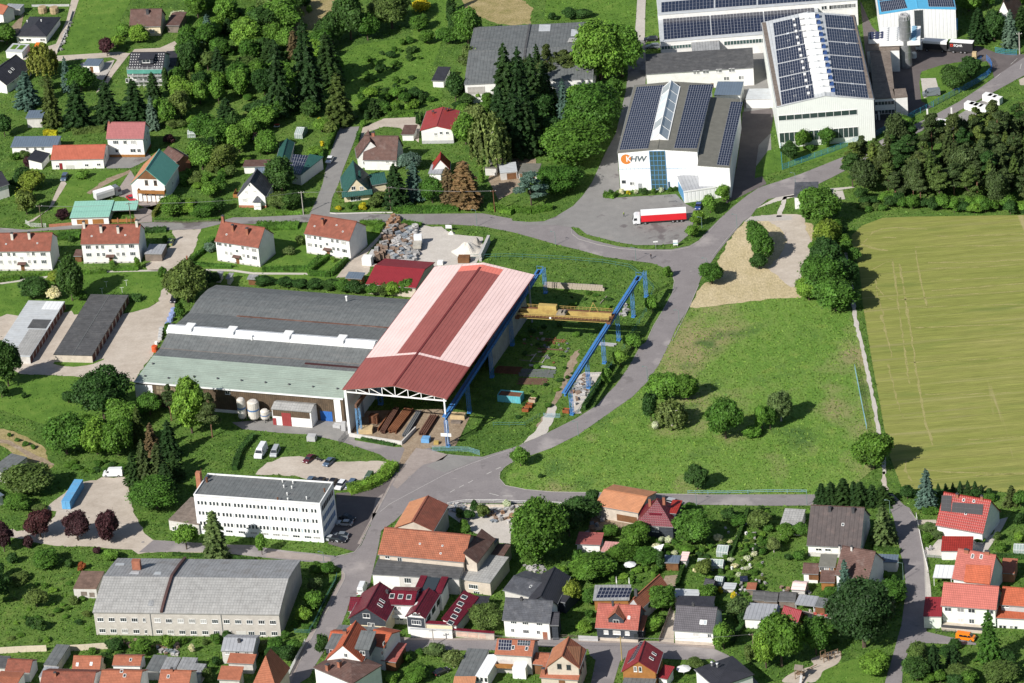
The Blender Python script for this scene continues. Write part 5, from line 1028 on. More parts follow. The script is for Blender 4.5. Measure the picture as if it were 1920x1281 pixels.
# --- four white apartment blocks
ap=[]
def flat(label,a,b,ze,dep,ridge_,wpx,spx,chs,cm,doorp,vents=()):
 s=H(label,a,b,ze,dep,ridge_,'gx','white','red',ov=.25,name='apartment_house',cat='apartment house',group='white apartment houses with red-brown roofs',plinth=(.5,'pale'))
 big,small=wpx;s.win('F',big,1.7,1.3,2);s.win('F',small,.95,1.3,1,fm=trim);s.win('F',spx,1.0,1.1,1)
 s.chim('f',chs,.75,.75,1.9,cm);q=s.wallpt('F',doorp)
 s.door('F',[V((q.x,s.y0,0))],1.1,2.1,W['wood']);s.add('canopy',MB().slab([(q.x-1.3,-.9,2.5),(q.x+1.3,-.9,2.5),(q.x+1.3,s.y0,2.9),(q.x-1.3,s.y0,2.9)],.12),T['brown'])
 s.sky('f',vents,.5,.5);mm=MB();nb=int(s.L/2.4)
 for i in range(nb):mm.box(s.L*(i+.6)/nb-.3,s.y0-.062,.12,s.L*(i+.6)/nb+.3,s.y0-.051,.4)
 s.add('cellar_windows',mm,glass)['kind']='stuff';return s
flat('white apartment house at the left edge with a red-brown roof and two white chimneys',(-110,608),(378,604),6.6,10,(100,468),([(-60,628),(323,627),(330,684)],[(65,628),(105,628),(210,625),(250,625),(73,686),(113,686),(220,684),(262,684),(10,686),(5,630)]),[(162,657)],[(93,512),(222,507)],chimw,(170,720),[(45,552),(280,545)])
flat('white apartment house beside the wooden carport with four white chimneys on its red-brown roof',(603,553),(1042,546),6.6,10,(835,403),([(662,574),(986,567),(667,632),(996,624)],[(728,574),(769,573),(877,570),(917,568),(737,630),(778,629),(884,627),(926,626)]),[(826,600)],[(760,458),(888,462),(632,425),(1028,415)],chimw,(835,685),[(688,492),(940,485)])
flat('white apartment house with two orange brick chimneys right of the gravel lane',(1608,530),(1938,580),6.6,10,(1830,405),([(1645,550),(1905,598),(1910,655)],[(1692,557),(1727,563),(1820,580),(1857,586),(1698,618),(1735,624),(1828,638),(1862,644)]),[(1778,603)],[(1748,450),(1857,475),(1675,382)],chimb,(1785,690),[(1700,480)])
R(480,320)
flat('white apartment house nearest the stone yard with one orange brick chimney',(358,473),(700,527),6.6,(826,412),(600,357),([(398,497),(658,543),(404,557),(665,602)],[(443,503),(482,509),(573,527),(611,531),(450,562),(487,568),(582,586),(617,590)]),[(533,552)],[(502,405)],chimb,(543,620),[(440,418),(652,458),(605,410)])
# --- garages left
R(0,0,1)
s=H('long row of garages with a patched pale grey sheet roof',(-14,667),(56,669),2.4,(114,565),0,'flat','pale','light',ov=.06,name='garage_row',cat='garage row',gut=False)
s.add('roof_patch',MB().box(s.L*.45,s.D*.5,2.41,s.L*.95,s.D*.66,2.47),T['darkfelt']);s.add('roof_patch',MB().box(s.L*.52,s.D*.02,2.41,s.L*.98,s.D*.48,2.46),T['asbestos']);s.add('roof_patch',MB().box(s.L*.5,s.D*.85,2.41,s.L*.98,s.D*.99,2.46),T['white'])
def gdoors(s,n):
 for i in range(n):
  y=s.y0+(s.y1-s.y0)*(i+.5)/n;s.add('garage_door',MB().box(s.x1-.01,y-1.15,.05,s.x1+.06,y+1.15,2.1),plain('brown_garage_door',(.13,.05,.04),var=.3))
gdoors(s,12)
R(0,640);s=H('long row of garages with a dark felt roof',(399,99),(690,107),2.5,(899,-348),0,'flat','sand','darkfelt',ov=.06,name='garage_row',cat='garage row',gut=False);gdoors(s,11);s.add('roof_seam',MB().box(s.L*.5-.1,.1,2.51,s.L*.5+.1,s.D-.1,2.58),T['felt'])
R(0,320)
s=H('wooden carport with a pale sheet roof beside the gravel lane',(1083,622),(1212,624),2.6,(1247,556),.2,'shedb','graywood','grey',ov=.08,name='carport',cat='carport')
s=H('little open wooden shelter between two white apartment houses',(550,640),(612,640),2.2,3.5,.5,'shedb','wood','brown',name='shelter',cat='shed')
for i,(a,b,d) in enumerate((((1606,795),(1655,797),(1676,757)),((1690,808),(1730,810),(1742,770)),((1850,812),(1925,815),(1935,785)))):
 s=H(['small garden hut with a pale roof, leftmost of three above the grey halls','small pale-roofed garden hut, middle of three above the grey halls','wider dark garden hut, rightmost of three above the grey halls'][i],a,b,2.2,d,.2,'shedb',['pale','pale','wood'][i],'corr',name='garden_hut',cat='garden hut')
R(480,320)
s=H('brown wooden shed with a grey roof beside the wine red hall',(668,804),(792,812),2.4,(800,770),.3,'shedb','wood','navy',name='shed',cat='shed')
s=H('wine red roofed store hall between the stone yard and the grey hall',(822,850),(1200,880),3.4,17,(1100,727),'gx','sand','wine',name='store_hall',cat='storage hall')
# --- top centre houses
R(480,0)
s=H('white house with a shiny red metal roof beside the weeping birches',(1229,978),(1482,974),(1253,1080),(1530,830),(1352,945),'gy','white',plain('red_metal_roof',(.33,.05,.045),var=.08,rough=.3,pat=('seam',.7,.2)),plinth=(1.1,'grey'));s.win('F',[(1388,998),(1435,998),(1348,1008)],1.0,1.0);s.chim('l',[(1330,855)],.7,.5,.9,plain('dark_red_chimney',(.2,.04,.03)));s.chim('r',[(1425,835),(1450,830)],.5,.5,.8,MATS['dark_red_chimney'])
s=H('white house with a brown roof and a big triangular front gable',(800,1200),(1055,1203),3.6,10.5,(990,1020),'gx','white','brown');s.win('F',[(1035,1218),(985,1215)],1.1,1.2)
s2=H('',(755,1190),(978,1165),3.6,8,(865,1055),'gy','white','brown',root=s);s2.win('F',[(895,1138)],.9,.9);s2.win('F',[(815,1222),(850,1222)],1.0,1.3);s.chim('f',[(880,1010)],.9,.9,.8)
s=H('small white garage with a brown roof between the brown and the red-roofed house',(1086,1008),(1185,1008),2.4,(1192,945),.4,'shedb','white','brown',name='garage',cat='garage')
s=H('tiny white gable house with a bright red roof below the shiny red-roofed house',(1318,1278),(1455,1270),2.6,5.5,(1388,1195),'gy','white','scarlet',name='garden_house',cat='garden house')
s=H('black-roofed white hut standing alone in the rough pasture',(1315,603),(1410,606),2.6,(1436,520),.9,'shedb','white','anthracite',name='hut',cat='hut')
R(420,230,7.533)
s=H('long narrow barn with a dark green roof beside the solar roof shed',(690,690),(890,682),2.6,(1082,275),(772,628),'gy','pale','darkgreen',name='barn',cat='barn')
s=H('shed with rows of solar panels on its roof west of the side street',(888,700),(1085,738),3.8,(1202,460),.5,'shedb','white','darkgreen',name='shed',cat='shed');s.pv('f',[(915,690),(1075,728),(1192,468),(975,450)],6,5)
s=H('long low garage with a brown-red roof behind the slate grey house',(262,622),(705,612),2.6,(745,525),.2,'shedb','white','brown',name='garage',cat='garage')
R(480,0)
s=H('orange wooden garden hut at the left of the vegetable gardens',(-30,1040),(38,1042),2.2,4,1,'gx','orangewood','brown',name='garden_hut',cat='garden hut')
R(0,320)
R(420,230,7.533)
s=H('white house with a slate grey roof, orange balcony and pointed front gable',(180,1042),(592,1048),3.9,9.5,(352,836),'gy','white','slate',plinth=(.8,'brick'));s.win('F',[(312,983),(435,975)],.9,.9,1,gm=blinds);s.win('F',[(358,885)],.6,.9,0);s.win('F',[(295,1100)],1.5,1.3,1,gm=blinds)
s.add('balcony',MB().box(-1.7,2,2.4,.1,6,2.6).box(-1.8,2,2.6,-1.7,6,3.6).box(-1.7,1.9,2.6,.1,2,3.6),W['orangewood'])
q=s.wallpt('F',(480,1100));bay=s.add('bay_window',MB().box(q.x-1.1,-1.2,0,q.x+1.1,s.y0,2.7),W['white']);link('bay_roof',MB().slab([(q.x-1.4,-1.5,2.7),(q.x+1.4,-1.5,2.7),(q.x+.2,s.y0-.01,4.0),(q.x-.2,s.y0-.01,4.0)],.1).mesh('bay_roof'),T['slate'],bay)
t_=H('',(470,880),(700,850),3.9,9,(560,630),'gx','white','navy',root=s)
R(480,320)
s=H('cream chalet with a dark green roof and green canopy behind flower beds',(652,192),(868,168),(668,240),(925,20),(767,60),'gy','cream','darkgreen');s.win('F',[(730,132),(793,132)],1.3,1.3);s.win('F',[(730,212),(765,212)],1.8,1.4)
A_=s.wallpt('F',(660,185)).x;s.add('canopy',MB().slab([(-.3,-1.2,2.4),(s.L+.2,-1.2,2.4),(s.L+.2,s.y0-.01,3.4),(-.3,s.y0-.01,3.4)],.15),T['darkgreen']);s.add('chimney',MB().box(s.L*.62,4,4,s.L*.62+.7,4.7,s.ze+s.rise+.5),T['darkgreen'])
s=H('',(868,110),(985,90),3.0,7,2.0,'gx','cream','darkgreen',root=s)
R(900,300)
s=H('pair of low brown garages with flat roofs behind the small pine',(35,60),(120,62),2.6,(125,20),0,'flat','pale','khaki',ov=.05,name='garage',cat='garage',gut=False)
R(960,320)
s=H('grey flat-roofed double garage with brown doors beside the dirt yard',(-90,18),(40,5),2.6,7,0,'flat','pale','light',ov=.1,name='garage',cat='garage',gut=False);s.panel('F',(-40,22),(35,60),W['wood'],'garage_door')
s=H('brown-doored double garage with a flat khaki roof, right one of the pair',(45,18),(190,20),2.7,7,0,'flat','pale','khaki',ov=.1,name='garage',cat='garage',gut=False);s.panel('F',(55,25),(105,64),W['wood'],'garage_door');s.panel('F',(115,25),(175,66),W['wood'],'garage_door')
R(480,320)
s=H('small white-walled bungalow with a grey roof hidden behind the conifers',(1290,20),(1390,22),2.5,5,.6,'shedb','white','grey',name='garden_house',cat='garden house')
# --- transformer house
R(1440,320)
s=H('small white substation hut with a dark roof beside the straw-covered plot',(193,197),(372,192),4.2,(380,100),.8,'shedb','white','slate',name='substation_hut',cat='hut',ov=.2)
q=s.wallpt('F',(265,258));ring=MB()
for i in range(20):
 a,b=i*math.pi/10,(i+1)*math.pi/10;ring.bar((q.x+math.cos(a)*.75,s.y0-.03,q.z+math.sin(a)*.75),(q.x+math.cos(b)*.75,s.y0-.03,q.z+math.sin(b)*.75),.09)
s.add('round_mural',ring.bar((q.x-.75,s.y0-.03,q.z),(q.x+.75,s.y0-.03,q.z),.08).bar((q.x,s.y0-.03,q.z-.75),(q.x,s.y0-.03,q.z+.75),.08),plain('grey_blue_paint',(.3,.38,.46)))
R(1440,0)
s=H('house with a brown-red tiled roof among dark trees at the top right corner',(1690,165),(1850,190),4.0,9,(1750,5),'gy','white','brown')
# --- centre bottom: tiled barns and the crimson complex
R(480,960)
s=H('long old barn with a weathered orange tiled hipped roof beside the main road',(912,318),(1560,378),7.2,13.5,(1200,136),'gx','sand','red',name='barn',cat='barn')
s.roof.data.materials[0]=plain('weathered_orange_tiles',(.38,.135,.075),var=.28,pat=('tile',.6,.42),dirt=((.2,.09,.06),.5))
s.win('F',[(985,335),(1078,357)],1.3,1.3);s.sky('f',[(1385,312),(1230,240),(1398,255)],.5,.5)
t_=H('',(1560,372),(1660,385),6.8,13,2.6,'shedl','sand','brown',root=s,gut=False)
s=H('flat grey felt block joined to the right end of the orange barn',(1560,372),(1668,388),5.2,(1760,190),0,'flat','concrete','felt',ov=.05,name='outbuilding',cat='outbuilding',gut=False)
s=H('rear barn, left roof slope tinted as sunlit and right slope darker red',(1035,120),(1332,142),6.5,14,(1170,70),'gy','sand','red',name='barn',cat='barn');q=[v+V((0,0,.05)) for v in(V((0,s.D,s.ze)),V((0,0,s.ze)),V((s.L/2-.1,0,s.ze+s.rise-.1)),V((s.L/2-.1,s.D,s.ze+s.rise-.1)))];s.add('roof',MB().slab(q,.04),T['peach'])  # paler overlay paints sunlight into the left slope's tile colour
s=H('low grey-roofed workshop range with white and grey front below the orange barn',(868,467),(1524,502),4.9,(1562,382),.9,'shedb','pale','darkfelt',name='workshop',cat='workshop',ov=.15)
s.panel('F',(878,475),(1088,610),W['white'],'white_front');s.win('F',[(948,495),(1002,497),(1054,499)],.9,1.1);s.win('F',[(1138,514)],1.9,1.6,2);s.win('F',[(975,555),(1060,560)],1.0,1.0)
s=H('flat pale felt-roofed workshop with brick walls beside the big garden tree',(1520,500),(1757,532),3.9,(1860,340),.3,'shedb','sand','asbestos',name='workshop',cat='workshop',ov=.1);s.win('F',[(1630,560)],2.6,1.3,3);s.win('F',[(1655,605)],1.8,.9,2)
s=H('rusty flat-roofed shed behind the brick-walled workshop',(1745,335),(1850,345),4.0,7,0,'flat','concrete','brown',ov=.05,name='shed',cat='shed',gut=False)
cx=H('restaurant complex of crimson glazed tile roofs, left wing with dark slate gable',(690,798),(978,818),5.4,13,(815,716),'gy','cream','crimson',name='inn',cat='inn')
cx.add('gable_slates',MB().quad([(cx.x0,cx.y0-.03,cx.ze-1.8),(cx.x1,cx.y0-.03,cx.ze-1.8),(cx.x1,cx.y0-.03,cx.ze-.2),(cx.L/2,cx.y0-.03,cx.ze+cx.rise-.2),(cx.x0,cx.y0-.03,cx.ze-.2)]),W['slate'])
cx.win('F',[(828,778)],1.9,1.3,1);cx.win('F',[(850,845),(878,848)],.9,1.2);cx.sky('r',[(945,668),(930,700)],.9,1.6)
t_=H('',(690,742),(832,746),4.0,7,2.0,'gx','white','crimson',root=cx);t_.pv('b',[(860,560),(800,565),(770,625),(835,630)][:4],1,1) if 0 else None
m_=H('',(985,694),(1185,700),6.0,9,(1080,592),'gx','white','crimson',root=cx);m_.sky('f',[(1020,632),(1084,636),(1147,640)],1.3,1.6);m_.win('F',[(1045,720),(1075,722),(1040,795),(1060,796),(1090,800)],.9,1.1);m_.chim('f',[(985,612)],.6,.6,.9,dtrim)
m_.add('balcony',MB().box(0,-1.4,2.8,m_.L,0,2.95).box(0,-1.4,2.95,m_.L,-1.33,3.8),trim)
r_=H('',(1118,786),(1272,800),5.2,(1362,622),(1197,745),'gy','white','crimson',root=cx);r_.add('bay_front',MB().box(r_.x0+.1,r_.y0-.05,2.2,r_.x1-.1,r_.y0-.01,r_.ze-.1),W['slate']);r_.win('F',[(1203,828)],2.6,1.3,3);r_.win('F',[(1200,770)],2.2,1.0,3);r_.sky('l',[(1190,695)],.9,2.2,frost)
for i in range(4):r_.add('side_window',MB().box(r_.x1-.01,2+i*4,2.6,r_.x1+.05,4.6+i*4,4.4),glass)
t_=H('',(1175,600),(1395,612),5.4,(1425,500),.4,'flat','white','darkfelt',root=cx,gut=False);
for xx in(0.2,t_.L-2.0):t_.add('roof',MB().slab([(xx,-.2,5.5),(xx+1.8,-.2,5.5),(xx+1.8,t_.D+.2,5.9),(xx,t_.D+.2,5.9)],.2),T['crimson'])
t_.add('glass_roof',MB().slab([(2.2,.3,5.55),(t_.L-2.2,.3,5.55),(t_.L-2.2,t_.D-.3,5.75),(2.2,t_.D-.3,5.75)],.1),glass)
w_=H('long crimson lean-to roof with five roof windows in the inn courtyard',(1392,835),(1505,852),3.4,(1600,628),1.4,'shedl','white','crimson',name='wing',cat='courtyard wing',gut=False);w_.sky('f',[(1458,832),(1486,786),(1512,738),(1533,690),(1560,640)],1.5,1.7)
t_=H('',(1565,700),(1722,708),3.2,(1750,630),0,'flat','white','anthracite',root=w_,gut=False);t_.row('F',(1625,740),(1665,745),3,1.0,1.8,0)
w2=H('white courtyard wall with a crimson tile coping beside the lower street',(1272,836),(1472,848),3.6,1.2,.2,'shedb','cream','crimson',name='courtyard_wall',cat='wall',ov=.1);
w2=H('low pale street wall with crimson coping and three gates below the courtyard',(1472,886),(1785,912),2.1,.9,.15,'shedb','sand','crimson',name='street_wall',cat='wall',ov=.1)
for a_,b_ in(((1505,900),(1585,935)),((1590,905),(1665,945)),((1672,915),(1725,950))):w2.panel('F',a_,b_,plain('pink_gate',(.6,.42,.34)),'gate')
w3=H('white rendered street wall in front of the inn',(1155,875),(1470,888),2.6,.5,0,'flat','white','light',ov=.02,name='street_wall',cat='wall',gut=False)
s=H('tall white house with orange tile roofs and dark flat dormers on the street corner',(520,1108),(800,1128),7.0,12,(652,1000),'gy','white','bright',name='house');s.win('F',[(673,1075)],.9,1.2,1);s.chim('l',[(670,925)],.9,.7,1.4);s.win('R',[(830,1130)],1.0,1.3)
dormer(s,s.L*.93,2.5,3.6,6.5,7.0,2.4,1.4,'slate','felt','flat',(1.4,1.2));dormer(s,s.L*.1,3.0,3.2,6.5,7.0,1.6,.4,'slate','felt','flat',(1.4,1.0))
t_=H('',(820,990),(958,1020),7.0,9,(900,885),'gx','white','bright',root=s);t_.win('R',[(960,990),(970,1010)],1.0,1.3);t_.win('R',[(945,1060)],1.0,1.3)
t_=H('',(540,972),(700,980),6.8,6,(610,897),'gx','white','bright',root=s)
t_=H('',(590,905),(895,925),5.6,4,0,'flat','cream','felt',root=s,gut=False)
s=H('lean-to with a rust red sheet roof beside the corner house',(935,1112),(1050,1128),3.0,(1078,1008),1.2,'shedb','wood','brickred',name='lean_to',cat='lean-to')
s=H('brown-roofed house with two brick chimneys below the orange corner house',(425,1165),(720,1290),6.5,11,(700,1130),'hip','white','brown');s.chim('f',[(540,1185),(628,1160)],.9,.9,1.6)
s=H('flat dark-roofed garage next to the white glass-roofed lean-to',(1490,1228),(1652,1238),3.0,(1738,1030),0,'flat','white','felt',ov=.1,name='garage',cat='garage',gut=False)
s=H('white conservatory with a translucent ribbed roof next to a dark flat garage',(1640,1235),(1740,1245),3.0,(1797,1075),.6,'shedr','white','white',ov=.1,name='conservatory',cat='conservatory');s.row('F',(1660,1255),(1725,1260),3,.9,1.4,0)
s=H('orange-roofed garage cut off by the bottom edge below the conservatory',(1475,1300),(1640,1300),2.8,(1650,1245),.5,'shedb','white','peach',name='garage',cat='garage')
R(480,960)
s=H('ochre and orange hip-roofed house at the bottom beside the main road',(-30,1300),(150,1320),6.5,(238,1165),(85,1048),'hip','sand','orange');t_=H('',(20,1262),(140,1275),6.5,5,2.5,'hip','grey','orange',root=s)
# --- houses lower centre-right
R(840,900)
s=H('dark-clad house with a steep glazed crimson pyramid roof',(1402,337),(1692,354),3.7,10.5,(1568,140),'hip','slate','crimson',hipf=.46);s.win('F',[(1540,370),(1570,373)],.8,1.4);s.chim('f',[(1620,160),(1515,172)],.7,.7,1.4,chimb)
dormer(s,s.L*.5,2.2,3.0,4.0,4.9,1.2,1.6,'slate','crimson','flat',(2.4,.9))
t_=H('',(1638,245),(1712,252),5.6,6,.6,'shedb','slate','scarlet',root=s)
s=H('long stone barn with a pale orange tile roof along the upper road',(1098,190),(1428,248),4.0,12,(1280,90),'gx','sand','peach',name='barn',cat='barn');s.panel('F',(1265,255),(1420,330),W['wood'],'open_front')
R(960,960)
s=H('small white garage with a red sheet roof left of a pink shed',(475,240),(664,247),3.6,(690,172),.7,'shedb','white','brickred',name='garage',cat='garage',plinth=(.6,'pale'))
s=H('wooden shed with a faded pink sheet roof beside the small white garage',(664,295),(772,303),2.6,(800,236),.4,'shedb','orangewood',plain('pale_pink_sheet',(.55,.28,.25),var=.15,pat=('seam',.7,.15)),name='shed',cat='shed')
s=H('brown plank shed with a blue-grey roof beside the clipped column tree',(1132,378),(1252,382),2.6,(1268,333),.3,'shedb','wood','navy',name='shed',cat='shed');t_=H('',(1255,362),(1312,365),2.5,4,.3,'shedb','pale','pink',root=s)
s=H('old slate-roofed farmhouse with a dark pointed cross gable',(-70,585),(215,658),4.0,11,(130,508),'gx','pale','slate');t_=H('',(105,690),(332,705),4.0,15,(218,632),'gy','slate','anthracite',root=s);s.sky('f',[(140,560),(215,568)],.6,.9)
t_=H('',(330,665),(400,680),3.6,8,1.0,'shedb','slate','anthracite',root=s)
s=H('long white house with a worn slate roof facing the lower street',(-75,809),(285,834),5.2,9,(150,657),'gx','white','slate');s.win('F',[(100,832),(205,838),(105,897),(12,825)],1.6,1.1,2);s.win('F',[(198,903),(5,888)],.9,1.1);s.door('F',[(250,940)],1.2,2.2,chimb);s.chim('f',[(72,660)],.6,.6,.6,dtrim)
t_=H('',(285,850),(350,850),4.6,6,2,'gx','slate','anthracite',root=s)
s=H('house with a weathered brick red tile roof and a slate-clad front gable',(622,868),(945,888),3.9,9.5,(780,692),'gx','slate',plain('salmon_tiles',(.42,.12,.09),var=.25,pat=('tile',.5,.4),dirt=((.55,.25,.2),.4)),plinth=(.9,'sand'));s.win('F',[(706,902),(865,910)],1.2,1.1,fm=trim,gm=blinds);s.win('F',[(786,905)],2.0,1.1,1,gm=blinds);s.sky('f',[(877,793)],.7,.9,trim)
dormer(s,s.loc((782,840),(0,1.2,0),(0,1,0)).x,1.2,4.0,4.5,4.3,2.0,1.9,'slate','orange','gable',(1.6,1.2));s.chim('f',[(757,700)],.5,.5,1.0,dtrim);s.panel('F',(915,915),(948,955),glass,'porch')
t_=H('',(915,885),(985,890),3.0,5,1.5,'shedb','slate','orange',root=s)
s=H('wooden barn with a full roof of solar panels behind the brick red house',(606,660),(880,658),3.6,(905,570),1.0,'shedb','orangewood','corr',name='barn',cat='barn');s.pv('f',[(628,648),(876,643),(905,572),(660,568)],9,3)
s=H('long narrow outbuilding with an orange tile roof and grey right wall',(860,705),(966,732),4.2,(1048,520),(908,650),'gy','grey','orange',name='outbuilding',cat='outbuilding');s.chim('l',[(930,605)],.8,.5,.8,dtrim)
s=H('white house with a broad dark grey tile roof and twin skylights',(1206,886),(1514,906),4.2,11,(1375,705),'gx','white','anthracite',plinth=(1.0,'sand'));s.roof.data.materials[0]=plain('grey_brown_tiles',(.13,.122,.135),var=.2,pat=('tile',.6,.5));s.win('F',[(1380,920)],1.6,1.1,1,gm=blinds);s.win('F',[(1480,928)],1.0,1.1);s.sky('f',[(1421,828),(1449,830)],.9,1.3,frost);s.chim('f',[(1360,702)],.6,.6,.7,dtrim)
s=H('flat black-roofed extension behind the dark grey tiled house',(1222,718),(1505,722),3.6,6,0,'flat','white','anthracite',name='extension',cat='extension',gut=False)
s=H('long-gabled tan house with orange tile roofs at the street fork',(254,1164),(508,1174),6.8,(578,1032),(368,1078),'gy','sand','orange');s.win('F',[(355,1158),(425,1165)],1.1,1.4,1,fm=dtrim)
q=[s.on('r',c_)+V((0,0,.1)) for c_ in((505,1155),(520,1012),(408,1008))];s.add('roof',MB().slab(q,.08),T['peach']);
q=[v+V((0,0,.05)) for v in(V((0,s.D,s.ze)),V((0,0,s.ze)),V((s.L/2-.1,0,s.ze+s.rise-.1)),V((s.L/2-.1,s.D,s.ze+s.rise-.1)))];s.add('roof',MB().slab(q,.04),plain('sunlit_orange_tiles',(.46,.19,.10),var=.2,pat=('tile',.5,.35)))  # lighter tile copy over the left slope, sunlight put into its colour
t_=H('',(205,1240),(498,1262),4.2,5,1.6,'shedb','sand','orange',root=s);t_.chim('f',[(238,1215)],.8,.7,1.6);t_.panel('F',(350,1262),(400,1300),W['wood'],'door')
for i in range(3):s.add('side_window',MB().box(s.x1-.01,2+i*3.2,3.6,s.x1+.05,3.1+i*3.2,5.1),glass)
s=H('small orange-roofed house with black solar panels and white bay at the lower street',(-133,1068),(150,1084),5.6,8,(20,958),'gx','pale','orange');s.pv('f',[(40,1002),(134,1006),(140,964),(44,960)],5,2,m=glass);s.pv('f',[(-105,1035),(-8,1040),(0,962),(-98,958)],5,3);s.sky('f',[(8,1018),(110,1026)],.8,1.2)
s.add('bay_window',MB().box(s.L*.5,-2.0,0,s.L*.85,s.y0,3.2),trim);s.add('balcony',MB().box(s.L*.05,-1.6,2.6,s.L*.48,s.y0,2.8).box(s.L*.05,-1.6,2.8,s.L*.48,-1.5,3.7),W['orangewood'])
t_=H('',(155,1140),(262,1150),3.2,6,1.5,'gx','wood','orange',root=s)
s=H('wood-gabled house with a wine red roof and dark solar strip on the left slope',(820,1198),(1085,1208),4.8,(1142,1052),(942,1120),'gy','orangewood',plain('wine_tiles',(.26,.03,.035),var=.2,rough=.45,pat=('seam',.5,.35)));s.pv('l',[(865,1140),(920,1100),(985,975),(965,975)],2,8);s.sky('r',[(1065,1065),(1045,1100)],.9,1.3);s.win('F',[(925,1178),(962,1180)],.8,1.5,0)
t_=H('',(1085,1240),(1165,1255),2.6,(1192,1180),1.0,'shedb','white',MATS['wine_tiles'],root=s);t_=H('',(825,1290),(1068,1300),3.0,(1070,1222),0,'flat','pale','felt',root=s,gut=False)
s=H('white house with a black hipped roof cut by the bottom edge',(1366,1178),(1530,1320),5.0,11,(1480,1088),'hip','white','anthracite');s.vent('r',[(1540,1160),(1500,1150)],.3,1.0,steel)
s=H('brown and white house behind the round-crowned trees, right of the black-roofed one',(1735,800),(1960,812),3.0,(1960,705),.6,'shedb','white','grey',name='outbuilding',cat='outbuilding')
s=H('pink flat-roofed patio house left of the round-crowned garden trees',(1205,640),(1395,648),2.8,(1408,585),.1,'shedb','pale','light',name='shed',cat='shed')
def gh_(label,a,b,ze,dep,rise):
 s=H(label,a,b,ze,dep,rise,'gx',plain('greenhouse_glass',(.30,.36,.34),var=.15,rough=.2),MATS['greenhouse_glass'],ov=0,th=.04,name='greenhouse',cat='greenhouse',gut=False)
 f=MB();n=max(4,int(s.L/.8))
 for i in range(n+1):
  x=s.L*i/n
  for p,q in(((x,0,0),(x,0,ze)),((x,0,ze),(x,s.D/2,ze+s.rise)),((x,s.D,ze),(x,s.D/2,ze+s.rise))):f.bar(p,q,.07)
 f.bar((0,0,ze),(s.L,0,ze),.09).bar((0,s.D/2,ze+s.rise),(s.L,s.D/2,ze+s.rise),.09);s.add('glazing_bars',f,trim);return s
gh_('long glass greenhouse with white bars in the allotments',(1388,395),(1580,405),1.6,3,1.0)
gh_('small glass greenhouse with a pointed roof above the long greenhouse',(1532,300),(1615,305),1.5,4,.9)
gh_('small weathered greenhouse beside the dark pointed hut',(1512,535),(1572,540),1.5,4,.9)
R(480,0);gh_('small arched glasshouse beside the vegetable gardens at the top',(288,1005),(345,1008),1.6,5.5,1.1)
R(0,0);gh_('little white greenhouse on the lawn behind the dusty pink house',(1405,1005),(1462,1003),1.4,2.6,.7)
R(1440,960);gh_('low greenhouse at the right edge of the gardens',(1840,285),(1925,288),1.2,3.5,.8)
R(960,960)
for lb,a,b,ze,d,r,wl,rm in[
 ('tiny dark pointed garden hut beside the weathered greenhouse',(1430,560),(1505,575),2.0,3.5,1.5,'slate','anthracite'),
 ('white-topped timber stack shelter in the allotments',(1578,575),(1672,580),1.2,3,.1,'pale','light'),
 ('teal box shed with an orange lid in the allotments',(1755,580),(1828,582),2.0,3.2,.2,'graywood','orange'),
 ('brown garden hut with a dark pointed roof, left of the twin huts',(1800,655),(1920,660),2.2,4,1.3,'graywood','darkfelt')]:
 H(lb,a,b,ze,d,r,'gx' if r>.5 else 'shedb',wl,rm,name='garden_hut',cat='garden hut',ov=.2)
R(1440,960)
for lb,a,b,ze,d,r,wl,rm in[
 ('small dark-roofed garden hut, left one of the pair by the play court',(-30,665),(70,670),2.2,4.5,1.2,'graywood','darkfelt'),
 ('small dark-roofed garden hut, right one of the pair by the play court',(78,665),(205,672),2.2,4.5,1.3,'graywood','darkfelt'),
 ('open shelter with a long pale grey roof beside the play court',(200,690),(348,706),2.4,(380,640),.3,None,'grey'),
 ('dark-roofed open shelter, right neighbour of the pale grey shelter',(348,706),(425,715),2.4,(448,655),.3,'wood','felt'),
 ('pale shed with a faded white roof among garden clutter',(172,580),(278,588),2.0,4.5,.8,'pale','pink'),
 ('grey-roofed hut at the left of the wine red tent roof',(-40,765),(75,770),2.2,4,.3,'pale','grey'),
 ('white garage with a grey roof shaded by the brown-tiled house',(812,372),(968,378),3.0,(982,325),0.2,'white','navy'),
 ('red-roofed white garage above the light red house',(1296,292),(1532,294),2.8,(1538,205),.9,'white','scarlet'),
 ('white flat canopy beside the light red house',(1236,490),(1380,495),2.6,(1388,402),.1,None,'white'),
 ('wine red lean-to at the left end of the mint house',(1163,782),(1302,784),3.6,(1290,668),1.2,'mint','wine'),
 ('small orange-roofed shed behind the light red house',(1735,455),(1848,462),2.8,(1862,370),.8,'brick','orange'),
 ('worn grey garden house with patched roof near the brown-roofed house',(85,110),(240,118),2.6,(275,0),.8,'pale','asbestos')]:
 s=H(lb,a,b,ze,d,r,'gx' if r>.75 and 'lean' not in lb and not isinstance(d,tuple) else 'shedb',wl,rm,name='garden_hut' if 'hut' in lb else 'shed',cat='hut' if 'hut' in lb else('canopy' if wl is None else 'shed'),ov=.15)
 if wl is None:
  for x in(.2,s.L-.3):s.add('post',MB().box(x,.1,0,x+.12,.22,ze),trim);s.add('post',MB().box(x,s.D-.3,0,x+.12,s.D-.18,ze),trim)
tt=H('wine red tent-shaped roof of the playground hut',(90,790),(225,830),1.6,4,2.4,'gx','wood','wine',name='playground_hut',cat='hut')
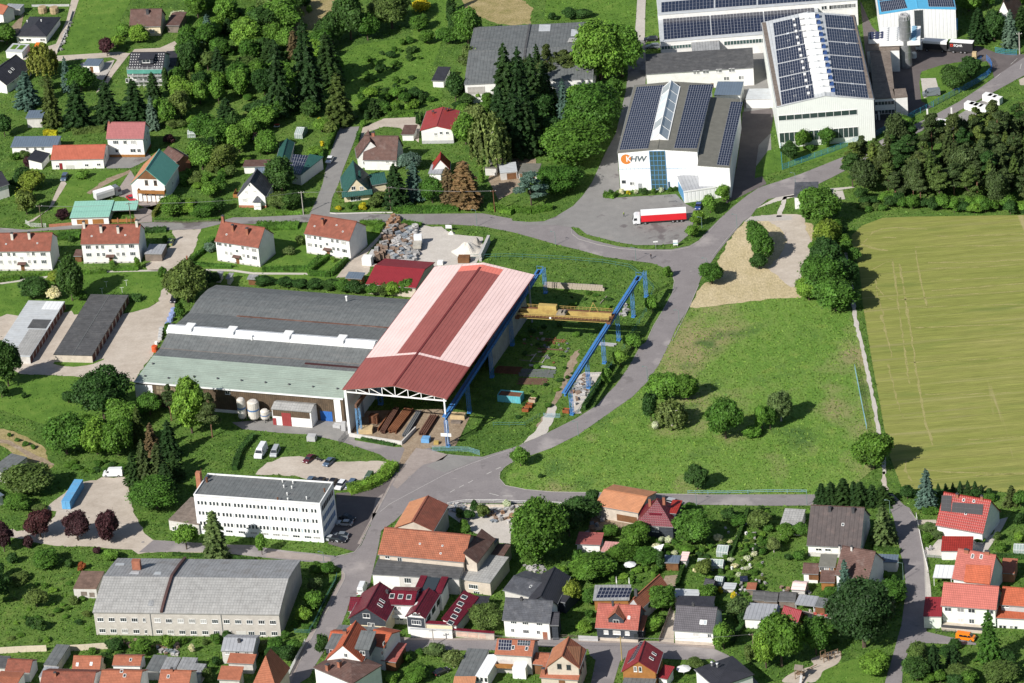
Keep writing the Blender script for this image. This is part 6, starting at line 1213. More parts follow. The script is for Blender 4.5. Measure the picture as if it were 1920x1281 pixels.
s=H('large house with a broad plain dark brown roof',(288,250),(694,270),3.4,17,(560,-40),'gx','white','brown',plinth=(1.2,'pale'));s.roof.data.materials[0]=plain('dark_brown_felt',(.085,.07,.068),var=.25,rough=.7,pat=('seam',1.2,.12),dirt=((.15,.11,.10),.5));s.sky('f',[(562,95)],.7,.8);s.win('F',[(380,282),(450,285)],1.6,.8);s.chim('f',[(465,-10),(640,0)],.7,.7,1.0,dtrim)
s=H('house with a mottled brown tile roof and a glazed orange bay',(500,470),(752,516),5.6,11,(650,270),'gx','white','brown');s.chim('f',[(538,280),(628,285)],.5,.5,1.0,W['pale'])
t_=H('',(378,408),(505,412),5.2,5,.8,'shedb','orangewood','khaki',root=s);t_.win('F',[(405,428),(440,428)],1.2,1.1);t_.win('F',[(478,425)],.9,1.1)
t_=H('',(255,460),(378,466),3.0,5,1.6,'gx','white','brown',root=s);t_.panel('F',(305,465),(380,512),W['wood'],'garage_door');t_=H('',(388,525),(500,528),2.8,3.5,1.5,'shedb','orangewood','brown',root=s)
R(0,0,1)
s=H('white house with a bright red tile roof carrying black solar panels',(1754,985),(1843,1001),3.4,12.5,(1805,929),'gx','white','scarlet');s.pv('f',[(1764,958),(1783,960),(1785,930),(1766,929)],2,4,gap=.02,m=plain('black_panel',(.012,.013,.018),rough=.3),fm=dtrim);s.pv('f',[(1784,960),(1842,966),(1844,946),(1786,942)],7,2,gap=.02,m=MATS['black_panel'],fm=dtrim);s.chim('f',[(1795,932),(1841,936)],.7,.5,.9,chimb);s.sky('f',[(1807,938),(1826,940),(1811,963)],.7,.8)
R(1440,960)
s=H('light red roofed house with an orange cross dormer',(1378,500),(1664,550),4.4,10,(1540,294),'gx','white',plain('light_red_tiles',(.46,.14,.11),var=.18,pat=('tile',.5,.35)));s.sky('f',[(1535,332),(1600,336)],.8,1.2,glass);q=[s.on('f',c_)+V((0,0,.25)) for c_ in((1468,530),(1662,548),(1672,408),(1485,400))];s.add('roof',MB().slab(q,.2),T['bright']);s.chim('f',[(1645,312),(1490,300)],1.2,.6,.7,T['orange'] if 0 else chimb)
s=H('long mint green house with a faded red tile roof beside the orange van',(1294,702),(1712,735),5.8,9,(1540,545),'gx','mint',plain('faded_red_tiles',(.50,.15,.12),var=.14,pat=('tile',.6,.35)));s.win('F',[(1350,730),(1445,736),(1527,742),(1665,750)],1.8,1.2,1);s.win('F',[(1445,815)],1.4,1.3,gm=blinds);s.win('F',[(1528,820)],1.4,1.4);s.add('terrace',MB().box(.5,-2.5,0,s.L*.8,s.y0-.01,.9),W['sand']);s.add('terrace_railing',MB().box(.5,-2.5,.9,s.L*.8,-2.4,1.7),dtrim)
t_=H('',(1738,695),(1960,712),5.6,8.5,(1850,567),'gx','grey','bright',root=s);t_.win('F',[(1780,702)],2,1);t_=H('',(1700,792),(1980,806),3.2,4.5,.9,'shedb','white','bright',root=s);t_.win('F',[(1745,868),(1775,870),(1825,872),(1860,875)],.9,1.6,0)
# --- row along the bottom left
R(0,960)
for lb,a,b,ze,d,r,wl,rm in[
 ('small house with an orange-brown tile roof and white front in the bottom left row',(34,1196),(222,1206),3.0,6.5,(140,1108),'white','red'),
 ('orange-roofed house cut by the bottom left corner',(-60,1300),(120,1310),4.5,7,(60,1243),'white','orange'),
 ('yellow-walled cottage with an orange tile roof and two roof windows',(538,1178),(748,1182),3.0,6,(650,1080),'cream','orange'),
 ('cottage with an orange tile roof and satellite dish left of the flat dark sheds',(840,1150),(1052,1154),3.0,5.5,(955,1079),'white','orange'),
 ('wide house with a dull red roof at the bottom edge',(290,1330),(690,1340),5.0,10,(480,1197),'white','red'),
 ('house with a patchy orange roof and grey ridge vent at the bottom edge',(735,1330),(1040,1338),5.0,10,(890,1190),'white','orange'),
 ('narrow house with an orange roof right of the flat dark sheds at the bottom edge',(1180,1320),(1412,1328),5.0,9,(1310,1188),'white','orange'),
 ('pale cottage with a blue-grey slate roof and three white windows',(1656,1040),(1900,1046),4.0,8,(1780,945),'pale','grey')]:
 s=H(lb,a,b,ze,d,r,'gx',wl,rm,ov=.2)
 if 'two roof' in lb:s.sky('f',[(580,1145),(684,1140)],.7,1.0,frost)
 if 'satellite' in lb:s.sky('f',[(980,1110)],.7,1.0)
 if 'three white' in lb:s.win('F',[(1705,1052),(1780,1055),(1850,1058)],1.2,1.3,1);s.chim('f',[(1795,975)],.7,.7,.7,dtrim)
 if 'dull red' in lb:s.chim('f',[(415,1230)],.6,.6,1.0)
 if 'patchy' in lb:s.sky('f',[(912,1195),(935,1228)],.8,1.0)
 if 'narrow' in lb:s.sky('f',[(1262,1235)],.7,1.0);s.chim('f',[(1290,1195)],.6,.6,.8)
for lb,a,b,ze,d,rm in[
 ('long flat dark-roofed garage running up to the garden wall',(325,1145),(425,1152),2.8,(490,995),'felt'),
 ('pale flat annex below the long dark garage',(290,1235),(400,1240),2.6,(425,1160),'grey'),
 ('flat dark felt shed, leftmost of four behind the bottom row',(1085,1190),(1190,1196),2.8,(1240,1075),'felt'),
 ('flat grey-green shed, second from left of four behind the bottom row',(1192,1200),(1300,1205),2.8,(1345,1090),'corr'),
 ('light flat shed, third from left of four behind the bottom row',(1325,1172),(1440,1178),2.8,(1455,1092),'corr'),
 ('flat grey shed with a raised edge, rightmost of four behind the bottom row',(1380,1205),(1502,1215),3.0,(1548,1140),'corr')]:
 H(lb,a,b,ze,d,0,'flat','pale',rm,ov=.08,name='flat_shed',cat='shed',gut=False)
s=H('orange-roofed U-shaped outbuilding around a small court at the bottom',(1630,1255),(1800,1262),3.2,4.5,1.3,'shedb','pale','orange',name='outbuilding',cat='outbuilding');t_=H('',(1700,1130),(1900,1140),3.2,3.5,.8,'shedb','pale','orange',root=s)
s=H('small grey hut cut by the left edge in the bottom row',(-60,1165),(38,1170),3.0,5,.5,'shedb','pale','darkfelt',name='garden_hut',cat='hut')
R(0,640)
s=H('dark flat-roofed shed at the left edge above the spreading bushes',(-80,960),(40,990),3.2,(78,838),0,'flat','pale','felt',ov=.1,name='shed',cat='shed',gut=False)
s=H('pale blue-grey garage at the left edge beside the container yard',(-60,1190),(30,1150),3.0,8,.2,'shedb','white','navy',name='garage',cat='garage')
R(0,0)
s=H('orange-red roof corner of a house at the upper left edge',(-60,90),(22,110),4.0,6,2,'gx','white','orange');s=H('dark flat shed beside the footpath at the top left',(30,60),(150,66),2.6,(165,32),0,'flat','pale','grey',ov=.1,name='shed',cat='shed',gut=False)
s=H('red-roofed hut at the left edge beside the brown earth',(-40,250),(25,255),3,5,1,'gx','white','orange',name='hut',cat='hut')
R(0,320);s=H('house with a dark roof in the shade at the left edge by the town road',(-60,140),(70,100),4.5,10,2.6,'gx','white','anthracite')
# ---------------------------------------------------------------- foliage
def trimesh(name,pts):
 n=len(pts);me=bpy.data.meshes.new(name)
 me.vertices.add(n*3);me.vertices.foreach_set('co',pts.reshape(-1).astype(np.float32))
 me.loops.add(n*3);me.loops.foreach_set('vertex_index',np.arange(n*3,dtype=np.int32))
 me.polygons.add(n);me.polygons.foreach_set('loop_start',np.arange(0,n*3,3,dtype=np.int32));me.update(calc_edges=True);return me
def unit(v):return v/np.maximum(np.linalg.norm(v,axis=-1,keepdims=True),1e-9)
def leaves(p,nrm,size,jit=.7,asp=1.0):
 n=len(p);nn=unit(nrm+rng.normal(0,jit,(n,3)));a=unit(np.cross(nn,rng.normal(0,1,(n,3))));b=np.cross(nn,a)
 s=(size*rng.uniform(.6,1.35,n))[:,None]
 return np.stack([p-a*s*.6-b*s*.35*asp,p+a*s*.6-b*s*.35*asp,p+b*s*.75*asp],1)
def lobes_crown(n,lobes,size,inner=.78,jit=.6,low=.0):
 c=np.array([l[:3] for l in lobes]);r=np.array([l[3:6] for l in lobes]);vol=(r.prod(1))**(2/3);pr=vol/vol.sum()
 k=rng.choice(len(lobes),n*2,p=pr);d=unit(rng.normal(0,1,(n*2,3)));d[:,2]=np.where(d[:,2]<-.45,-d[:,2],d[:,2])
 b=1+.22*np.sin(d[:,0]*9+k*1.7)*np.sin(d[:,1]*8+k)*np.sin(d[:,2]*9+k*.6)+.09*rng.normal(0,1,n*2)
 p=c[k]+d*r[k]*(b*rng.uniform(.82,1.06,n*2)*np.where(rng.uniform(0,1,n*2)<.13,rng.uniform(1.04,1.32,n*2),1))[:,None]
 q=((p[:,None,:]-c[None])/r[None]);dd=np.sqrt((q**2).sum(2));dd[np.arange(n*2),k]=9
 keep=(dd.min(1)>inner)&(p[:,2]>low);p,d=p[keep][:n],d[keep][:n]
 return leaves(p,d+np.array([0,0,.35]),size,jit)
def broad(n,W,Hh,nl,size,squash=1.0,seed=0,base=.12,spread=.62):
 r_=np.random.default_rng(seed);lo=[]
 zc=Hh*(base+(1-base)*.5);rz=Hh*(1-base)*.5
 for i in range(nl):
  t=r_.uniform(-.85,.9);a=r_.uniform(0,6.283);rad_=W/2*spread*math.sqrt(max(.05,1-t*t))*r_.uniform(.75,1.1)
  s=W*r_.uniform(.12,.25)*(1-.2*abs(t));lo.append((math.cos(a)*rad_,math.sin(a)*rad_,zc+t*rz*.78,s,s,s*.85*squash))
 lo.append((0,0,zc,W*.33,W*.33,rz*.8));return lobes_crown(n,lo,size,low=Hh*base*.4)
def spruce(n,W,Hh,seed=0,size=.5,power=.68,tiers=15,droop=.25,sparse=0.0):
 r_=np.random.default_rng(seed);P_=[];D_=[]
 for i in range(tiers):
  z=Hh*(.06+.9*(i/tiers));R_=W/2*(1-z/Hh)**power*r_.uniform(.85,1.1);nb=max(5,int(13*(1-z/Hh)**.6))
  for j in range(nb):
   a=6.283*j/nb+r_.uniform(-.25,.25);Rb=R_*r_.uniform(.72,1.12);m=max(3,int(n/(tiers*9)*(Rb/(W/2)+.25)))
   t=np.sqrt(r_.uniform(.03,1,m));wdt=(1-t)*.28*Rb+.12
   lat=r_.normal(0,.5,m)*wdt
   x=math.cos(a)*t*Rb-math.sin(a)*lat;y=math.sin(a)*t*Rb+math.cos(a)*lat;zz=z+Hh*.03-droop*t*t*Rb+r_.normal(0,.06,m)
   P_.append(np.stack([x,y,zz],1));D_.append(np.tile([math.cos(a)*.5,math.sin(a)*.5,1.0],(m,1)))
 p=np.concatenate(P_);d=np.concatenate(D_)
 tip=np.stack([r_.normal(0,.06,25),r_.normal(0,.06,25),r_.uniform(Hh*.92,Hh*1.0,25)],1);p=np.concatenate([p,tip]);d=np.concatenate([d,np.tile([0,0,1.],(25,1))])
 return leaves(p,d,size,.45,1.1)
def pine(n,W,Hh,seed=0,size=.45,base=.35,nl=20):
 r_=np.random.default_rng(seed);lo=[]
 for i in range(nl):
  t=r_.uniform(0,1);z=Hh*(base+(1-base)*t*.93);R_=W/2*(1-t)**.45*r_.uniform(.35,.95);a=r_.uniform(0,6.283);s=W*r_.uniform(.10,.19)
  lo.append((math.cos(a)*R_,math.sin(a)*R_,z,s*1.15,s*1.15,s*.6))
 lo.append((0,0,Hh*.93,W*.13,W*.13,W*.12))
 return lobes_crown(n,lo,size,.7,.7)
def weep(n,W,Hh,seed=0,size=.4):
 r_=np.random.default_rng(seed);m=110;P_=[];D_=[]
 for i in range(m):
  a=r_.uniform(0,6.283);R_=W/2*math.sqrt(r_.uniform(.02,1));z1=Hh*(.98-.42*(R_/(W/2))**2)*r_.uniform(.85,1.02);z0=z1-Hh*r_.uniform(.2,.55);z0=max(.4,z0)
  k=int(n/m);t=r_.uniform(0,1,k);P_.append(np.stack([math.cos(a)*(R_+.15*(1-t))+r_.normal(0,.16,k),math.sin(a)*(R_+.15*(1-t))+r_.normal(0,.16,k),z1+(z0-z1)*t],1));D_.append(np.tile([math.cos(a),math.sin(a),.3],(k,1)))
 return leaves(np.concatenate(P_),np.concatenate(D_),size,.5,1.3)
def core(Wd,z0,z1,k=.62,cone=False):
 mb=MB();n=7;zc,rz=(z0+z1)/2,(z1-z0)/2
 prof=[(Wd/2*k*(1-i/5)**.9,z0+(z1-z0)*i/5) for i in range(6)] if cone else[(Wd/2*k*math.sin(math.pi*i/6),zc-rz*k*math.cos(math.pi*i/6)) for i in range(7)]
 prof[-1]=(0,prof[-1][1]);
 if not cone:prof[0]=(0,prof[0][1])
 mb.lathe((0,0,0),prof,n);out=[]
 for f in mb.f:
  v=[mb.v[i] for i in f]
  for i in range(1,len(v)-1):out.append((v[0],v[i],v[i+1]))
 return np.array(out)
bark=plain('bark',(.10,.075,.055),var=.3);birchbark=plain('birch_bark',(.55,.52,.48),var=.3);pinebark=plain('pine_bark',(.20,.11,.07),var=.3)
FL_=0
FL={'g':leafmat('foliage_mid_green',(0.072,0.165,0.026)),'l':leafmat('foliage_light_green',(0.125,0.250,0.038)),'k':leafmat('foliage_dark_green',(0.042,0.100,0.024)),
 'y':leafmat('foliage_yellow_green',(0.200,0.265,0.040)),'s':leafmat('spruce_needles',(0.030,0.070,0.021),.3),'n':leafmat('pine_needles',(0.068,0.105,0.036),.35),'u':leafmat('blue_spruce_needles',(0.100,0.175,0.150),.3),
 'c':leafmat('copper_foliage',(0.060,0.025,0.032)),'w':leafmat('willow_foliage',(0.169,0.208,0.046)),'i':leafmat('birch_foliage',(0.120,0.180,0.062)),'r':leafmat('brown_needles',(0.182,0.130,0.072)),'e':leafmat('yellow_blossom',(0.546,0.468,0.026)),'f':leafmat('white_blossom',(0.585,0.611,0.468)),
 'o':leafmat('olive_foliage',(0.100,0.155,0.040)),'v':leafmat('golden_spruce',(0.091,0.130,0.033),.3),'R':leafmat('rust_foliage',(0.260,0.091,0.039))}
PR={}
def trunkmesh(Hh,r,forks,W_,seed=0,top=.7):
 r_=random.Random(seed);m=MB();m.tube((0,0,-.3),(0,0,Hh*top),r,r*.35,7)
 for i in range(forks):
  z=Hh*r_.uniform(.18,.55);a=r_.uniform(0,6.28);m.tube((0,0,z),(math.cos(a)*W_*.3,math.sin(a)*W_*.3,z+Hh*r_.uniform(.15,.3)),r*.5,r*.15,5)
 return m.mesh('trunk')
def proto(kind,i):
 k=(kind,i)
 if k in PR:return PR[k]
 sd_=100*i+7
 if kind=='B':t=broad(7500,9,10,20+2*i,.46,seed=sd_);tr=trunkmesh(10,.3,5,9,sd_);c=core(9,1.5,9.5);W_,H_=9,10
 elif kind=='G':t=broad(16000,14,15,36,.5,seed=sd_+3);tr=trunkmesh(15,.5,7,14,sd_);c=core(14,2,14);W_,H_=14,15
 elif kind=='M':t=broad(3400,5,6,14,.36,seed=sd_+5,base=.16);tr=trunkmesh(6,.16,4,5,sd_);c=core(5,1.3,5.6);W_,H_=5,6
 elif kind=='S':t=broad(1300,3,2.6,7,.3,seed=sd_+9,base=.0);tr=trunkmesh(2.6,.07,4,3,sd_,.5);c=core(3,.2,2.3);W_,H_=3,2.6
 elif kind=='F':t=spruce(7500,7,16,sd_,.5);tr=trunkmesh(16,.24,0,7,sd_,.9);c=core(7,1.0,14,.55,True);W_,H_=7,16
 elif kind=='f':t=spruce(2600,3.6,7,sd_,.34,tiers=11);tr=trunkmesh(7,.12,0,3,sd_,.9);c=core(3.6,.6,6,.55,True);W_,H_=3.6,7
 elif kind=='P':t=pine(5500,7,15,sd_);tr=trunkmesh(15,.24,6,6,sd_,.92);c=np.zeros((0,3,3));W_,H_=7,15
 elif kind=='Y':t=spruce(3500,3,9,sd_,.3,.45,20,.05);tr=trunkmesh(9,.12,0,2,sd_,.8);c=core(3,.5,8,.7,True);W_,H_=3,9
 elif kind=='T':t=lobes_crown(1300,[(0,0,.9,.55,.55,.9),(0,0,2.0,.5,.5,1.0),(0,0,3.1,.38,.38,.9)],.26,.8);tr=trunkmesh(4,.08,0,1,sd_,.7);c=core(1.1,.3,3.6,.8);W_,H_=1.2,4
 elif kind=='W':t=weep(7000,9,10,sd_);tr=trunkmesh(10,.3,5,9,sd_);c=core(9,2.5,8.5,.55);W_,H_=9,10
 o=(trimesh('crown',np.concatenate([t,c]) if len(c) else t),tr,W_,H_);PR[k]=o;return o
tcount=0
TREE_NAME={'B':'broadleaf_tree','G':'broadleaf_tree','M':'broadleaf_tree','S':'bush','F':'spruce_tree','f':'spruce_tree','P':'pine_tree','Y':'conifer_tree','T':'column_thuja','W':'weeping_tree'}
def tree_at(base,W_,H_,kind,col,label,group=None,cat=None,lean=0):
 global tcount;tcount+=1
 cr,tr,pw,phh=proto(kind,tcount%(4 if kind in 'BFPSM' else 2));a=random.uniform(0,6.28);sx_=random.uniform(.86,1.16)
 nm=TREE_NAME[kind]
 if cat:nm={'plant':'garden_plant'}.get(cat,cat)
 elif kind in 'BGM':nm={'c':'copper_beech','l':'leafy_tree','k':'dark_leafy_tree','y':'yellow_green_tree','f':'blossom_tree'}.get(col,nm)
 if group and 'wooded slope' in group:nm='slope_'+nm
 M=Matrix.Translation(base)@Matrix.Rotation(a,4,'Z')@Matrix.Diagonal((W_/pw*sx_,W_/pw/sx_,H_/phh,1))
 if kind=='S' or(kind=='T' and H_<2.5):
  o=link(nm,cr,FL[col]);o.matrix_world=M;tag(o,label,cat or 'bush',group);return o
 t=empty(nm,M,label,cat or 'tree',group)
 link('crown',cr,FL[col],t);link('trunk',tr,{'n':pinebark,'i':birchbark}.get(col,bark),t);return t
TREES=[]
def tr(x,y,w_,h_,kc,label=None,group=None,cat=None):
 """x, y: lowest point of the crown in the photo; w, h: its width and height there"""
 s=scale_at((x,y))*SC;kind,col=kc[0],kc[1];W_=w_/s
 if kind=='B':kind='G' if W_>11.5 else('B' if W_>6 else 'M')
 if kind=='M' and W_<3.2 and h_/s<4.2:kind='S'
 if kind=='F' and W_<4.3:kind='f'
 rr=.30 if kind in 'BGMSW' else.2
 hh=(h_-rr*w_*.55)/(s*math.cos(TH));hh=max(hh,.9,W_*.55 if kind not in 'S' else.8)
 dy=w_*.45*math.sin(TH)*(.75 if kind in 'BGMSW' else.6);b=P((x+.085*h_*.5,y-dy));TREES.append((b.x,b.y,W_))
 return tree_at(b,W_*1.13,hh*1.07,kind,col,label,group,cat)
def row(phrase,kc,pts,adj,group=None,cat=None):
 """several alike plants in one place: each label counts from the left"""
 pts=sorted(pts,key=lambda p:p[0]);n=len(pts);numw=['','one','two','three','four','five','six','seven','eight','nine','ten','eleven','twelve']
 for i,p in enumerate(pts):
  if n==1:lb=adj+' '+phrase
  elif i==n-1:lb=f"rightmost {adj} {phrase}"
  elif i==0:lb=f"leftmost {adj} {phrase}"
  else:lb=f"{ORD[i].strip()} {adj} from the left {phrase}"
  k=p[4] if len(p)>4 else kc;tr(p[0],p[1],p[2],p[3],k,lb,group or(adj+' '+phrase if n>1 else None),cat)
def shared(label,group,kc,pts,cat=None):
 for p in pts:tr(p[0],p[1],p[2],p[3],p[4] if len(p)>4 else kc,label,group,cat)
def inpoly(px,py,poly):
 c=np.zeros(len(px),bool);n=len(poly);j=n-1
 for i in range(n):
  xi,yi=poly[i];xj,yj=poly[j]
  c^=((yi>py)!=(yj>py))&(px<(xj-xi)*(py-yi)/((yj-yi)+1e-12)+xi);j=i
 return c
COL={'g':'green ','k':'deep green ','l':'bright ','o':'olive ','y':'yellowish ','s':'blackish ','f':'white-flowering ','n':''}
def zone(v,poly):
 q=[g(p) for p in poly];x,y=proj(v);xs=[p[0] for p in q];ys=[p[1] for p in q];f=(x-min(xs))/(max(xs)-min(xs));h=(y-min(ys))/(max(ys)-min(ys)+.1)
 return ', '+('far ' if h<.33 else('near ' if h>.66 else 'middle '))+('left end' if f<.2 else 'left part' if f<.4 else 'centre part' if f<.6 else 'right part' if f<.8 else 'right end')
def thicket(label,group,poly,n,kinds,wr,hr,sep=.8,cat=None):
 """plants spread inside a pixel polygon, drawn smaller than they stand apart"""
 w3=[P(p) for p in poly];xs=[v.x for v in w3];ys=[v.y for v in w3];pl=[(v.x,v.y) for v in w3];got=[];tries=0
 while len(got)<n and tries<n*60:
  tries+=1;x,y=random.uniform(min(xs),max(xs)),random.uniform(min(ys),max(ys))
  if not inpoly(np.array([x]),np.array([y]),pl)[0]:continue
  w_=random.uniform(*wr)
  if any((x-a)**2+(y-b)**2<((w_+c)*.5*sep)**2 for a,b,c in got):continue
  if any((x-a)**2+(y-b)**2<((w_+c)*.3)**2 for a,b,c in TREES):continue
  got.append((x,y,w_));TREES.append((x,y,w_));kc=random.choice(kinds)
  kind=kc[0]
  if kind=='B':kind='G' if w_>11.5 else('B' if w_>6 else('M' if w_>3 else 'S'))
  tree_at(Vector((x,y,0)),w_*1.1,random.uniform(*hr)*(w_/((wr[0]+wr[1])/2))**.6,kind,kc[1],COL.get(kc[1],'')+label+zone(Vector((x,y,0)),poly),group,cat)
 return got
def hedge(pts,w_,h_,label,col='g',group=None,z=0,px=True):
 pts=[P(p) for p in pts] if px else[Vector(p) for p in pts];P_=[];D_=[];boxes=[]
 for a,b in zip(pts,pts[1:]):
  d=b-a;L=d.length;d.normalize();nr=np.array([-d.y,d.x,0]);dn=np.array(d);A=np.array(a)
  n=int(L*(w_+2*h_)*7);u=rng.uniform(-.1,L+.1,n);k=rng.uniform(0,w_+2*h_,n);s=np.where(k<h_,-1,np.where(k<2*h_,1,0))
  lat=np.where(s==0,(k-2*h_)-w_/2,s*w_/2);zz=np.where(s==0,h_,np.where(s<0,k,k-h_))
  P_.append(A+u[:,None]*dn+lat[:,None]*nr+np.stack([np.zeros(n)]*2+[zz],1)+rng.normal(0,.07,(n,3)));D_.append(s[:,None]*nr+np.stack([np.zeros(n)]*2+[np.where(s==0,1.,.25)],1))
  m=MB().box(0,-w_*.4,0,L,w_*.4,h_*.9,frame(a,b))
  boxes+=[(m.v[f[0]],m.v[f[1]],m.v[f[2]]) for f in m.f]+[(m.v[f[0]],m.v[f[2]],m.v[f[3]]) for f in m.f]
 t=np.concatenate([leaves(np.concatenate(P_),np.concatenate(D_),.33,.6),np.array(boxes)])
 c=t.reshape(-1,3).mean(0);c[2]=0;me=trimesh('hedge',t-c);o=link('hedge',me,FL[col]);o.location=c;return tag(o,label,'hedge',group)
# ================================================================ top left
R(0,0)
tr(322,610,205,270,'Ww','yellow-green weeping willow in front of the orange van')
tr(200,830,190,270,'Fu','blue-green spruce with drooping tiers beside the dark garden house','')
row('behind the long white outbuildings','Fs',[(385,965,170,360,'Fv'),(585,985,240,340),(805,965,215,330),(1012,955,225,330)],'broad dark spruce')
tr(1140,985,115,240,'Fu','small blue spruce at the right end of the dark conifer group')
tr(1150,760,130,200,'Fs','dark pointed spruce right below the scaffolded house');tr(500,700,100,250,'Fu','slender blue-green spruce left of the concrete yard');tr(600,710,210,190,'Bg','round bright green tree below the small flat-roofed garage')
tr(345,690,110,100,'Bo','grey-green bush below the yellow willow')
tr(800,440,105,140,'Mc','small dark purple tree where the two lanes meet');tr(1243,680,48,150,'Tk','dark clipped column thuja at the corner of the scaffolded house')
row('beside the brown-roofed house','Bl',[(880,375,100,100),(930,300,110,110),(1045,345,150,140),(1330,180,110,90,'Bf')],'bushy garden tree')
tr(20,300,130,120,'Bk','dark bush at the left edge under the red-roofed hut');tr(30,1045,130,170,'Bk','dark round tree at the left edge beside the blue-grey garage');tr(215,1255,90,70,'Sc','purple bush in front of the low white garage block')
tr(1262,1085,85,72,'Sc','purple bush on the lawn behind the dusty pink house');hedge([(545,1010),(790,985)],1.6,2.0,'clipped hedge between the dark conifers and the dusty pink house','o');hedge([(330,1010),(430,1015)],1.8,1.6,'yellow flowering hedge before the dark conifers','e');hedge([(1250,965),(1480,952)],1.2,1.4,'clipped hedge behind the lawn of the dusty pink house')
tr(120,1210,90,60,'Sg','low green bush before the low white garage block');tr(180,1200,80,60,'So','grey-green bush before the low white garage block')
thicket('tree on the wooded slope','trees on the wooded slope',[(1330,600),(1420,300),(1500,60),(1560,-120),(2250,-120),(2180,120),(2160,480),(2480,380),(2540,560),(2200,650),(2160,800),(2000,1180),(1700,1290),(1420,1290),(1480,1000),(1240,980),(1200,850),(1330,760)],66,['Bg','Bk','Bg','Bl','Bk','Bo','Bl','Fs'],(5,10.5),(6,11.5),.68)
thicket('bush on the wooded slope','bushes on the wooded slope',[(1330,600),(1500,60),(2250,-120),(2480,380),(2200,800),(1800,1290),(1420,1290),(1240,980)],60,['Bg','Bl','Bo','Bk'],(2,4.2),(1.5,3.5),.9,'bush')
row('in the wooded slope','Fs',[(1560,330,120,200,'Fu'),(1500,700,60,200,'Tl'),(1640,640,150,260,'Fs')],'conifer')
thicket('tree along the upper left edge of the photo','trees at the upper left edge',[(-120,250),(10,260),(60,330),(0,400),(-120,420)],4,['Bk','Bg'],(5,8),(6,8))
R(480,0)
tr(235,225,190,170,'By','yellow-green tree standing at the edge of the brown field');row('at the edge of the brown field','Bk',[(60,310,240,240),(570,360,210,230),(700,340,250,350),(830,330,170,220,'Bg')],'dark bushy tree')
tr(1010,255,270,290,'Bo','big brownish green tree in the middle of the top edge');tr(1235,110,140,100,'Se','yellow blooming bush near the top edge');tr(1225,250,150,120,'Bg','green bush right of the big brownish tree')
row('along the pasture left of the grey warehouse','Bg',[(1440,350,150,130),(1580,360,210,270),(1490,790,130,220,'Bk'),(1280,345,110,110),(1600,560,130,200,'Bo')],'leafy tree')
row('between pasture and brown field at the top','Tk',[(1450,170,40,150),(1470,240,50,170),(1465,90,45,160)],'narrow dark tree')
tr(285,450,100,200,'Yr','brown dying conifer on the wooded slope');row('above the vegetable gardens','Fs',[(170,895,240,540),(385,840,260,620),(540,660,220,380)],'very tall dark spruce');tr(620,955,240,370,'Fv','broad golden-green spruce at the head of the side street')
row('around the tall dark spruces','Bk',[(60,740,170,200),(100,880,150,130,'Bg'),(400,900,140,130),(480,420,160,180,'Bg'),(120,400,160,200,'Bg')],'undergrowth tree')
row('behind the curved gravel drive','Bg',[(880,890,110,140,'Fs'),(960,870,90,100),(1050,840,80,80,'Bl'),(1190,830,70,80,'Bl')],'small tree');tr(808,955,44,52,'Sl','small ball-shaped shrub on the gravel drive')
hedge([(990,880),(1185,862)],1.6,1.8,'clipped hedge behind the gravel drive');hedge([(615,960),(530,1130)],1.3,1.8,'clipped hedge left of the side street');hedge([(500,1160),(460,1275)],1.3,1.6,'lower clipped hedge beside the parked white car');hedge([(775,1010),(760,1070)],1.0,1.4,'short clipped hedge right of the side street')
row('at the corner of the gravel drive','Tk',[(830,905,30,70),(1212,938,28,72),(1243,915,25,66)],'slim column thuja')
tr(1745,1290,300,430,'Wi','large weeping birch left of the tall spruces');tr(1640,1010,180,200,'Bi','smaller pale birch behind the large weeping birch');tr(1565,1110,170,240,'Bl','leafy tree against the wall of the shiny red-roofed house');tr(1155,1300,150,140,'Bu','low blue spruce below the white gable house')
row('in the garden left of the side street','Bl',[(490,1010,120,110),(560,1030,100,110,'Bo'),(440,1180,110,70),(110,1090,40,50,'Sg'),(60,1060,50,70,'Sg'),(30,1180,80,100)],'garden shrub');tr(497,1100,34,40,'Se','tiny yellow bush left of the side street');tr(478,920,34,36,'Se','tiny yellow bush in front of the golden spruce')
thicket('small bush in the vegetable gardens','bushes in the vegetable gardens',[(700,640),(880,420),(1150,300),(1250,420),(1180,640),(1340,780),(900,790),(740,740)],34,['Bg','Bk','Bg'],(1.6,3.2),(1.2,2.4),.9,'bush')
thicket('bush below the vegetable gardens','bushes below the vegetable gardens',[(740,790),(900,700),(1180,720),(1350,770),(1250,830),(820,880)],14,['Bg','Bl','Bk'],(2.5,4.5),(2.5,4),.8,'bush')
thicket('bush beside the grey warehouse','bushes beside the grey warehouse',[(1480,770),(1560,680),(1740,770),(1780,900),(1600,900),(1540,860)],12,['Bg','Bk','Bl'],(3,5.5),(3,5),.7,'bush')
R(960,0)
row('before the grey warehouse','Pn',[(190,650,120,290,'Fs'),(265,650,100,280),(395,660,160,260),(330,600,90,190,'Pn')],'dark pine');row('in the grove by the logo hall','Fs',[(60,1010,240,600),(-50,900,260,520),(150,880,230,430),(20,1200,260,480),(240,900,200,400),(-90,1150,240,450),(120,1180,230,400)],'tall dark spruce');row('among the spruces by the logo hall','Bk',[(120,700,200,240,'Bn'),(10,760,200,260,'Bk'),(240,700,190,220,'Bn'),(60,1120,220,260,'Bn'),(180,1000,220,260),(-60,1080,200,240),(300,1100,160,200)],'dark bushy tree')
tr(385,965,130,340,'Fu','tall blue spruce in the grove');tr(322,870,80,200,'Fi','slim pale spruce beside the tall blue spruce')
row('left of the logo hall','Bl',[(650,660,430,450),(810,620,290,400)],'huge light green tree with open crown');row('between spruces and logo hall','Bg',[(610,1065,390,390),(460,1290,450,340),(530,900,240,240,'Bl')],'big round green tree')
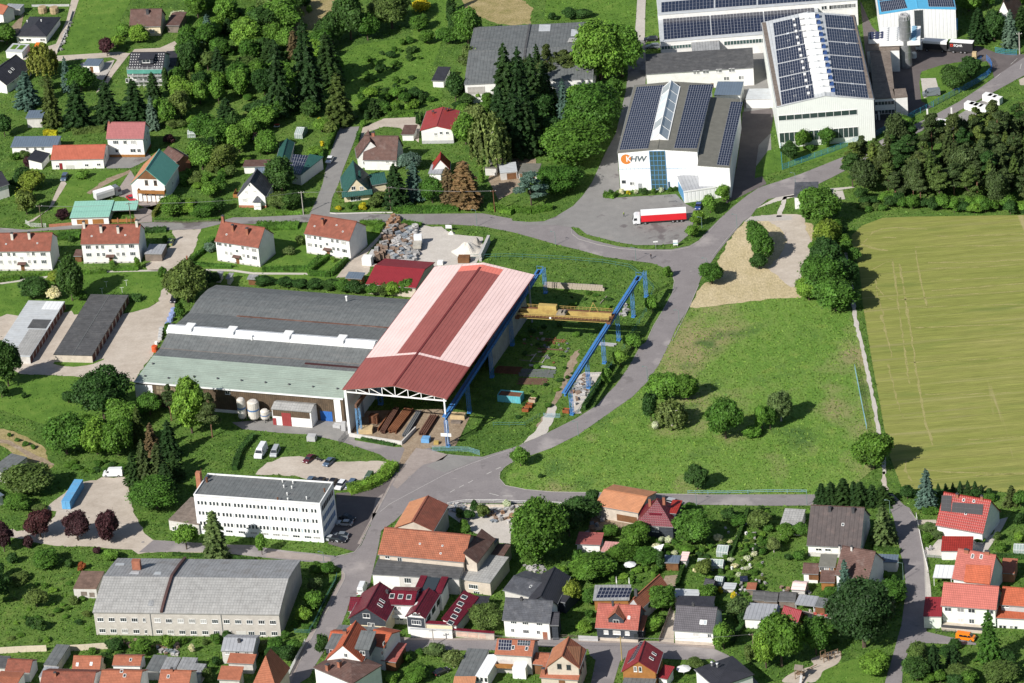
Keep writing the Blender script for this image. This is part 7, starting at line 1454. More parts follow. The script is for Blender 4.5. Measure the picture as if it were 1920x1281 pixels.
tr(760,760,120,160,'Bg','smaller green tree at the corner of the logo hall');row('at the top along the pasture','Bk',[(430,155,110,90),(530,155,120,80),(300,160,70,60)],'low bush')
R(960,320)
tr(135,285,190,240,'Pu','bluish pine standing alone by the curve of the town road');tr(350,200,320,200,'Bg','green tree hanging over the verge below the grove');tr(210,140,70,50,'Sg','round bush on the garden lawn beside the brown-doored garages')
hedge([(0,305),(150,318),(300,290)],2.0,1.7,'dense hedge along the verge of the town road curve');hedge([(690,195),(770,205)],2.0,1.5,'low bushes at the corner of the logo hall')
row('in the flower bed before the logo hall','Sg',[(745,200,50,50,'Sk'),(820,180,40,40,'Sf'),(870,185,36,34,'Se'),(930,180,36,34,'Sf'),(985,185,60,50,'Sk'),(1060,175,40,36,'Sg'),(1120,165,40,36,'Sf'),(1190,165,44,40,'Sg'),(1225,160,36,36,'Sk')],'small bush')
row('between the forecourt and the main road','Ml',[(1580,245,120,125),(1482,335,120,145),(1392,428,95,118),(1347,520,95,100)],'young lime tree');row('on the verge of the curved road by the crane yard','Ml',[(1162,812,75,88),(1048,1080,112,130)],'young tree')
tr(1492,875,165,165,'Bg','round bush on the verge across from the crane yard');row('in the straw-covered plot','Bg',[(1835,600,170,200),(1870,700,170,230),(1850,755,120,120,'Bk')],'tall clump')
tr(900,1360,120,130,'Ml','young tree on the verge near the free-standing crane runway')
R(960,640)
tr(812,205,105,130,'Ml','young tree on the road verge above the lowest one');tr(707,325,85,112,'Ml','lowest young tree on the verge by the crane yard');row('in the meadow bend','Bg',[(1130,465,230,210,'Bl'),(1300,465,180,190),(1035,620,120,230,'Bk'),(1190,665,210,220,'Wi')],'meadow tree')
tr(1590,765,230,330,'Bg','large dark round tree in the middle of the meadow');row('right of the middle of the meadow','Bl',[(1870,695,100,210),(1800,735,140,90,'Sl')],'bright green bush');tr(1385,1135,175,185,'Bk','round tree by the upper road opposite the crimson pyramid roof');tr(60,955,120,150,'Bl','small tree alone at the left tip of the meadow')
tr(215,1030,40,36,'Sk','tiny dark bush at the tip of the meadow');tr(1075,670,60,60,'Sf','white-flowering bush below the meadow trees')
hedge([(540,520),(740,190)],1.2,1.6,'row of dark bushes along the crane yard fence','k')
R(1440,640)
tr(90,630,200,230,'Bi','pale birch, rightmost of the meadow trees');tr(10,680,90,180,'Bg','tree touching the pale birch in the meadow');tr(782,995,265,295,'Bg','big round tree at the lower end of the footpath')
row('along the upper road','Fs',[(400,1225,140,150),(470,1240,160,175),(560,1245,190,205),(640,1238,130,180),(690,1250,170,185),(775,1245,150,160),(855,1245,180,150)],'dark spruce');tr(1180,1270,160,300,'Fu','tall pale blue spruce left of the red solar-roofed house')
row('behind the red solar-roofed house','fs',[(1275,1150,50,80),(1330,1145,50,75),(1385,1150,50,85),(1440,1148,60,95),(1495,1150,60,100),(1550,1145,60,90),(1600,1150,50,70)],'little spruce');tr(1822,1240,120,150,'Fn','olive conifer right of the red solar-roofed house');tr(1040,1200,115,110,'Bk','round bush at the foot of the footpath');tr(1890,1260,100,130,'Bg','green tree at the right edge near the red solar-roofed house')
thicket('bush at the foot of the mown field','bushes below the field',[(1100,1160),(1280,1150),(1700,1150),(1700,1190),(1100,1200)],10,['Sg','Sk'],(2,3.5),(1.5,2.5),.8,'bush')
R(1440,0)
row('on the oval lawn inside the blue fence','Bk',[(1385,705,165,195),(1512,610,165,160)],'round dark tree');row('on the lawn before the huge solar hall','Bg',[(162,1225,120,150,'Bk'),(262,1135,120,150),(442,1120,125,150)],'small round tree');tr(320,1140,70,50,'Sg','low bush between two round trees before the huge solar hall')
row('at the top right corner','Fs',[(1500,110,170,170,'Bl'),(1570,335,190,250),(1690,330,160,220,'Bk'),(1810,375,150,270,'Fu'),(1895,290,150,220),(1880,60,150,120,'Bg'),(1640,60,120,120,'Bg')],'tree')
tr(1010,1005,130,130,'Bl','bright green tree before the blue fence at the main road')
R(0,0,1)
pg=thicket('pine in the wood above the field','pines in the wood above the mown field',[(1592,325),(1640,300),(1690,285),(1760,278),(1830,268),(1880,240),(1960,215),(2000,400),(1900,392),(1780,385),(1700,375),(1620,372),(1592,355)],92,['Pn','Pn','Pk','Po','Fn','Bn','Fo','Pn'],(4.5,7.5),(9.5,13),.55)
thicket('bush at the edge of the pine wood','bushes at the lower edge of the pine wood',[(1600,375),(1700,385),(1800,390),(1960,395),(1960,405),(1800,400),(1700,392),(1620,385)],34,['Bg','Bl','Bk'],(3,5.5),(2.5,5),.6,'bush')
R(1440,320)
row('beside the footpath and straw plot','Bg',[(390,440,270,290),(440,610,200,230,'By'),(430,780,230,240,'Bk'),(400,980,320,310),(500,1095,290,260,'Bg'),(300,1000,180,200,'Bl'),(560,920,190,230,'Bk'),(645,705,95,115)],'large belt tree')
thicket('bush in the footpath tree belt','bushes in the footpath tree belt',[(270,300),(520,300),(620,700),(640,1000),(400,1080),(260,900),(320,600)],22,['Bg','Bk','Bl'],(3,5),(3,5),.6,'bush')
thicket('weed bush at the lower edge of the pine wood','bushes at the lower edge of the pine wood',[(650,270),(830,260),(900,300),(700,310)],6,['Sg','So'],(2,4),(1.2,2),.7,'bush')
# ================================================================ left middle
R(0,320)
tr(530,1005,190,340,'Bk','tall dark tree above the dark garage row');tr(415,880,100,120,'By','yellow-green shrub between dark trees above the pale garage row');row('above the pale garage row','Bk',[(250,985,200,170),(340,960,130,120,'Bg'),(600,990,100,90,'Bg'),(400,980,110,100,'Bf')],'bushy shrub')
tr(1400,1030,270,310,'Bo','large olive green tree at the corner of the grey hall');row('beside the large olive tree','Bk',[(1545,890,150,130),(1610,860,90,90),(1350,1120,80,120,'Bg'),(1260,1230,70,80,'Bg')],'dark shrub');hedge([(740,985),(900,975),(1060,975)],2.6,1.8,'unruly dark hedge above the dark garage row','k');tr(1215,800,70,70,'Sg','small bush at the corner of the lawn by the gravel lane')
row('in the garden left of the purple shrub','Bo',[(165,100,110,120,'Bk'),(240,170,160,160,'By'),(195,350,140,190,'Bo'),(130,150,90,100,'Bk'),(185,260,130,120,'By')],'clipped shrub')
tr(466,378,105,80,'Sc','round purple shrub beside the teal-roofed garage');tr(622,72,95,62,'Sl','flat round yellow-green shrub on the lawn');row('on the slope right of the chalet','Bg',[(1300,365,190,160),(1420,350,150,130,'Bl'),(1530,375,150,120),(1570,220,130,120,'Bl'),(1650,180,120,130),(1640,330,110,110,'Bk')],'bush')
hedge([(1170,378),(1400,388),(1640,372)],1.2,1.0,'rough green hedge along the town road right of the chalet');hedge([(1230,235),(1150,350)],1.2,1.4,'yellowish clipped hedge beside the chalet drive','w')
hedge([(0,835),(150,815)],1.6,1.5,'clipped hedge before the apartment house at the left edge');hedge([(165,805),(400,780),(640,775),(800,765)],1.4,1.1,'low hedge before the two left apartment houses');hedge([(840,700),(850,750),(1040,745)],1.4,1.3,'clipped hedge before the apartment house with four chimneys');tr(1030,745,50,90,'Bl','yellow-green bush at the corner of the four-chimney apartment house')
hedge([(430,500),(600,490)],5,1.0,'wide low planting between road and left apartment houses','g');hedge([(1090,460),(1250,450)],3,1.0,'low planting above the wooden carport','k');tr(535,545,50,50,'Sk','dark small bush above the second apartment house');tr(1580,620,100,70,'Su','low blue-grey juniper left of an apartment house')
hedge([(1600,520),(1540,600),(1420,700)],1.4,1.3,'hedge along the gravel lane left of the apartment house');hedge([(1430,712),(1740,730)],1.2,1.1,'low hedge before the apartment house by the brick post')
tr(1240,560,50,70,'Sg','little bush beside the green parked car')
thicket('small shrub on the grass slope above the chalet','shrubs above the chalet',[(1340,60),(1700,-60),(1740,60),(1640,120),(1400,200)],14,['Bg','Bl','Bo'],(2,4),(1.5,3.5),.8,'bush')
R(480,320)
tr(185,200,240,270,'Bk','big dark rounded tree beside the slate grey house');row('at the corner of the side street','Bk',[(170,310,160,140,'Bo'),(275,310,170,140)],'dark garden tree');row('between the dark green chalet and the road','Fs',[(1045,300,200,320),(1185,240,170,280,'Fu'),(1315,265,150,210,'Bg')],'garden conifer');row('by the town road','Yr',[(1440,260,130,260),(1565,295,240,330)],'brown dying conifer')
hedge([(1035,305),(1280,312),(1520,300)],2.2,1.9,'dense dark hedge along the town road below the conifers','g');hedge([(1750,285),(1925,330)],2.0,1.8,'dense hedge right of the dirt drive');row('in the flower garden of the dark green chalet','Se',[(620,305,50,40),(700,290,50,50,'Sg'),(800,300,70,50),(890,290,110,90,'Bo'),(640,210,70,70,'Bo'),(750,300,50,36,'Sg'),(930,240,90,80,'Bo')],'flower bush')
tr(1690,98,34,120,'Tl','slim bright column thuja beside the dirt yard');hedge([(150,330),(350,325)],1.0,1.0,'low trimmed hedge at the side street corner','l')
hedge([(0,420),(100,425),(320,420)],5,1.0,'wide green planting above the apartment house');hedge([(780,405),(940,405),(900,470)],3,1.0,'wide planting right of the easternmost apartment house')
hedge([(50,755),(390,750),(490,660)],1.5,1.5,'clipped hedge around the lawn before the easternmost apartment house');hedge([(400,770),(545,655)],1.4,1.5,'clipped hedge between the two lawns');hedge([(400,785),(560,795),(680,680)],1.4,1.6,'clipped hedge around the right lawn');tr(250,645,90,70,'Si','pale rounded shrub on the apartment lawn');tr(580,690,40,45,'Sl','tiny bright bush in the right clipped lawn');tr(335,570,70,80,'Bo','bush at the left corner of the easternmost apartment house')
row('behind the grey halls','Bk',[(60,880,130,70),(210,890,120,80),(330,900,110,80),(440,900,120,80),(560,910,120,90),(660,930,120,100,'Bg'),(740,940,120,110),(880,950,110,100,'Bg'),(960,950,120,100,'Bo'),(1030,955,110,110,'Bl'),(1130,945,130,120,'Bg')],'bush in the hedge row')
hedge([(1100,400),(1240,420)],1.6,1.2,'low hedge at the yard entrance')
R(0,640)
tr(50,370,210,350,'Bk','tall dark tree at the left edge beside the garage row');tr(10,440,110,130,'Bk','dark shrub at the left edge below the tall tree');tr(770,630,340,400,'Bk','great dark round tree below the gravel court');tr(510,475,85,95,'Bk','small round dark tree alone on the left lawn');tr(180,432,45,45,'Sk','tiny dark bush on the left lawn')
row('in the belt left of the spruces','Bg',[(490,890,290,310),(720,880,220,280,'Bl'),(880,890,230,290),(910,680,220,230,'Bl'),(640,680,160,120,'Bg'),(1120,580,170,190,'Bg'),(990,620,150,150,'Bg')],'broad green tree')
row('left of the office block','Fs',[(1040,800,140,290,'Fv'),(1135,860,150,230,'Fr'),(1270,890,180,280),(1190,1080,180,300,'Fn'),(1080,1090,180,330,'Fn'),(1000,1100,150,250,'Fs'),(1310,1060,150,220,'Fs'),(1240,1120,140,200)],'pointed conifer')
tr(1165,1300,320,250,'Bg','wide rounded green tree at the left end of the office block');tr(1275,610,110,270,'Pn','dark slim pine against the grey hall front');tr(1425,730,270,400,'Bl','brilliant light green tree in front of the grey hall');tr(1580,740,160,330,'Pn','tall pine right of the brilliant light green tree');tr(1110,540,120,140,'Bg','green shrub at the white end panel of the grey hall')
tr(205,1190,310,260,'Bo','spreading olive tree with yellow flowers beside the container yard');tr(130,1290,180,130,'Bg','green bush below the spreading olive tree');tr(300,1290,120,60,'So','low scrub at the edge of the container yard');hedge([(1900,720),(1800,840),(1760,970)],1.8,1.4,'dark overgrown hedge beside the gravel car park','k')
row('on the dry bank at the left','Sg',[(130,760,40,30),(190,790,50,36),(250,810,44,34),(70,720,36,30)],'low bush');thicket('weed bush beside the white van','bushes on the bank beside the white van',[(400,930),(900,900),(920,960),(700,1010),(540,1000)],12,['Sg','Sk'],(1.6,3),(.8,1.4),.8,'bush')
R(480,640)
hedge([(700,1135),(860,1090),(960,1030),(1030,940)],4.0,1.9,'thick rounded hedge between car park and main road','l');hedge([(790,735),(1035,785)],1.0,.7,'strip of weeds along the concrete ramp','k')
# ================================================================ bottom left
R(0,960)
row('along the side road','Bc',[(295,215,180,220),(575,240,180,230),(805,245,190,230)],'dark purple beech');row('at the lower left side road','Bc',[(210,275,85,90),(25,320,140,230),(730,320,60,50,'Sc')],'purple dark shrub')
row('on the lower left lawn','Bk',[(95,398,85,90),(350,440,210,110,'Bg'),(520,425,80,65),(270,735,155,150,'Bo'),(235,885,80,95),(305,895,85,90),(550,700,80,60,'So'),(590,850,60,40,'Sk')],'garden bush');tr(612,442,62,62,'SR','rust red bush on the lower left lawn');tr(830,380,120,90,'Bl','bright bush at the top corner of the old factory');row('at the lower left edge','Bk',[(-20,720,170,260),(30,600,110,130),(-10,520,100,140),(150,540,150,80,'So')],'dark tree')
tr(1392,305,150,210,'Bl','bright green egg-shaped tree on the side road');tr(1612,375,190,360,'Yi','tall pale cypress behind the old factory roof');thicket('weed bush on the lower left lawn','weeds on the lower left lawn',[(40,560),(500,460),(680,680),(700,960),(40,980),(30,700)],26,['Sg','So','Sl'],(1.2,2.6),(.5,1.2),1.0,'bush')
hedge([(1300,325),(1600,345),(1910,362)],.8,.8,'low overgrown fence hedge behind the old factory','k')
row('in the gardens below the old factory','Bg',[(1070,1085,160,120),(860,1060,120,100,'Bk'),(790,1175,130,110,'Bk'),(1262,1045,90,120,'Bl'),(690,1075,70,50),(1380,990,60,50),(1440,1060,50,70,'Bf'),(1540,1000,50,45,'Bo'),(1620,1160,75,70,'Bk'),(1620,990,90,70),(1700,970,80,70,'Bk')],'garden shrub');tr(1560,1281,80,110,'Bo','olive shrub right of the flat sheds');hedge([(1070,1200),(1185,1205)],1.2,1.2,'bright low hedge between the bottom houses','l')
thicket('small plant in the gardens below the old factory','plants below the old factory',[(820,980),(1150,970),(1100,1100),(800,1080)],10,['Sg','Sl'],(1,2.2),(.8,1.5),.8,'bush')
R(480,960)
row('in the strip between old factory and main road','Bg',[(445,475,110,90),(540,478,110,90),(442,610,100,110,'Bi'),(425,745,150,140,'Bl'),(352,840,120,120,'Bl'),(290,865,50,50,'Sg'),(380,890,70,46,'Sg'),(215,955,60,60,'Sg')],'round bush');tr(40,335,80,160,'Ml','narrow young tree on the grass below the office block');tr(500,1100,100,180,'Bk','dark ivy bush at the roadside house')
hedge([(600,500),(530,660),(440,880)],.8,.9,'overgrown fence hedge along the main road pavement','k');row('left of the ochre house','Bg',[(60,1060,120,80,'Bo'),(150,1070,140,110),(230,1130,120,120,'Bk'),(290,1060,100,100),(130,1120,130,100,'Bk')],'garden bush')
tr(1722,905,235,190,'Bo','olive round tree in the inn courtyard');row('in the garden below the lower street','Bg',[(1230,1085,65,60),(1130,1135,80,70),(1345,1100,150,100,'Bi'),(1480,1190,140,150,'Bi'),(1200,1290,190,100),(1020,1290,100,70,'Sl'),(1050,1140,40,40,'Sk')],'garden shrub');tr(1530,50,70,70,'Bo','potted green shrub in the gravel court');tr(1570,165,70,80,'Bg','bush beside the flat grey block')
R(840,900)
tr(680,655,440,455,'Bg','huge leafy tree right of the barns');row('between the huge leafy tree and the crimson house','Bk',[(970,350,250,210),(1085,230,100,150),(900,450,180,250)],'dark tree');tr(1215,445,130,100,'Bg','round tree below the crimson house');tr(1400,520,200,180,'Bg','second round tree below the crimson house');tr(1830,520,270,270,'Bg','large round tree right of the crimson house');tr(1815,260,100,80,'Bg','clipped bush beside the upper road')
row('by the gravel court','Bo',[(150,310,90,80,'Bk'),(260,300,90,110),(440,215,70,60,'Sf'),(200,240,60,80,'Bk'),(120,360,60,60,'Sg')],'ornamental shrub')
R(960,960)
row('in the allotments left of the solar barn','Bg',[(490,390,90,100),(600,540,310,190,'Bg'),(450,710,130,190,'By'),(580,710,130,120)],'leafy tree');row('in the allotments above the brick red house','Bg',[(800,390,200,90),(1010,400,180,110),(910,300,80,60,'Sg'),(650,370,60,40,'Sg')],'spreading bush');tr(1115,445,56,140,'Tk','dark clipped column beside the brown plank shed')
hedge([(1060,490),(1110,430)],1.6,1.8,'clipped hedge below the dark clipped column');hedge([(1770,0),(1700,200),(1640,340)],1.0,1.3,'long straight hedge dividing the allotments','k');hedge([(1310,350),(1240,560)],1.0,1.4,'dark hedge along the vegetable bed','k')
row('beside the driveway of the dark grey tiled house','Bg',[(1120,770,200,200),(1060,910,150,120,'Bl')],'garden tree');row('left of the brick red house','Bl',[(585,805,70,70,'Bg'),(540,915,110,90)],'small bush');row('behind the dark grey tiled house','Bg',[(1290,690,130,80,'Bo'),(1460,690,160,130),(1440,495,140,120,'Bo'),(1690,810,170,160,'Bi')],'garden tree');tr(1580,1055,155,215,'Bl','egg-shaped tree at the corner of the dark grey tiled house');tr(1780,1145,95,140,'Bo','olive clipped bush at the street bend')
row('in the allotments','Se',[(1560,615,36,50),(1660,665,44,66)],'yellow flowering shrub');row('at the upper end of the allotments','Bg',[(1850,160,170,160,'Bo'),(1700,130,120,100),(1620,80,110,100,'Bk'),(1400,240,120,100),(1310,330,110,70,'Bl')],'fruit tree');tr(1895,1200,190,300,'Bl','bright tree cut by the play area edge');row('at the small path right of the street bend','Bl',[(1730,860,90,100,'Bk'),(1370,1180,110,80,'Bo')],'hedge bush');hedge([(1640,1000),(1740,850)],1.2,1.4,'low clipped hedge beside the path','k')
thicket('low plant in the allotments','garden plants in the allotments',[(1330,220),(1900,200),(1900,640),(1600,640),(1400,480),(1330,420)],60,['Sg','Sl','Sk','So','Sf'],(1.0,2.4),(.6,1.6),1.0,'plant')
thicket('plant right of the long hedge','garden plants right of the hedge',[(1800,0),(1940,0),(1940,330),(1700,330),(1780,150)],16,['Sg','Bl','Sk'],(1.2,3.4),(.8,2.6),.9,'plant');thicket('bush in the shady garden','bushes in the shady garden',[(320,420),(700,330),(1080,330),(1050,440),(760,520),(400,480)],18,['Sg','Sl','Sk'],(1.4,3.2),(.9,2.2),.9,'bush')
thicket('flower bush around the crimson house','bushes around the crimson house',[(1000,200),(1230,240),(1320,300),(1200,340),(1000,280)],10,['Sg','Sf','Bg'],(1.5,3),(1,2.2),.9,'bush');thicket('garden plant beside the solar barn lawn','plants beside the solar barn',[(860,460),(1060,420),(1020,520),(880,560)],6,['Sg','Sl'],(1,2),(.8,1.4),.9,'bush')
R(1440,960)
tr(85,1200,260,440,'Bg','huge green tree at the playground');tr(350,1100,180,290,'Bg','tall green tree right of the huge playground tree');tr(700,1080,400,540,'Gs','enormous dark pine beside the right-hand street');tr(570,660,120,290,'Fu','slender blue spruce before the mottled brown roof');tr(690,570,130,180,'Bs','dark pine tip against the mottled brown roof');tr(855,255,220,290,'Fi','large silver-green spruce beside the right-hand street')
tr(915,700,240,150,'Bg','broad green shrub at the bend of the right-hand street');tr(890,790,120,130,'Bf','white-flowering shrub beside the enormous pine');tr(465,660,120,90,'Bg','round bush before the orange glazed bay');tr(790,1240,210,170,'Bl','round bright tree on the playground lawn');row('left of the broad dark brown roof','Bg',[(130,205,120,110),(245,200,110,110,'Bg'),(40,320,110,120,'Bi'),(120,250,70,60,'Sg'),(240,370,90,70),(150,370,60,50,'Sk')],'garden shrub')
tr(1645,1150,180,400,'Fg','tall bright green conifer before the mint house');row('along the lane at the lower right','Bg',[(1120,1140,170,150,'Bo'),(1110,1290,190,190,'Bk'),(1240,1250,160,250,'Fs'),(1390,1180,140,180,'Fs'),(1430,1290,190,110,'Bo'),(1740,1300,240,160,'Bo'),(1340,1100,120,80,'Bk'),(1400,1030,70,70,'Tk')],'garden tree');tr(1775,1140,100,110,'Bk','clipped round bush right of the tall bright conifer');tr(1830,1180,50,110,'Tk','small dark column beside the clipped round bush')
row('in the gardens of the right edge','Bg',[(1880,235,85,80,'Bl'),(1890,100,90,90,'Bk'),(1720,225,65,65,'Bo'),(1750,300,90,60),(1280,590,40,40,'Sl'),(1260,530,30,30,'Sl'),(1590,240,90,50,'Sg')],'garden bush');row('on the slope before the red solar-roofed house','Bg',[(1210,170,120,80,'Bi'),(1190,230,90,60),(1260,210,90,60,'Bi'),(1230,30,110,60,'Sg'),(1180,20,60,50)],'cushion shrub');hedge([(1690,340),(1925,350)],1.2,1.2,'long dark hedge at the right edge','k');hedge([(800,280),(990,310)],1.6,1.2,'low hedge beside the white garage','k')
row('before the mottled brown-roofed house','Sg',[(860,510,70,70,'Sl'),(930,540,60,70,'Sg'),(820,560,50,40,'Sk')],'front garden bush');thicket('low plant near the playground and gardens','low plants near the playground',[(0,820),(500,820),(520,1000),(420,1020),(300,850)],8,['Sg','Sk'],(1.5,3),(1,2),.8,'bush');thicket('tree in the corner below the lane','trees below the lane',[(1200,1281),(1420,1210),(1560,1330),(1240,1340)],4,['Bk','Bg'],(3,5),(3,5))
R(880,480);thicket('weed clump in the crane yard','weed clumps in the crane yard',[(400,560),(700,220),(1120,200),(1180,420),(960,700),(640,1100),(420,1250),(300,1200),(440,1000)],46,['Sg','Sl','Sk'],(1.0,2.4),(.4,1.1),1.0,'weed')
print('trees',tcount)
# ---------------------------------------------------------------- long grass
def tufts():
 R(0,0,1)
 n=200000;px=rng.uniform(-30,1950,n);py=rng.uniform(-20,1300,n)
 d=np.array(FWD)[None]*FPX+np.array(RT)[None]*(px-960)[:,None]-np.array(UP)[None]*(py-640.5)[:,None]
 w3=np.array(EYE)[None]+d*(-EYE.z/d[:,2])[:,None]
 ok=np.ones(n,bool);mead=np.zeros(n,bool);fld=np.zeros(n,bool)
 for o in list(C.objects):
  if o.get('kind')=='structure' and o.type=='MESH' and o.name.split('.')[0] not in('ground','lane_marking','kerb'):
   pass
 for nm,poly in AREAS:
  m=inpoly(w3[:,0],w3[:,1],poly)
  if nm in('meadow',):mead|=m
  elif nm in('field',):fld|=m
  elif nm in('lawn','rough_pasture','pasture','grass_bank'):pass
  else:ok&=~m
 ok&=~fld
 lw=np.zeros(n,bool)
 for nm,poly in AREAS:
  if nm in('lawn',):lw|=inpoly(w3[:,0],w3[:,1],poly)
 ok&=~(lw&(rng.uniform(0,1,n)<.75))
 p=w3[ok];md=mead[ok];k=len(p);hgt=np.where(md,rng.uniform(.12,.38,k),rng.uniform(.12,.42,k));
 a=rng.uniform(0,6.283,k);dx=np.stack([np.cos(a),np.sin(a),0*a],1)*rng.uniform(.2,.5,k)[:,None];lean=rng.normal(0,.2,(k,3));lean[:,2]=0
 t=np.stack([p-dx,p+dx,p+lean+np.stack([0*a,0*a,hgt],1)],1)
 for nm_,sel,mt in(('long_grass',md,leafmat('meadow_blades',(.14,.24,.045),.3)),('long_grass',~md,leafmat('grass_blades',(.11,.205,.034),.35))):
  o=link(nm_,trimesh(nm_,t[sel]),mt);tag(o,'long green grass blades standing in the '+('meadow inside the road bend' if sel is md else 'verges and rough lawns of the village'),'grass',None,'stuff')
tufts()
# ---------------------------------------------------------------- vehicles
tyre=plain('tyre_rubber',(.02,.02,.02),var=.1);rimm=plain('wheel_rim',(.4,.4,.42),var=.1,rough=.35,metal=.5)
lampw=plain('headlamp',(.7,.72,.75),var=.02,rough=.2);lampr=plain('rear_lamp',(.35,.02,.02),var=.02,rough=.3);carglass=glassy('car_glass',(.02,.025,.03),.08)
def paint(name,c,rough=.25):return plain(name+'_car_paint',c,var=.04,rough=rough,spec=.6)
PT={'white':paint('white',(.72,.73,.74)),'silver':paint('silver',(.38,.40,.42)),'grey':paint('grey',(.16,.18,.20)),'black':paint('black',(.015,.015,.02)),'blue':paint('blue',(.02,.05,.20)),'slateblue':paint('slate_blue',(.08,.12,.18)),
 'red':paint('red',(.45,.02,.03)),'orange':paint('orange',(.75,.20,.01)),'green':paint('green',(.07,.12,.08)),'lime':paint('pale_green',(.30,.38,.14)),'darkred':paint('dark_red',(.10,.02,.03))}
VM={}
def wheelmeshes(r,w_):
 k=('wh',r,w_)
 if k not in VM:VM[k]=(MB().tube((0,-w_/2,0),(0,w_/2,0),r,n=14).mesh('wheel'),MB().tube((0,-w_/2-.02,0),(0,w_/2+.02,0),r*.55,n=10).mesh('rim'))
 return VM[k]
def shell(prof,hw,tum=.0,zt=1.0):
 m=MB();n=len(prof);f=lambda z:hw-(tum*max(0,z-zt))
 for sgn in(-1,1):q=[(x,sgn*f(z),z) for x,z in prof];m.quad(q if sgn<0 else q[::-1])
 for i in range(n):(x0,z0),(x1,z1)=prof[i],prof[(i+1)%n];m.quad([(x0,-f(z0),z0),(x0,f(z0),z0),(x1,f(z1),z1),(x1,-f(z1),z1)])
 return m
KIND={
 'car':dict(L=4.4,hw=.88,body=[(-2.15,.3),(2.15,.3),(2.2,.55),(2.12,.78),(1.15,.95),(-1.75,1.0),(-2.15,.95),(-2.2,.6)],cab=[(1.1,.94),(.35,1.42),(-1.1,1.45),(-1.9,1.0)],r=.32,ax=(1.35,-1.3),zt=.8),
 'estate':dict(L=4.7,hw=.9,body=[(-2.3,.3),(2.3,.3),(2.35,.55),(2.25,.8),(1.2,.98),(-2.2,1.05),(-2.35,.9),(-2.35,.5)],cab=[(1.15,.97),(.4,1.46),(-1.7,1.5),(-2.2,1.05)],r=.33,ax=(1.4,-1.45),zt=.8),
 'van':dict(L=5.6,hw=1.0,body=[(-2.75,.35),(2.75,.35),(2.8,.75),(2.65,1.1),(2.0,1.3),(1.35,2.05),(1.0,2.35),(-2.6,2.4),(-2.75,2.2)],cab=None,r=.36,ax=(1.85,-1.7),zt=1.3),
 'bus':dict(L=4.9,hw=.95,body=[(-2.4,.3),(2.4,.3),(2.45,.7),(2.3,1.0),(1.75,1.15),(1.1,1.9),(-2.2,1.95),(-2.4,1.75)],cab=None,r=.34,ax=(1.5,-1.45),zt=1.0)}
def vehicle(c,to,kind,col,label,name='parked_car',cat='car',group=None,px=True,scale=1.0):
 k=KIND[kind];A=P(c) if px else c;B=P(to) if px else to;d=B-A;M=Matrix.Translation(A)@Matrix.Rotation(math.atan2(d.y,d.x),4,'Z')@Matrix.Scale(scale,4)
 t=empty(name,M,label,cat,group)
 if kind not in VM:
  b=shell(k['body'],k['hw'],.28,k['zt']);VM[kind]=[b.mesh('body')]
  gl=MB()
  if k['cab']:
   cb=k['cab'];VM[kind].append(shell(cb,k['hw']*.93,.35,1.0).mesh('windows'))
   VM[kind].append(shell([(cb[1][0]+.05,cb[1][1]-.01),(cb[1][0],cb[1][1]+.04),(cb[2][0],cb[2][1]+.04),(cb[2][0]-.08,cb[2][1]-.01)],k['hw']*.80).mesh('roof'))
  else:
   bp=k['body'];wl=k['hw'];z0,z1=k['zt']+.12,k['zt']+.62;f=lambda z:wl-.28*max(0,z-k['zt'])+.012
   for s_ in(-1,1):
    for x0,x1 in([(.95,1.45)] if kind=='van' else[(.75,1.4),(-.35,.6),(-1.5,-.5)]):gl.quad([(x0,s_*f(z0),z0),(x1+.25,s_*f(z0),z0),(x1-.1,s_*f(z1),z1),(x0,s_*f(z1),z1)])
   a,b_=bp[4],bp[5];o=.03;gl.quad([(a[0]-.03+o,-f(a[1])*.9,a[1]+.08+o),(a[0]-.03+o,f(a[1])*.9,a[1]+.08+o),(b_[0]+.06+o,f(b_[1])*.9,b_[1]-.05+o),(b_[0]+.06+o,-f(b_[1])*.9,b_[1]-.05+o)])
   gl.quad([(bp[-1][0]-.02,-.7,z0),(bp[-1][0]-.02,.7,z0),(bp[-1][0]+.02,.65,z1-.05),(bp[-1][0]+.02,-.65,z1-.05)]);VM[kind].append(gl.mesh('windows'));VM[kind].append(None)
  x=k['L']/2;VM[kind].append(MB().box(x-.15,-.2,-.08,x+.0,.2,.1).mesh('headlight'));VM[kind].append(MB().box(-x-.0,-.13,-.12,-x+.1,.13,.12).mesh('rear_light'))
 vm=VM[kind];link('body',vm[0],PT[col],t);link('windows',vm[1],carglass,t)
 if vm[2]:link('roof',vm[2],PT[col],t)
 wm,rm_=wheelmeshes(k['r'],.22)
 for ax in k['ax']:
  for s_ in(-1,1):w_=link('wheel',wm,tyre,t,Matrix.Translation((ax,s_*(k['hw']-.1),k['r'])));link('rim',rm_,rimm,w_)
 for s_ in(-1,1):link('headlight',vm[3],lampw,t,Matrix.Translation((0,s_*(k['hw']-.28),.68)));link('rear_light',vm[4],lampr,t,Matrix.Translation((0,s_*(k['hw']-.2),.8)))
 return t
V_=vehicle
R(0,0);V_((280,378),(262,412),'bus','orange','orange van parked beside the flat-roofed garage at the top left','parked_van','van')
R(0,320);V_((485,62),(470,95),'estate','slateblue','grey-blue car on the garden drive left of the lawn');V_((985,222),(1010,245),'car','red','bright red car beside the white box truck');V_((1280,548),(1290,520),'car','lime','pale green car beside the wooden carport');V_((1306,975),(1300,990),'car','black','dark car half hidden under the olive tree by the gravel lane')
R(420,230,7.533);V_((1497,548),(1462,605),'car','white','white car on the side street with its nose downhill')
R(960,0);V_((1042,306),(1000,308),'estate','black','black estate car nearer the top, left of the factory');V_((1058,360),(1012,362),'estate','grey','dark grey estate car below the black one, left of the factory')
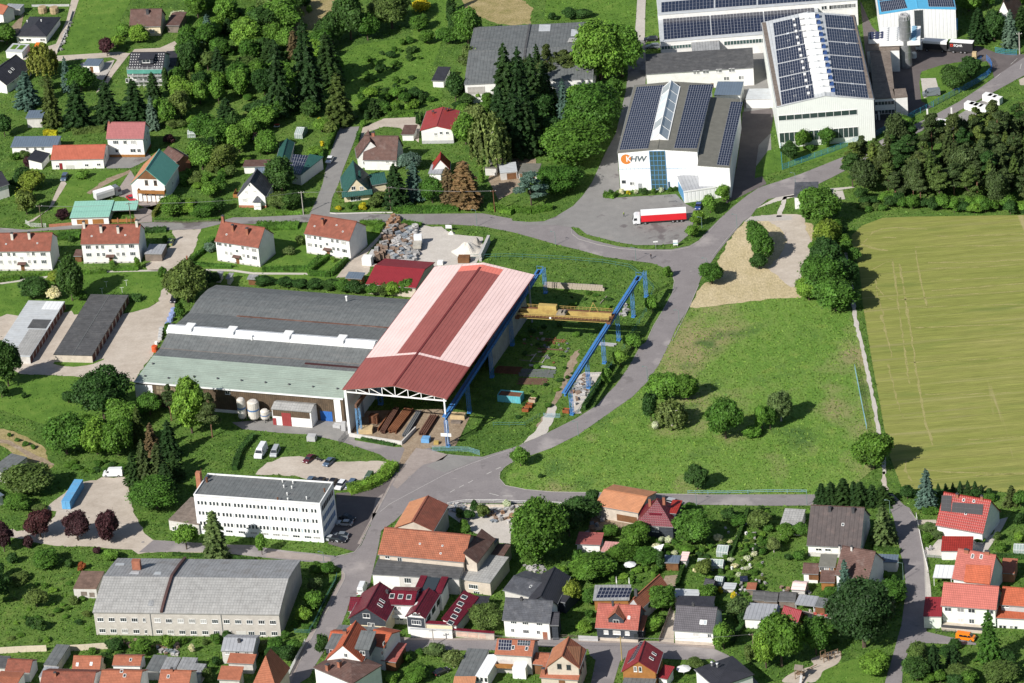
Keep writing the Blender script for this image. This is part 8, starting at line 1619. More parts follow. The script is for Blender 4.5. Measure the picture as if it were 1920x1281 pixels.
R(1600,0,6);V_((878,1075),(800,1082),'van','grey','slate grey panel van on the oval lawn bay','parked_van','van')
R(960,320);V_((1400,278),(1390,305),'car','blue','dark blue car between two young lime trees by the logo hall')
R(0,640);V_((850,1008),(760,1010),'van','white','white panel van at the top of the gravel yard','parked_van','van')
R(480,640);V_((40,850),(15,890),'van','white','white camper van with roof boxes, leftmost on the grass car park','camper_van','van',scale=1.12);V_((145,845),(128,878),'bus','silver','silver van right of the camper van','parked_van','van')
V_((400,895),(375,915),'car','darkred','dark red car on the gravel car park beside the motorcycle');V_((548,920),(520,945),'car','slateblue','slate blue car on the gravel car park right of the motorcycle');V_((638,1092),(618,1115),'estate','white','white car against the rounded hedge behind the office block');V_((716,1085),(695,1112),'estate','slateblue','blue-grey car between the white car and the green van');V_((845,1045),(825,1075),'bus','green','dark green van beside the thick rounded hedge','parked_van','van')
for x,c_,l in((408,'slateblue','roof of a blue-grey car showing left behind the office block'),(482,'black','dark car, middle one hidden behind the office block'),(572,'black','dark car, right one hidden behind the office block')):V_((x,1062+(x-408)*.08),(x-18,1085+(x-408)*.08),'car',c_,l)
R(480,960);V_((688,58),(735,68),'car','black','black car, uppermost in the shade of the office block');V_((668,98),(628,95),'car','silver','silver car, second in the shade of the office block');V_((638,190),(600,188),'car','grey','grey car above the black estate beside the office block');V_((618,222),(655,226),'estate','black','black estate car at the corner of the office block');V_((570,216),(600,220),'car','silver','silver car nose behind the black estate')
V_((1392,1212),(1430,1195),'car','black','black car in the shade by the garden of the lower street');V_((800,590),(812,560),'van','white','white van behind the solar-collector roof of the inn','parked_van','van')
R(840,900);V_((1692,182),(1740,192),'estate','silver','silver estate car on the upper road beside the crimson roof')
R(1440,960);V_((1484,955),(1560,965),'bus','orange','orange van on the lane before the mint house','parked_van','van')
def truck(c,to,label,cabcol,boxL,boxH,boxc,roofc=None,skirt=None,trailer=None,name='truck',bx0=2.6,text=None):
 A,B=P(c),P(to);d=B-A;M=Matrix.Translation(A)@Matrix.Rotation(math.atan2(d.y,d.x),4,'Z');t=empty(name,M,label,'truck')
 x1=boxL/2;m=shell([(x1+.3,.5),(x1+2.5,.5),(x1+2.55,1.6),(x1+2.35,2.0),(x1+2.1,3.0),(x1+1.6,3.4),(x1+.3,3.3)],1.22);m.build('cab',PT[cabcol],t)
 gl=MB().quad([(x1+2.56,-1.0,1.7),(x1+2.56,1.0,1.7),(x1+2.2,.95,2.8),(x1+2.2,-.95,2.8)])
 for s_ in(-1,1):gl.quad([(x1+1.2,s_*1.235,1.6),(x1+2.25,s_*1.235,1.6),(x1+2.05,s_*1.235,2.4),(x1+1.2,s_*1.235,2.4)])
 gl.build('cab_windows',carglass,t);MB().box(x1+2.55,-1.1,.5,x1+2.65,1.1,1.4).build('grille',dtrim,t)
 MB().box(-x1,-1.25,1.05,x1,1.25,boxH).build('cargo_box',boxc,t)
 if roofc:MB().box(-x1-.02,-1.28,boxH+.003,x1+.02,1.28,boxH+.08).box(-x1-.02,-1.28,boxH-.75,x1+.02,-1.26,boxH).box(-x1-.02,1.26,boxH-.75,x1+.02,1.28,boxH).build('cargo_roof',roofc,t)
 MB().box(-x1,-1.0,.7,x1+1.5,1.0,1.04).build('chassis',dtrim,t)
 if skirt:MB().box(-x1+4.5,-1.22,.45,x1-2.5,-1.18,1.0).build('side_guard',skirt,t)
 wm,rm_=wheelmeshes(.5,.3);axs=[x1+1.6,x1-1.2]+([-x1+1.5,-x1+2.8,-x1+4.1] if boxL>9 else[-x1+1.5])
 for a in axs:
  for s_ in(-1,1):w_=link('wheel',wm,tyre,t,Matrix.Translation((a,s_*1.05,.5)));link('rim',rm_,rimm,w_)
 for s_ in(-1,1):MB().box(x1+2.56,s_*.8-.2,.8,x1+2.62,s_*.8+.2,1.05).build('headlight',lampw,t)
 if trailer:
  l2,bc,rc=trailer;x0=-x1-.9-l2;MB().box(x0,-1.25,1.05,x0+l2,1.25,boxH+.15).build('trailer_box',bc,t);MB().box(x0,-1.28,boxH+.153,x0+l2,1.28,boxH+.25).build('trailer_roof',rc,t);MB().box(x0,-.9,.6,-x1+.1,.9,1.04).build('drawbar',dtrim,t)
  for a in(x0+2.6,x0+3.9,x0+l2-1.2):
   for s_ in(-1,1):w_=link('wheel',wm,tyre,t,Matrix.Translation((a,s_*1.05,.5)));link('rim',rm_,rimm,w_)
 return t
redc=plain('red_tarpaulin',(.62,.02,.03),var=.06,rough=.5);dkc=plain('black_curtain_side',(.03,.03,.035),var=.1,rough=.5)
R(960,320);truck((1140,385),(910,400),'white articulated lorry with a red curtain-sided trailer on the forecourt','white',13.6,3.9,redc,plain('white_tarpaulin',(.8,.8,.8),var=.03),trim)
R(1600,0,6)
tk=truck((930,572),(740,560),'black and white drawbar lorry with trailer before the blue-edged hall','white',7.8,3.7,dkc,plain('white_tarpaulin',(.8,.8,.8)),None,(7.6,dkc,MATS['white_tarpaulin']))
lg=plain('sign_red',(.6,.04,.02));f_=Matrix.Translation((-6.2,1.27,2.9))@Matrix.Rotation(math.pi,4,'Z')@RX
MB().box(-6.0,1.26,2.4,-5.1,1.3,3.3).build('red_emblem',lg,tk);
text_mesh('EQAR',1.1,lwhite,Matrix.Translation((-6.2,1.3,2.85))@Matrix.Rotation(math.pi,4,'Z')@RX,'trailer_lettering',tk,.01,.02);MB().box(-5.75,1.301,2.65,-5.35,1.32,3.05).build('emblem_centre',dkc,tk)
R(0,320);truck((785,215),(930,170),'white box truck with a dark side on the lawn above the teal garages','grey',6.2,3.3,plain('grey_white_box',(.55,.55,.56),var=.1),MATS['white_tarpaulin'])
R(660,390,6.857)
t=truck((845,530),(870,400),'small white tipper truck loaded with gravel in the stone yard','white',3.9,1.9,plain('tipper_bed',(.45,.42,.36)),None)
R(0,640)
cblue=plain('container_blue',(.13,.38,.66),var=.12,rough=.5,pat=('seam',.35,.25),dirt=((.3,.25,.2),.4))
def container(a,b,label,m,L=None,h=2.6,w_=2.44,name='shipping_container',cat='container'):
 A,B=P(a),P(b);F=frame(A,B);L=L or(B-A).length;t=empty(name,F,label,cat);q=MB().box(0,-w_/2,.1,L,w_/2,h)
 n=int(L/.6)
 for i in range(n):x=L*i/n;q.box(x+.1,-w_/2-.05,.2,x+.3,-w_/2,h-.15).box(x+.1,w_/2,.2,x+.3,w_/2+.05,h-.15)
 q.build('container_shell',m,t);dm=MB().box(-.06,-w_/2+.05,.2,-.003,-.03,h-.05).box(-.06,.03,.2,-.003,w_/2-.05,h-.05)
 for s_ in(-1,1):MB().box(-.06,min(s_*.03,s_*(w_/2-.05)),.2,-.003,max(s_*.03,s_*(w_/2-.05)),h-.05).build('door',m,t)
 return t
container((500,1262),(612,1075),'long pale blue shipping container on the gravel yard',cblue,12.2)
R(880,480)
A=P((210,1090));tu=plain('turquoise_skip_paint',(.12,.45,.52),var=.15,rough=.6,pat=('seam',.5,.3),dirt=((.25,.12,.06),.4))
F=frame(P((212,1095)),P((385,1110)));L_=(P((385,1110))-P((212,1095))).length;sk_=empty('open_container',F,'turquoise open-top container standing in the hall shadow','container')
MB().box(0,0,.1,L_,.1,2.2).box(0,3.2,.1,L_,3.3,2.2).box(0,.1,.1,.1,3.2,2.2).box(L_-.1,.1,.1,L_,3.2,2.2).box(0,0,.05,L_,3.3,.15).build('container_shell',tu,sk_);MB().box(.2,.2,.2,L_-.2,3.1,1.9).build('scrap_load',rusty,sk_)
for i,(x,y) in enumerate(((468,1100),(445,1140),(418,1170),(722,1180))):
 F=frame(P((x-24,y)),P((x+24,y+4)));k_=empty('scrap_bin',F,['rusty scrap bin with white rim, uppermost of three in the yard','rusty scrap bin, middle one of three in the yard','rusty scrap bin, lowest of three in the yard','rusty scrap bin at the foot of the free-standing runway'][i],'bin')
 MB().box(0,0,.1,1.9,.08,1.0).box(0,1.4,.1,1.9,1.48,1.0).box(0,.08,.1,.08,1.4,1.0).box(1.82,.08,.1,1.9,1.4,1.0).box(0,0,.02,1.9,1.48,.1).build('bin_walls',plain('rust_orange',(.30,.09,.03),var=.4) if i else plain('rusty_white',(.5,.38,.28),var=.4),k_);MB().box(.1,.1,.11,1.8,1.38,.7).build('scrap',rusty,k_)
R(620,640,5.336)
def bars(label,a,b,n,w_,h_,mt,gap=.18,z=.1,dh=.45,name='steel_beam',cat='steel stock'):
 A,B=P(a),P(b);F=frame(A,B);L=(B-A).length;t=empty(name+'_stack',F,label,cat)
 MB().box(L*.15,-.1,0,L*.15+.25,n*(w_+gap),z).box(L*.8,-.1,0,L*.8+.25,n*(w_+gap),z).build('bearer',W['graywood'],t)
 bm=MB().box(0,-w_/2,h_-.05,L,w_/2,h_).box(0,-w_/2,0,L,w_/2,.05).box(0,-.03,.05,L,.03,h_-.05).mesh(name)
 for i in range(n):
  for j in range(2 if dh else 1):link(name,bm,mt,t,Matrix.Translation((random.uniform(-.4,.4),i*(w_+gap)+w_/2,z+j*dh)))
 return t
brs=plain('brown_rust',(.24,.10,.05),var=.3);tim_=plain('grey_timber',(.34,.30,.24),var=.2);gst=plain('dull_grey_steel',(.16,.17,.18),var=.2)
bars('short stack of brown steel beams, leftmost under the hall front',(480,905),(600,735),1,.35,.4,brs,.2);bars('stack of brown steel beams, second from left under the hall front',(550,925),(690,690),4,.32,.4,plain('dark_brown_steel',(.14,.07,.05),var=.3),.12)
bars('stack of bright rust-brown steel beams, third from left under the hall front',(660,925),(830,700),6,.34,.42,brs,.12);bars('stack of grey steel beams, rightmost left of the driveway',(765,965),(915,715),3,.34,.4,gst,.18);bars('stack of dark steel beams right of the driveway under the hall front',(955,955),(1075,765),4,.4,.4,plain('dark_brown_steel',(.14,.07,.05)),.2)
R(880,480);bars('long rusty pipes lying in the grass of the crane yard, upper bundle',(365,905),(625,915),6,.25,.2,gst,.55,dh=0,name='steel_pipe');bars('long rusty pipes lying in the grass of the crane yard, lower bundle',(360,965),(575,968),5,.28,.22,plain('dull_rust',(.17,.10,.07),var=.3),.5,dh=0,name='steel_pipe')
bars('single rusty pipe in the grass of the crane yard',(510,702),(705,712),1,.3,.25,plain('dull_rust',(.17,.10,.07)),dh=0,name='steel_pipe');bars('pale grey pipes across the crane yard',(440,828),(640,850),2,.3,.25,W['grey'],dh=0,name='steel_pipe');bars('dark pipes deep in the shadow of the hall',(180,880),(370,890),6,.25,.25,rusty,.5,dh=0,name='steel_pipe')
bars('rusty rails in the weeds above the pipe bundles',(560,640),(720,652),2,.2,.2,brs,.9,dh=0,name='steel_rail');bars('grey slab strips beside the free-standing runway',(925,668),(1085,682),2,.6,.3,W['grey'],.3,dh=0,name='slab_strip');bars('thin posts lying in the upper crane yard',(985,360),(1035,305),1,.2,.2,tim_,dh=0,name='timber_post');bars('white pipes laid in the middle of the crane yard',(545,810),(590,750),2,.15,.15,W['pale'],3.5,dh=0,name='steel_pipe')
R(620,640,5.336)
def crate(p,q,d,h,label,m,name='timber_crate',cat='crate',slats=True):
 F=frame(P(p),P(q));L=(P(q)-P(p)).length;t=empty(name,F,label,cat);MB().box(.04,.04,.12,L-.04,d-.04,h-.02).build('crate_core',m,t)
 if slats:
  sl_=MB().box(0,0,0,L,.04,.14).mesh('slat');n=max(2,int(h/.28))
  for i in range(n):link('slat',sl_,m,t,Matrix.Translation((0,-.002,.1+i*(h-.2)/n)))
 MB().box(.1,.1,0,.3,d-.1,.12).box(L-.3,.1,0,L-.1,d-.1,.12).build('skid',m,t);return t
tim=plain('fresh_timber',(.55,.42,.24),var=.2)
crate((278,935),(418,932),3.0,1.4,'big stack of pale timber at the front corner of the pink hall',tim);crate((1195,785),(1340,790),2.5,1.2,'stack of yellow timber between the blue runway legs',tim);crate((1200,825),(1300,832),1.5,.6,'low dark plank stack below the yellow timber',W['graywood'])
crate((385,825),(470,832),2.0,2.4,'rusty brown machine frame behind the timber stack',rusty,'machine_frame','machine');crate((905,1020),(985,1024),2.2,1.3,'blue transport cart at the edge of the driveway',lblue,'transport_cart','cart');crate((1030,1040),(1080,1040),1.2,.9,'small yellow machine behind the sliding gate',yel,'small_machine','machine',False)
crate((105,905),(150,905),1.5,2.6,'grey cabinet at the left corner of the pink hall',W['grey'],'cabinet','cabinet',False);crate((20,870),(95,880),1.6,1.0,'grey wheeled trailer beside the blue gate',W['grey'],'hand_trailer','trailer',False)
s=Bld('loading_ramp','low cracked concrete loading ramp wall before the pink hall','ramp',P((183,955)),P((715,1040)));Lr=(P((715,1040))-P((183,955))).length;s.add('ramp_wall',MB().box(0,0,0,Lr,.4,1.1),W['pale']);s.add('ramp_wall',MB().box(Lr-.4,.4,0,Lr,9,1.1),W['pale'])
bd=Bld('company_sign','white board hung on the front leg of the blue runway','sign',P((1120,1045)),P((1222,1050)));bz=bd.loc((1120,925),(0,0,0),(0,1,0)).z;bd.add('board',MB().box(0,-.8,bz-.4,3.0,-.75,bz+.6),trim);bd.add('bracket',MB().box(1.4,-.75,0,1.6,-.6,bz),dtrim)
R(660,390,6.857)
stone_m=[plain('stone_'+n_,c_,var=.3,bump=.05) for n_,c_ in(('grey',(.33,.32,.31)),('pale',(.52,.50,.48)),('brown',(.27,.19,.14)),('blue',(.24,.27,.30)),('wood',(.34,.20,.12)))]
sm=[]
for i in range(8):
 m=MB();r_=random.Random(i);m.box(-.5,-.5,0,.5,.5,1);m.v=[(x+r_.uniform(-.12,.12),y+r_.uniform(-.12,.12),z+r_.uniform(-.12,.05)*(z>.5)) for x,y,z in m.v]
 m2=MB();vv={}
 for f in m.f:
  m2.quad([m.v[j] for j in f])
 sm.append(m2.mesh('stone_block'))
def stones(poly,n,smin,smax,zs,label,group,cols,name='stone_block',cat='stone block'):
 w3=[P(p) for p in poly];pl=[(v.x,v.y) for v in w3];xs,ys=[v.x for v in w3],[v.y for v in w3];got=[];k=0
 while len(got)<n and k<n*40:
  k+=1;x,y=random.uniform(min(xs),max(xs)),random.uniform(min(ys),max(ys))
  if not inpoly(np.array([x]),np.array([y]),pl)[0]:continue
  w_=random.uniform(smin,smax);d_=random.uniform(smin,smax);h_=random.uniform(*zs)
  if any((x-a)**2+(y-b)**2<(.42*(w_+c_))**2 for a,b,c_ in got):continue
  got.append((x,y,w_));o=link(name,random.choice(sm),random.choice(cols));o.matrix_world=Matrix.Translation((x,y,.05))@Matrix.Rotation(random.gauss(.5,.3),4,'Z')@Matrix.Diagonal((w_,d_,h_,1));tag(o,label+zone(Vector((x,y,0)),poly),cat,group)
stones([(540,130),(600,170),(590,240),(500,420),(430,620),(300,690),(300,620),(420,400),(480,240)],60,.9,1.6,(.9,2.2),'rough brown stone slab in the stone yard','brown stones of the stone yard',[stone_m[2],stone_m[4],stone_m[0]])
stones([(650,270),(830,260),(800,400),(790,520),(850,560),(800,690),(450,660),(520,440)],80,1.0,1.9,(.7,1.6),'squared grey stone block in the stone yard','grey stones of the stone yard',stone_m[:2]+[stone_m[3],stone_m[1],stone_m[2]])
def mound(p,wpx,h,label,m,sy=.8,name='gravel_heap',cat='heap',n=28):
 b=P(p);r=wpx/2/(scale_at(p)*SC);v=[];rr_=random.Random(int(p[0]));k=9
 ph_=[rr_.uniform(0,6.28) for _ in range(4)];mb=MB()
 f=lambda i,j:(lambda a,t:(math.cos(a)*r*t*(1+.12*math.sin(3*a+ph_[0])),math.sin(a)*r*sy*t*(1+.1*math.sin(2*a+ph_[1])),h*(.5+.5*math.cos(math.pi*t))*(1+.25*math.sin(4*a+ph_[2]+t*4)*t) if j<k else-.1))(i*2*math.pi/n,j/k)
 for i in range(n):
  for j in range(k):mb.quad([f(i,j+1),f(i+1,j+1),f(i+1,j),f(i,j)])
 o=mb.build(name,m,smooth=True);o.location=(b.x,b.y,0.03);return tag(o,label,cat)
sand=ground('heap_sand',[(.3,(.55,.51,.45)),(.7,(.72,.68,.61))],.1,.5,2,.1,fine=.15)
mound((1480,560),420,3.0,'large pale gravel heap in the stone yard',sand);mound((1600,470),150,2.4,'smaller greyish gravel heap at the block wall',ground('heap_grey',[(.3,(.3,.28,.25)),(.7,(.42,.39,.35))],.1,.5,2,.1));mound((1280,335),100,1.0,'low sandy heap beside the notice board',MATS['heap_sand'] if 0 else sand);mound((1430,600),120,1.3,'small white gravel heap before the large one',sand)
def seg(label,a,b,n,rows,m,name='block_wall',cat='block wall',w_=.8,h_=.8,part='concrete_block'):
 A,B=P(a),P(b);F=frame(A,B);L=(B-A).length/n;t=empty(name,F,label,cat);bm=MB().box(.02,-w_/2,0,L-.04,w_/2,h_-.02).mesh(part)
 for r in range(rows):
  for i in range(n-(r%2)):link(part,bm,m,t,Matrix.Translation(((i+.5*(r%2))*L,random.uniform(-.04,.04),r*h_)))
 return t
seg('wall of stacked white concrete blocks right of the gravel heap',(1650,690),(1765,440),12,3,stone_m[1]);seg('low wall of pale blocks along the front of the stone yard',(600,690),(800,700),8,1,stone_m[1]);seg('row of pale stone slabs at the right end of the stone rows',(800,690),(840,560),5,1,stone_m[1])
R(880,480);seg('long stone retaining wall in the grass bank above the crane yard',(560,235),(1015,262),24,2,plain('limestone',(.42,.36,.29),var=.25),'retaining_wall','retaining wall',.5,.9,'stone');seg('concrete slab edge at the free-standing runway',(870,895),(980,892),6,1,stone_m[1],'slab_edge','kerb',.5,.4)
stones([(380,560),(700,580),(760,720),(620,860),(420,700)],26,.3,1.1,(.1,.4),'scrap piece in the crane yard','scrap in the crane yard',[brs,gst,tim_],'scrap_piece','scrap');stones([(780,930),(870,900),(940,960),(860,1080),(800,1160),(760,1100)],26,.5,1.8,(.2,.7),'broken slab or board under the runway','debris under the runway',stone_m,'debris','debris')
stones([(1120,370),(1190,370),(1200,440),(1120,470)],8,.6,1.3,(.4,.9),'concrete rubble at a runway foot','rubble at the runway foot',stone_m[:2],'debris','debris')
R(660,390,6.857)
crate((130,745),(250,750),2.6,2.6,'white site container beside the stone yard',trim,'site_container','container',False);crate((205,640),(300,645),4,.9,'grey covered stack left of the stone rows',W['grey'],'covered_stack','stack',False);crate((1095,740),(1170,742),1.5,1.2,'white tank behind the wine red hall',trim,'white_tank','tank',False)
crate((1360,715),(1510,715),2.5,1.8,'small crimson-roofed shelter at the back of the pink hall',W['wood'],'shelter','shed',False)
nb=Bld('notice_board','white notice board on posts at the stone yard entrance','sign',P((1205,300)),P((1270,302)));nb.add('board',MB().box(0,0,1.0,2.0,.08,2.1),trim);
for x in(.05,1.9):nb.add('post',MB().box(x,-.05,0,x+.1,.0,2.1),W['grey'])
R(240,520)
def barrel(p,r,h,label,m,group=None,name='barrel',cat='barrel'):
 o=MB().lathe((0,0,0),[(0,0),(r,0),(r*1.03,h*.3),(r,h*.35),(r*1.03,h*.65),(r,h*.9),(r*.9,h),(0,h)],10).build(name,m,smooth=True);o.location=P(p);return tag(o,label,cat,group)
bw=plain('blue_wrapped_bale',(.25,.32,.55),var=.2);
for i,(x,y) in enumerate(((345,262),(332,295),(318,330),(303,368))):barrel((x,y),.95,1.3,['blue wrapped bale nearest the trees','blue wrapped bale, second from the trees','blue wrapped bale, third from the trees','blue wrapped bale nearest the wire cages'][i]+' along the gravel lane',bw,'blue bales along the gravel lane','wrapped_bale','bale')
for i in range(4):crate((232-i*3,408+i*22),(262-i*3,410+i*22),1.2,1.1,['first','second','third','fourth'][i]+' grey wire cage from the blue bales beside the gravel lane',W['grey'],'wire_cage','cage');
barrel((203,555),.9,1.8,'big orange-red tank at the corner of the grey hall',plain('orange_red_tank',(.6,.10,.03),var=.15),None,'fuel_tank','tank');barrel((215,505),.5,1.0,'pale drum above the orange-red tank',trim)
crate((1340,1235),(1405,1238),2.2,1.6,'pale grey box trailer on the grass below the concrete lane',W['grey'],'box_trailer','trailer',False)
R(1600,0,6)
for i,(x,y) in enumerate(((1245,1235),(1290,1250),(1340,1262),(1400,1275),(1450,1140),(1500,1155),(1550,1175))):
 crate((x,y),(x+95,y+18),2.4,2.3,['first','second','third','fourth','fifth','sixth','seventh'][i]+' white wrapped stack counted from the left beside the top right road',trim,'wrapped_stack','wrapped stack',False)
crate((1335,678),(1385,680),1.4,2.6,'yellow timber crate at the rear of the drawbar lorry',tim);barrel((682,650),.9,1.8,'white plastic tank right of the tall silo',trim,None,'plastic_tank','tank')
R(1440,0);crate((1258,955),(1350,965),2.4,2.0,'white tarpaulin-covered caravan between road and pines',trim,'covered_caravan','caravan',False)
# ---------------------------------------------------------------- lamps, poles, wires
galv=plain('green_lamp_post',(.16,.24,.23),var=.1,rough=.5)
def lamp(base,top,label,arm=(0.9,.25)):
 b=P(base);h=max(3.5,zof(base,top));t=empty('street_lamp',Matrix.Translation(b),label,'street lamp','street lamps along the roads');MB().tube((0,0,0),(0,0,h),.085,.05,6).build('post',galv,t);MB().tube((0,0,h),(-arm[0],arm[1],h+.15),.04,n=5).build('arm',galv,t)
 MB().box(-arm[0]-.45,arm[1]-.13,h+.1,-arm[0]+.1,arm[1]+.13,h+.24).build('lamp_head',galv,t)
for(reg,bs,tp,lb) in[((960,320),(328,560),(320,460),'street lamp on the grass verge at the left fork of the town road'),((960,320),(930,675),(922,580),'street lamp beside the standing person at the road bend'),((960,320),(1688,435),(1668,332),'street lamp above the straw-covered plot'),((960,320),(1255,1150),(1238,1050),'street lamp on the outer verge across from the second young tree'),((960,320),(1462,740),(1448,660),'street lamp next to the round bush at the junction'),
 ((960,640),(498,712),(480,606),'street lamp on the meadow edge, lower one of the curve'),((960,640),(1018,300),(995,194),'street lamp on the meadow edge near the meadow trees'),((960,640),(1384,1230),(1380,1125),'street lamp by the upper road below the round tree'),((480,320),(1658,420),(1650,295),'street lamp on the verge by the gravel heap'),((480,960),(512,398),(502,302),'street lamp at the side road behind the old factory'),
 ((480,640),(1206,1275),(1192,1200),'street lamp at the fork below the main junction'),((1440,640),(293,1228),(288,1125),'street lamp at the right end of the upper road'),((1440,640),(915,1290),(910,1195),'street lamp at the foot of the footpath'),((1440,320),(205,110),(190,20),'street lamp beside the substation hut'),((960,320),(1425,430),(1420,378),'short sign lamp between two young lime trees'),((1440,960),(1015,510),(1005,385),'street lamp beside the white garage on the right-hand street')]:
 R(*reg);lamp(bs,tp,lb)
pw_=plain('wooden_pole',(.16,.12,.09),var=.2);cpole=plain('concrete_pole',(.42,.39,.35),var=.15)
PO={}
def pole(reg,base,top,label,m=pw_,r=.15,key=None):
 R(*reg);b=P(base);h=zof(base,top);t=empty('utility_pole',Matrix.Translation(b),label,'utility pole');MB().tube((0,0,0),(0,0,h),r,r*.7,7).build('mast',m,t);MB().box(-.9,-.06,h-.5,.9,.06,h-.38).build('crossarm',m,t)
 for x in(-.8,0,.8):MB().tube((x,0,h-.38),(x,0,h-.15),.06,n=5).build('insulator',trim,t)
 PO[key]=b+Vector((0,0,h-.3));return t
pole((0,320),(316,428),(290,258),'dark wooden utility pole left of the teal-roofed garage',key='a');pole((0,320),(985,395),(960,240),'dark utility pole in front of the teal carport',key='b');pole((480,320),(357,330),(340,155),'grey utility pole at the side street corner',cpole,.17,'c');pole((480,320),(1012,300),(998,118),'utility pole in front of the dark garden conifers',pw_,.15,'d');pole((480,320),(1792,312),(1778,145),'rust brown utility pole beside the dirt drive',rusty,.17,'e')
pole((480,960),(1334,1005),(1320,880),'pale concrete pole on the lower street before the inn wall',cpole,.18,'f');pole((960,960),(826,1122),(808,935),'yellowish wooden pole at the street fork',plain('yellow_pole',(.4,.3,.12)),.16,'g');pole((960,960),(1812,1065),(1800,910),'brown wooden pole at the street bend',pw_,.15,'h');pole((1440,0),(1888,408),(1884,245),'grey concrete mast at the top right gate',cpole,.22,'i')
R(0,320);b=P((1412,742));MB().tube((b.x,b.y,0),(b.x,b.y,zof((1412,742),(1398,640))),.3,.25,8).build('chimney_post',chimb);tag(bpy.data.objects['chimney_post'],'slim brown brick post rising beside the gravel lane','post')
def wires(a,b,label):
 A,B=PO[a],PO[b];m=MB()
 for dx in(-.8,0,.8):
  pts=[A.lerp(B,i/10)+Vector((dx*.9,0,-1.3*math.sin(math.pi*i/10)*min(1,(A-B).length/60))) for i in range(11)]
  for p,q in zip(pts,pts[1:]):m.tube(p,q,.018,n=3,caps=False)
 o=m.build('power_line',plain('wire',(.25,.25,.26),var=.05));tag(o,label,'power line')
wires('a','b','power line between the two poles at the teal-roofed garage');wires('b','c','power line crossing the slate grey house');wires('c','d','power line before the dark green chalet');wires('d','e','power line over the dense roadside hedge');wires('f','g','power line along the lower street');wires('g','h','power line to the pole at the street bend')
skin=plain('skin',(.45,.28,.2),var=.05)
def person(p,label,top,legs,rot=0.0,walk=.25):
 me=bpy.data.meshes.new('person');v=[(0,0,.95),(0,0,1.15),(0,0,1.4),(0,0,1.5),(0,0,1.66),(0,.17,1.38),(.05,.26,1.12),(.16,.24,.88),(0,-.17,1.38),(-.05,-.26,1.12),(.02,-.25,.86),(0,.1,.9),(walk*.5,.11,.5),(walk,.11,.06),(walk+.16,.11,.03),(0,-.1,.9),(-walk*.3,-.11,.5),(-walk,-.11,.08),(-walk+.16,-.11,.03)]
 e=[(0,1),(1,2),(2,3),(3,4),(2,5),(5,6),(6,7),(2,8),(8,9),(9,10),(0,11),(11,12),(12,13),(13,14),(0,15),(15,16),(16,17),(17,18)]
 rd=[.14,.13,.15,.06,.11,.07,.045,.04,.07,.045,.04,.09,.07,.05,.045,.09,.07,.05,.045];me.from_pydata(v,e,[]);bm=bmesh.new();bm.from_mesh(me);ly=bm.verts.layers.skin.verify();bm.verts.ensure_lookup_table()
 for i,r in enumerate(rd):bm.verts[i][ly].radius=(r,r)
 bm.verts[0][ly].use_root=True;bm.to_mesh(me);bm.free()
 o=bpy.data.objects.new('person',me);C.objects.link(o);o.modifiers.new('s','SKIN');o.modifiers.new('u','SUBSURF').levels=1
 dg=bpy.context.evaluated_depsgraph_get();m2=bpy.data.meshes.new_from_object(o.evaluated_get(dg));bpy.data.objects.remove(o)
 for m_ in(legs,top,skin,dtrim):m2.materials.append(m_)
 for f in m2.polygons:
  c=f.center;f.material_index=3 if c.z<.1 or c.z>1.7 else(2 if c.z>1.5 or(abs(c.y)>.2 and c.z<.95) else(1 if c.z>.98 or abs(c.y)>.19 else 0));f.use_smooth=True
 m2.name='person';o=bpy.data.objects.new('person',m2);C.objects.link(o);o.matrix_world=Matrix.Translation(P(p)+Vector((0,0,.07)))@Matrix.Rotation(rot,4,'Z');return tag(o,label,'person')
R(960,320);person((840,348),'person in a yellow-green top and dark trousers standing on the forecourt',plain('yellow_green_cloth',(.35,.5,.06)),plain('dark_cloth',(.03,.035,.05)),-.5);person((1043,662),'person in dark clothes walking on the road at the bend',plain('black_cloth',(.02,.02,.03)),MATS['dark_cloth'],1.2)
R(480,640);b=P((470,898));t=empty('motorcycle',Matrix.Translation(b)@Matrix.Rotation(2.4,4,'Z'),'dark motorcycle between two cars on the gravel car park','motorcycle');wm,rm_=wheelmeshes(.31,.14)
for x in(-.72,.72):w_=link('wheel',wm,tyre,t,Matrix.Translation((x,0,.31)));link('rim',rm_,rimm,w_)
shell([(-.5,.4),(.35,.4),(.5,.75),(.2,1.0),(-.1,.85),(-.9,.88),(-.85,.75)],.16).build('body',PT['black'],t);MB().bar((.72,0,.31),(.4,0,1.05),.08).bar((.4,-.35,1.05),(.4,.35,1.05),.05).build('fork',rimm,t);MB().box(-.8,-.15,.88,-.1,.15,.97).build('seat',dtrim,t)
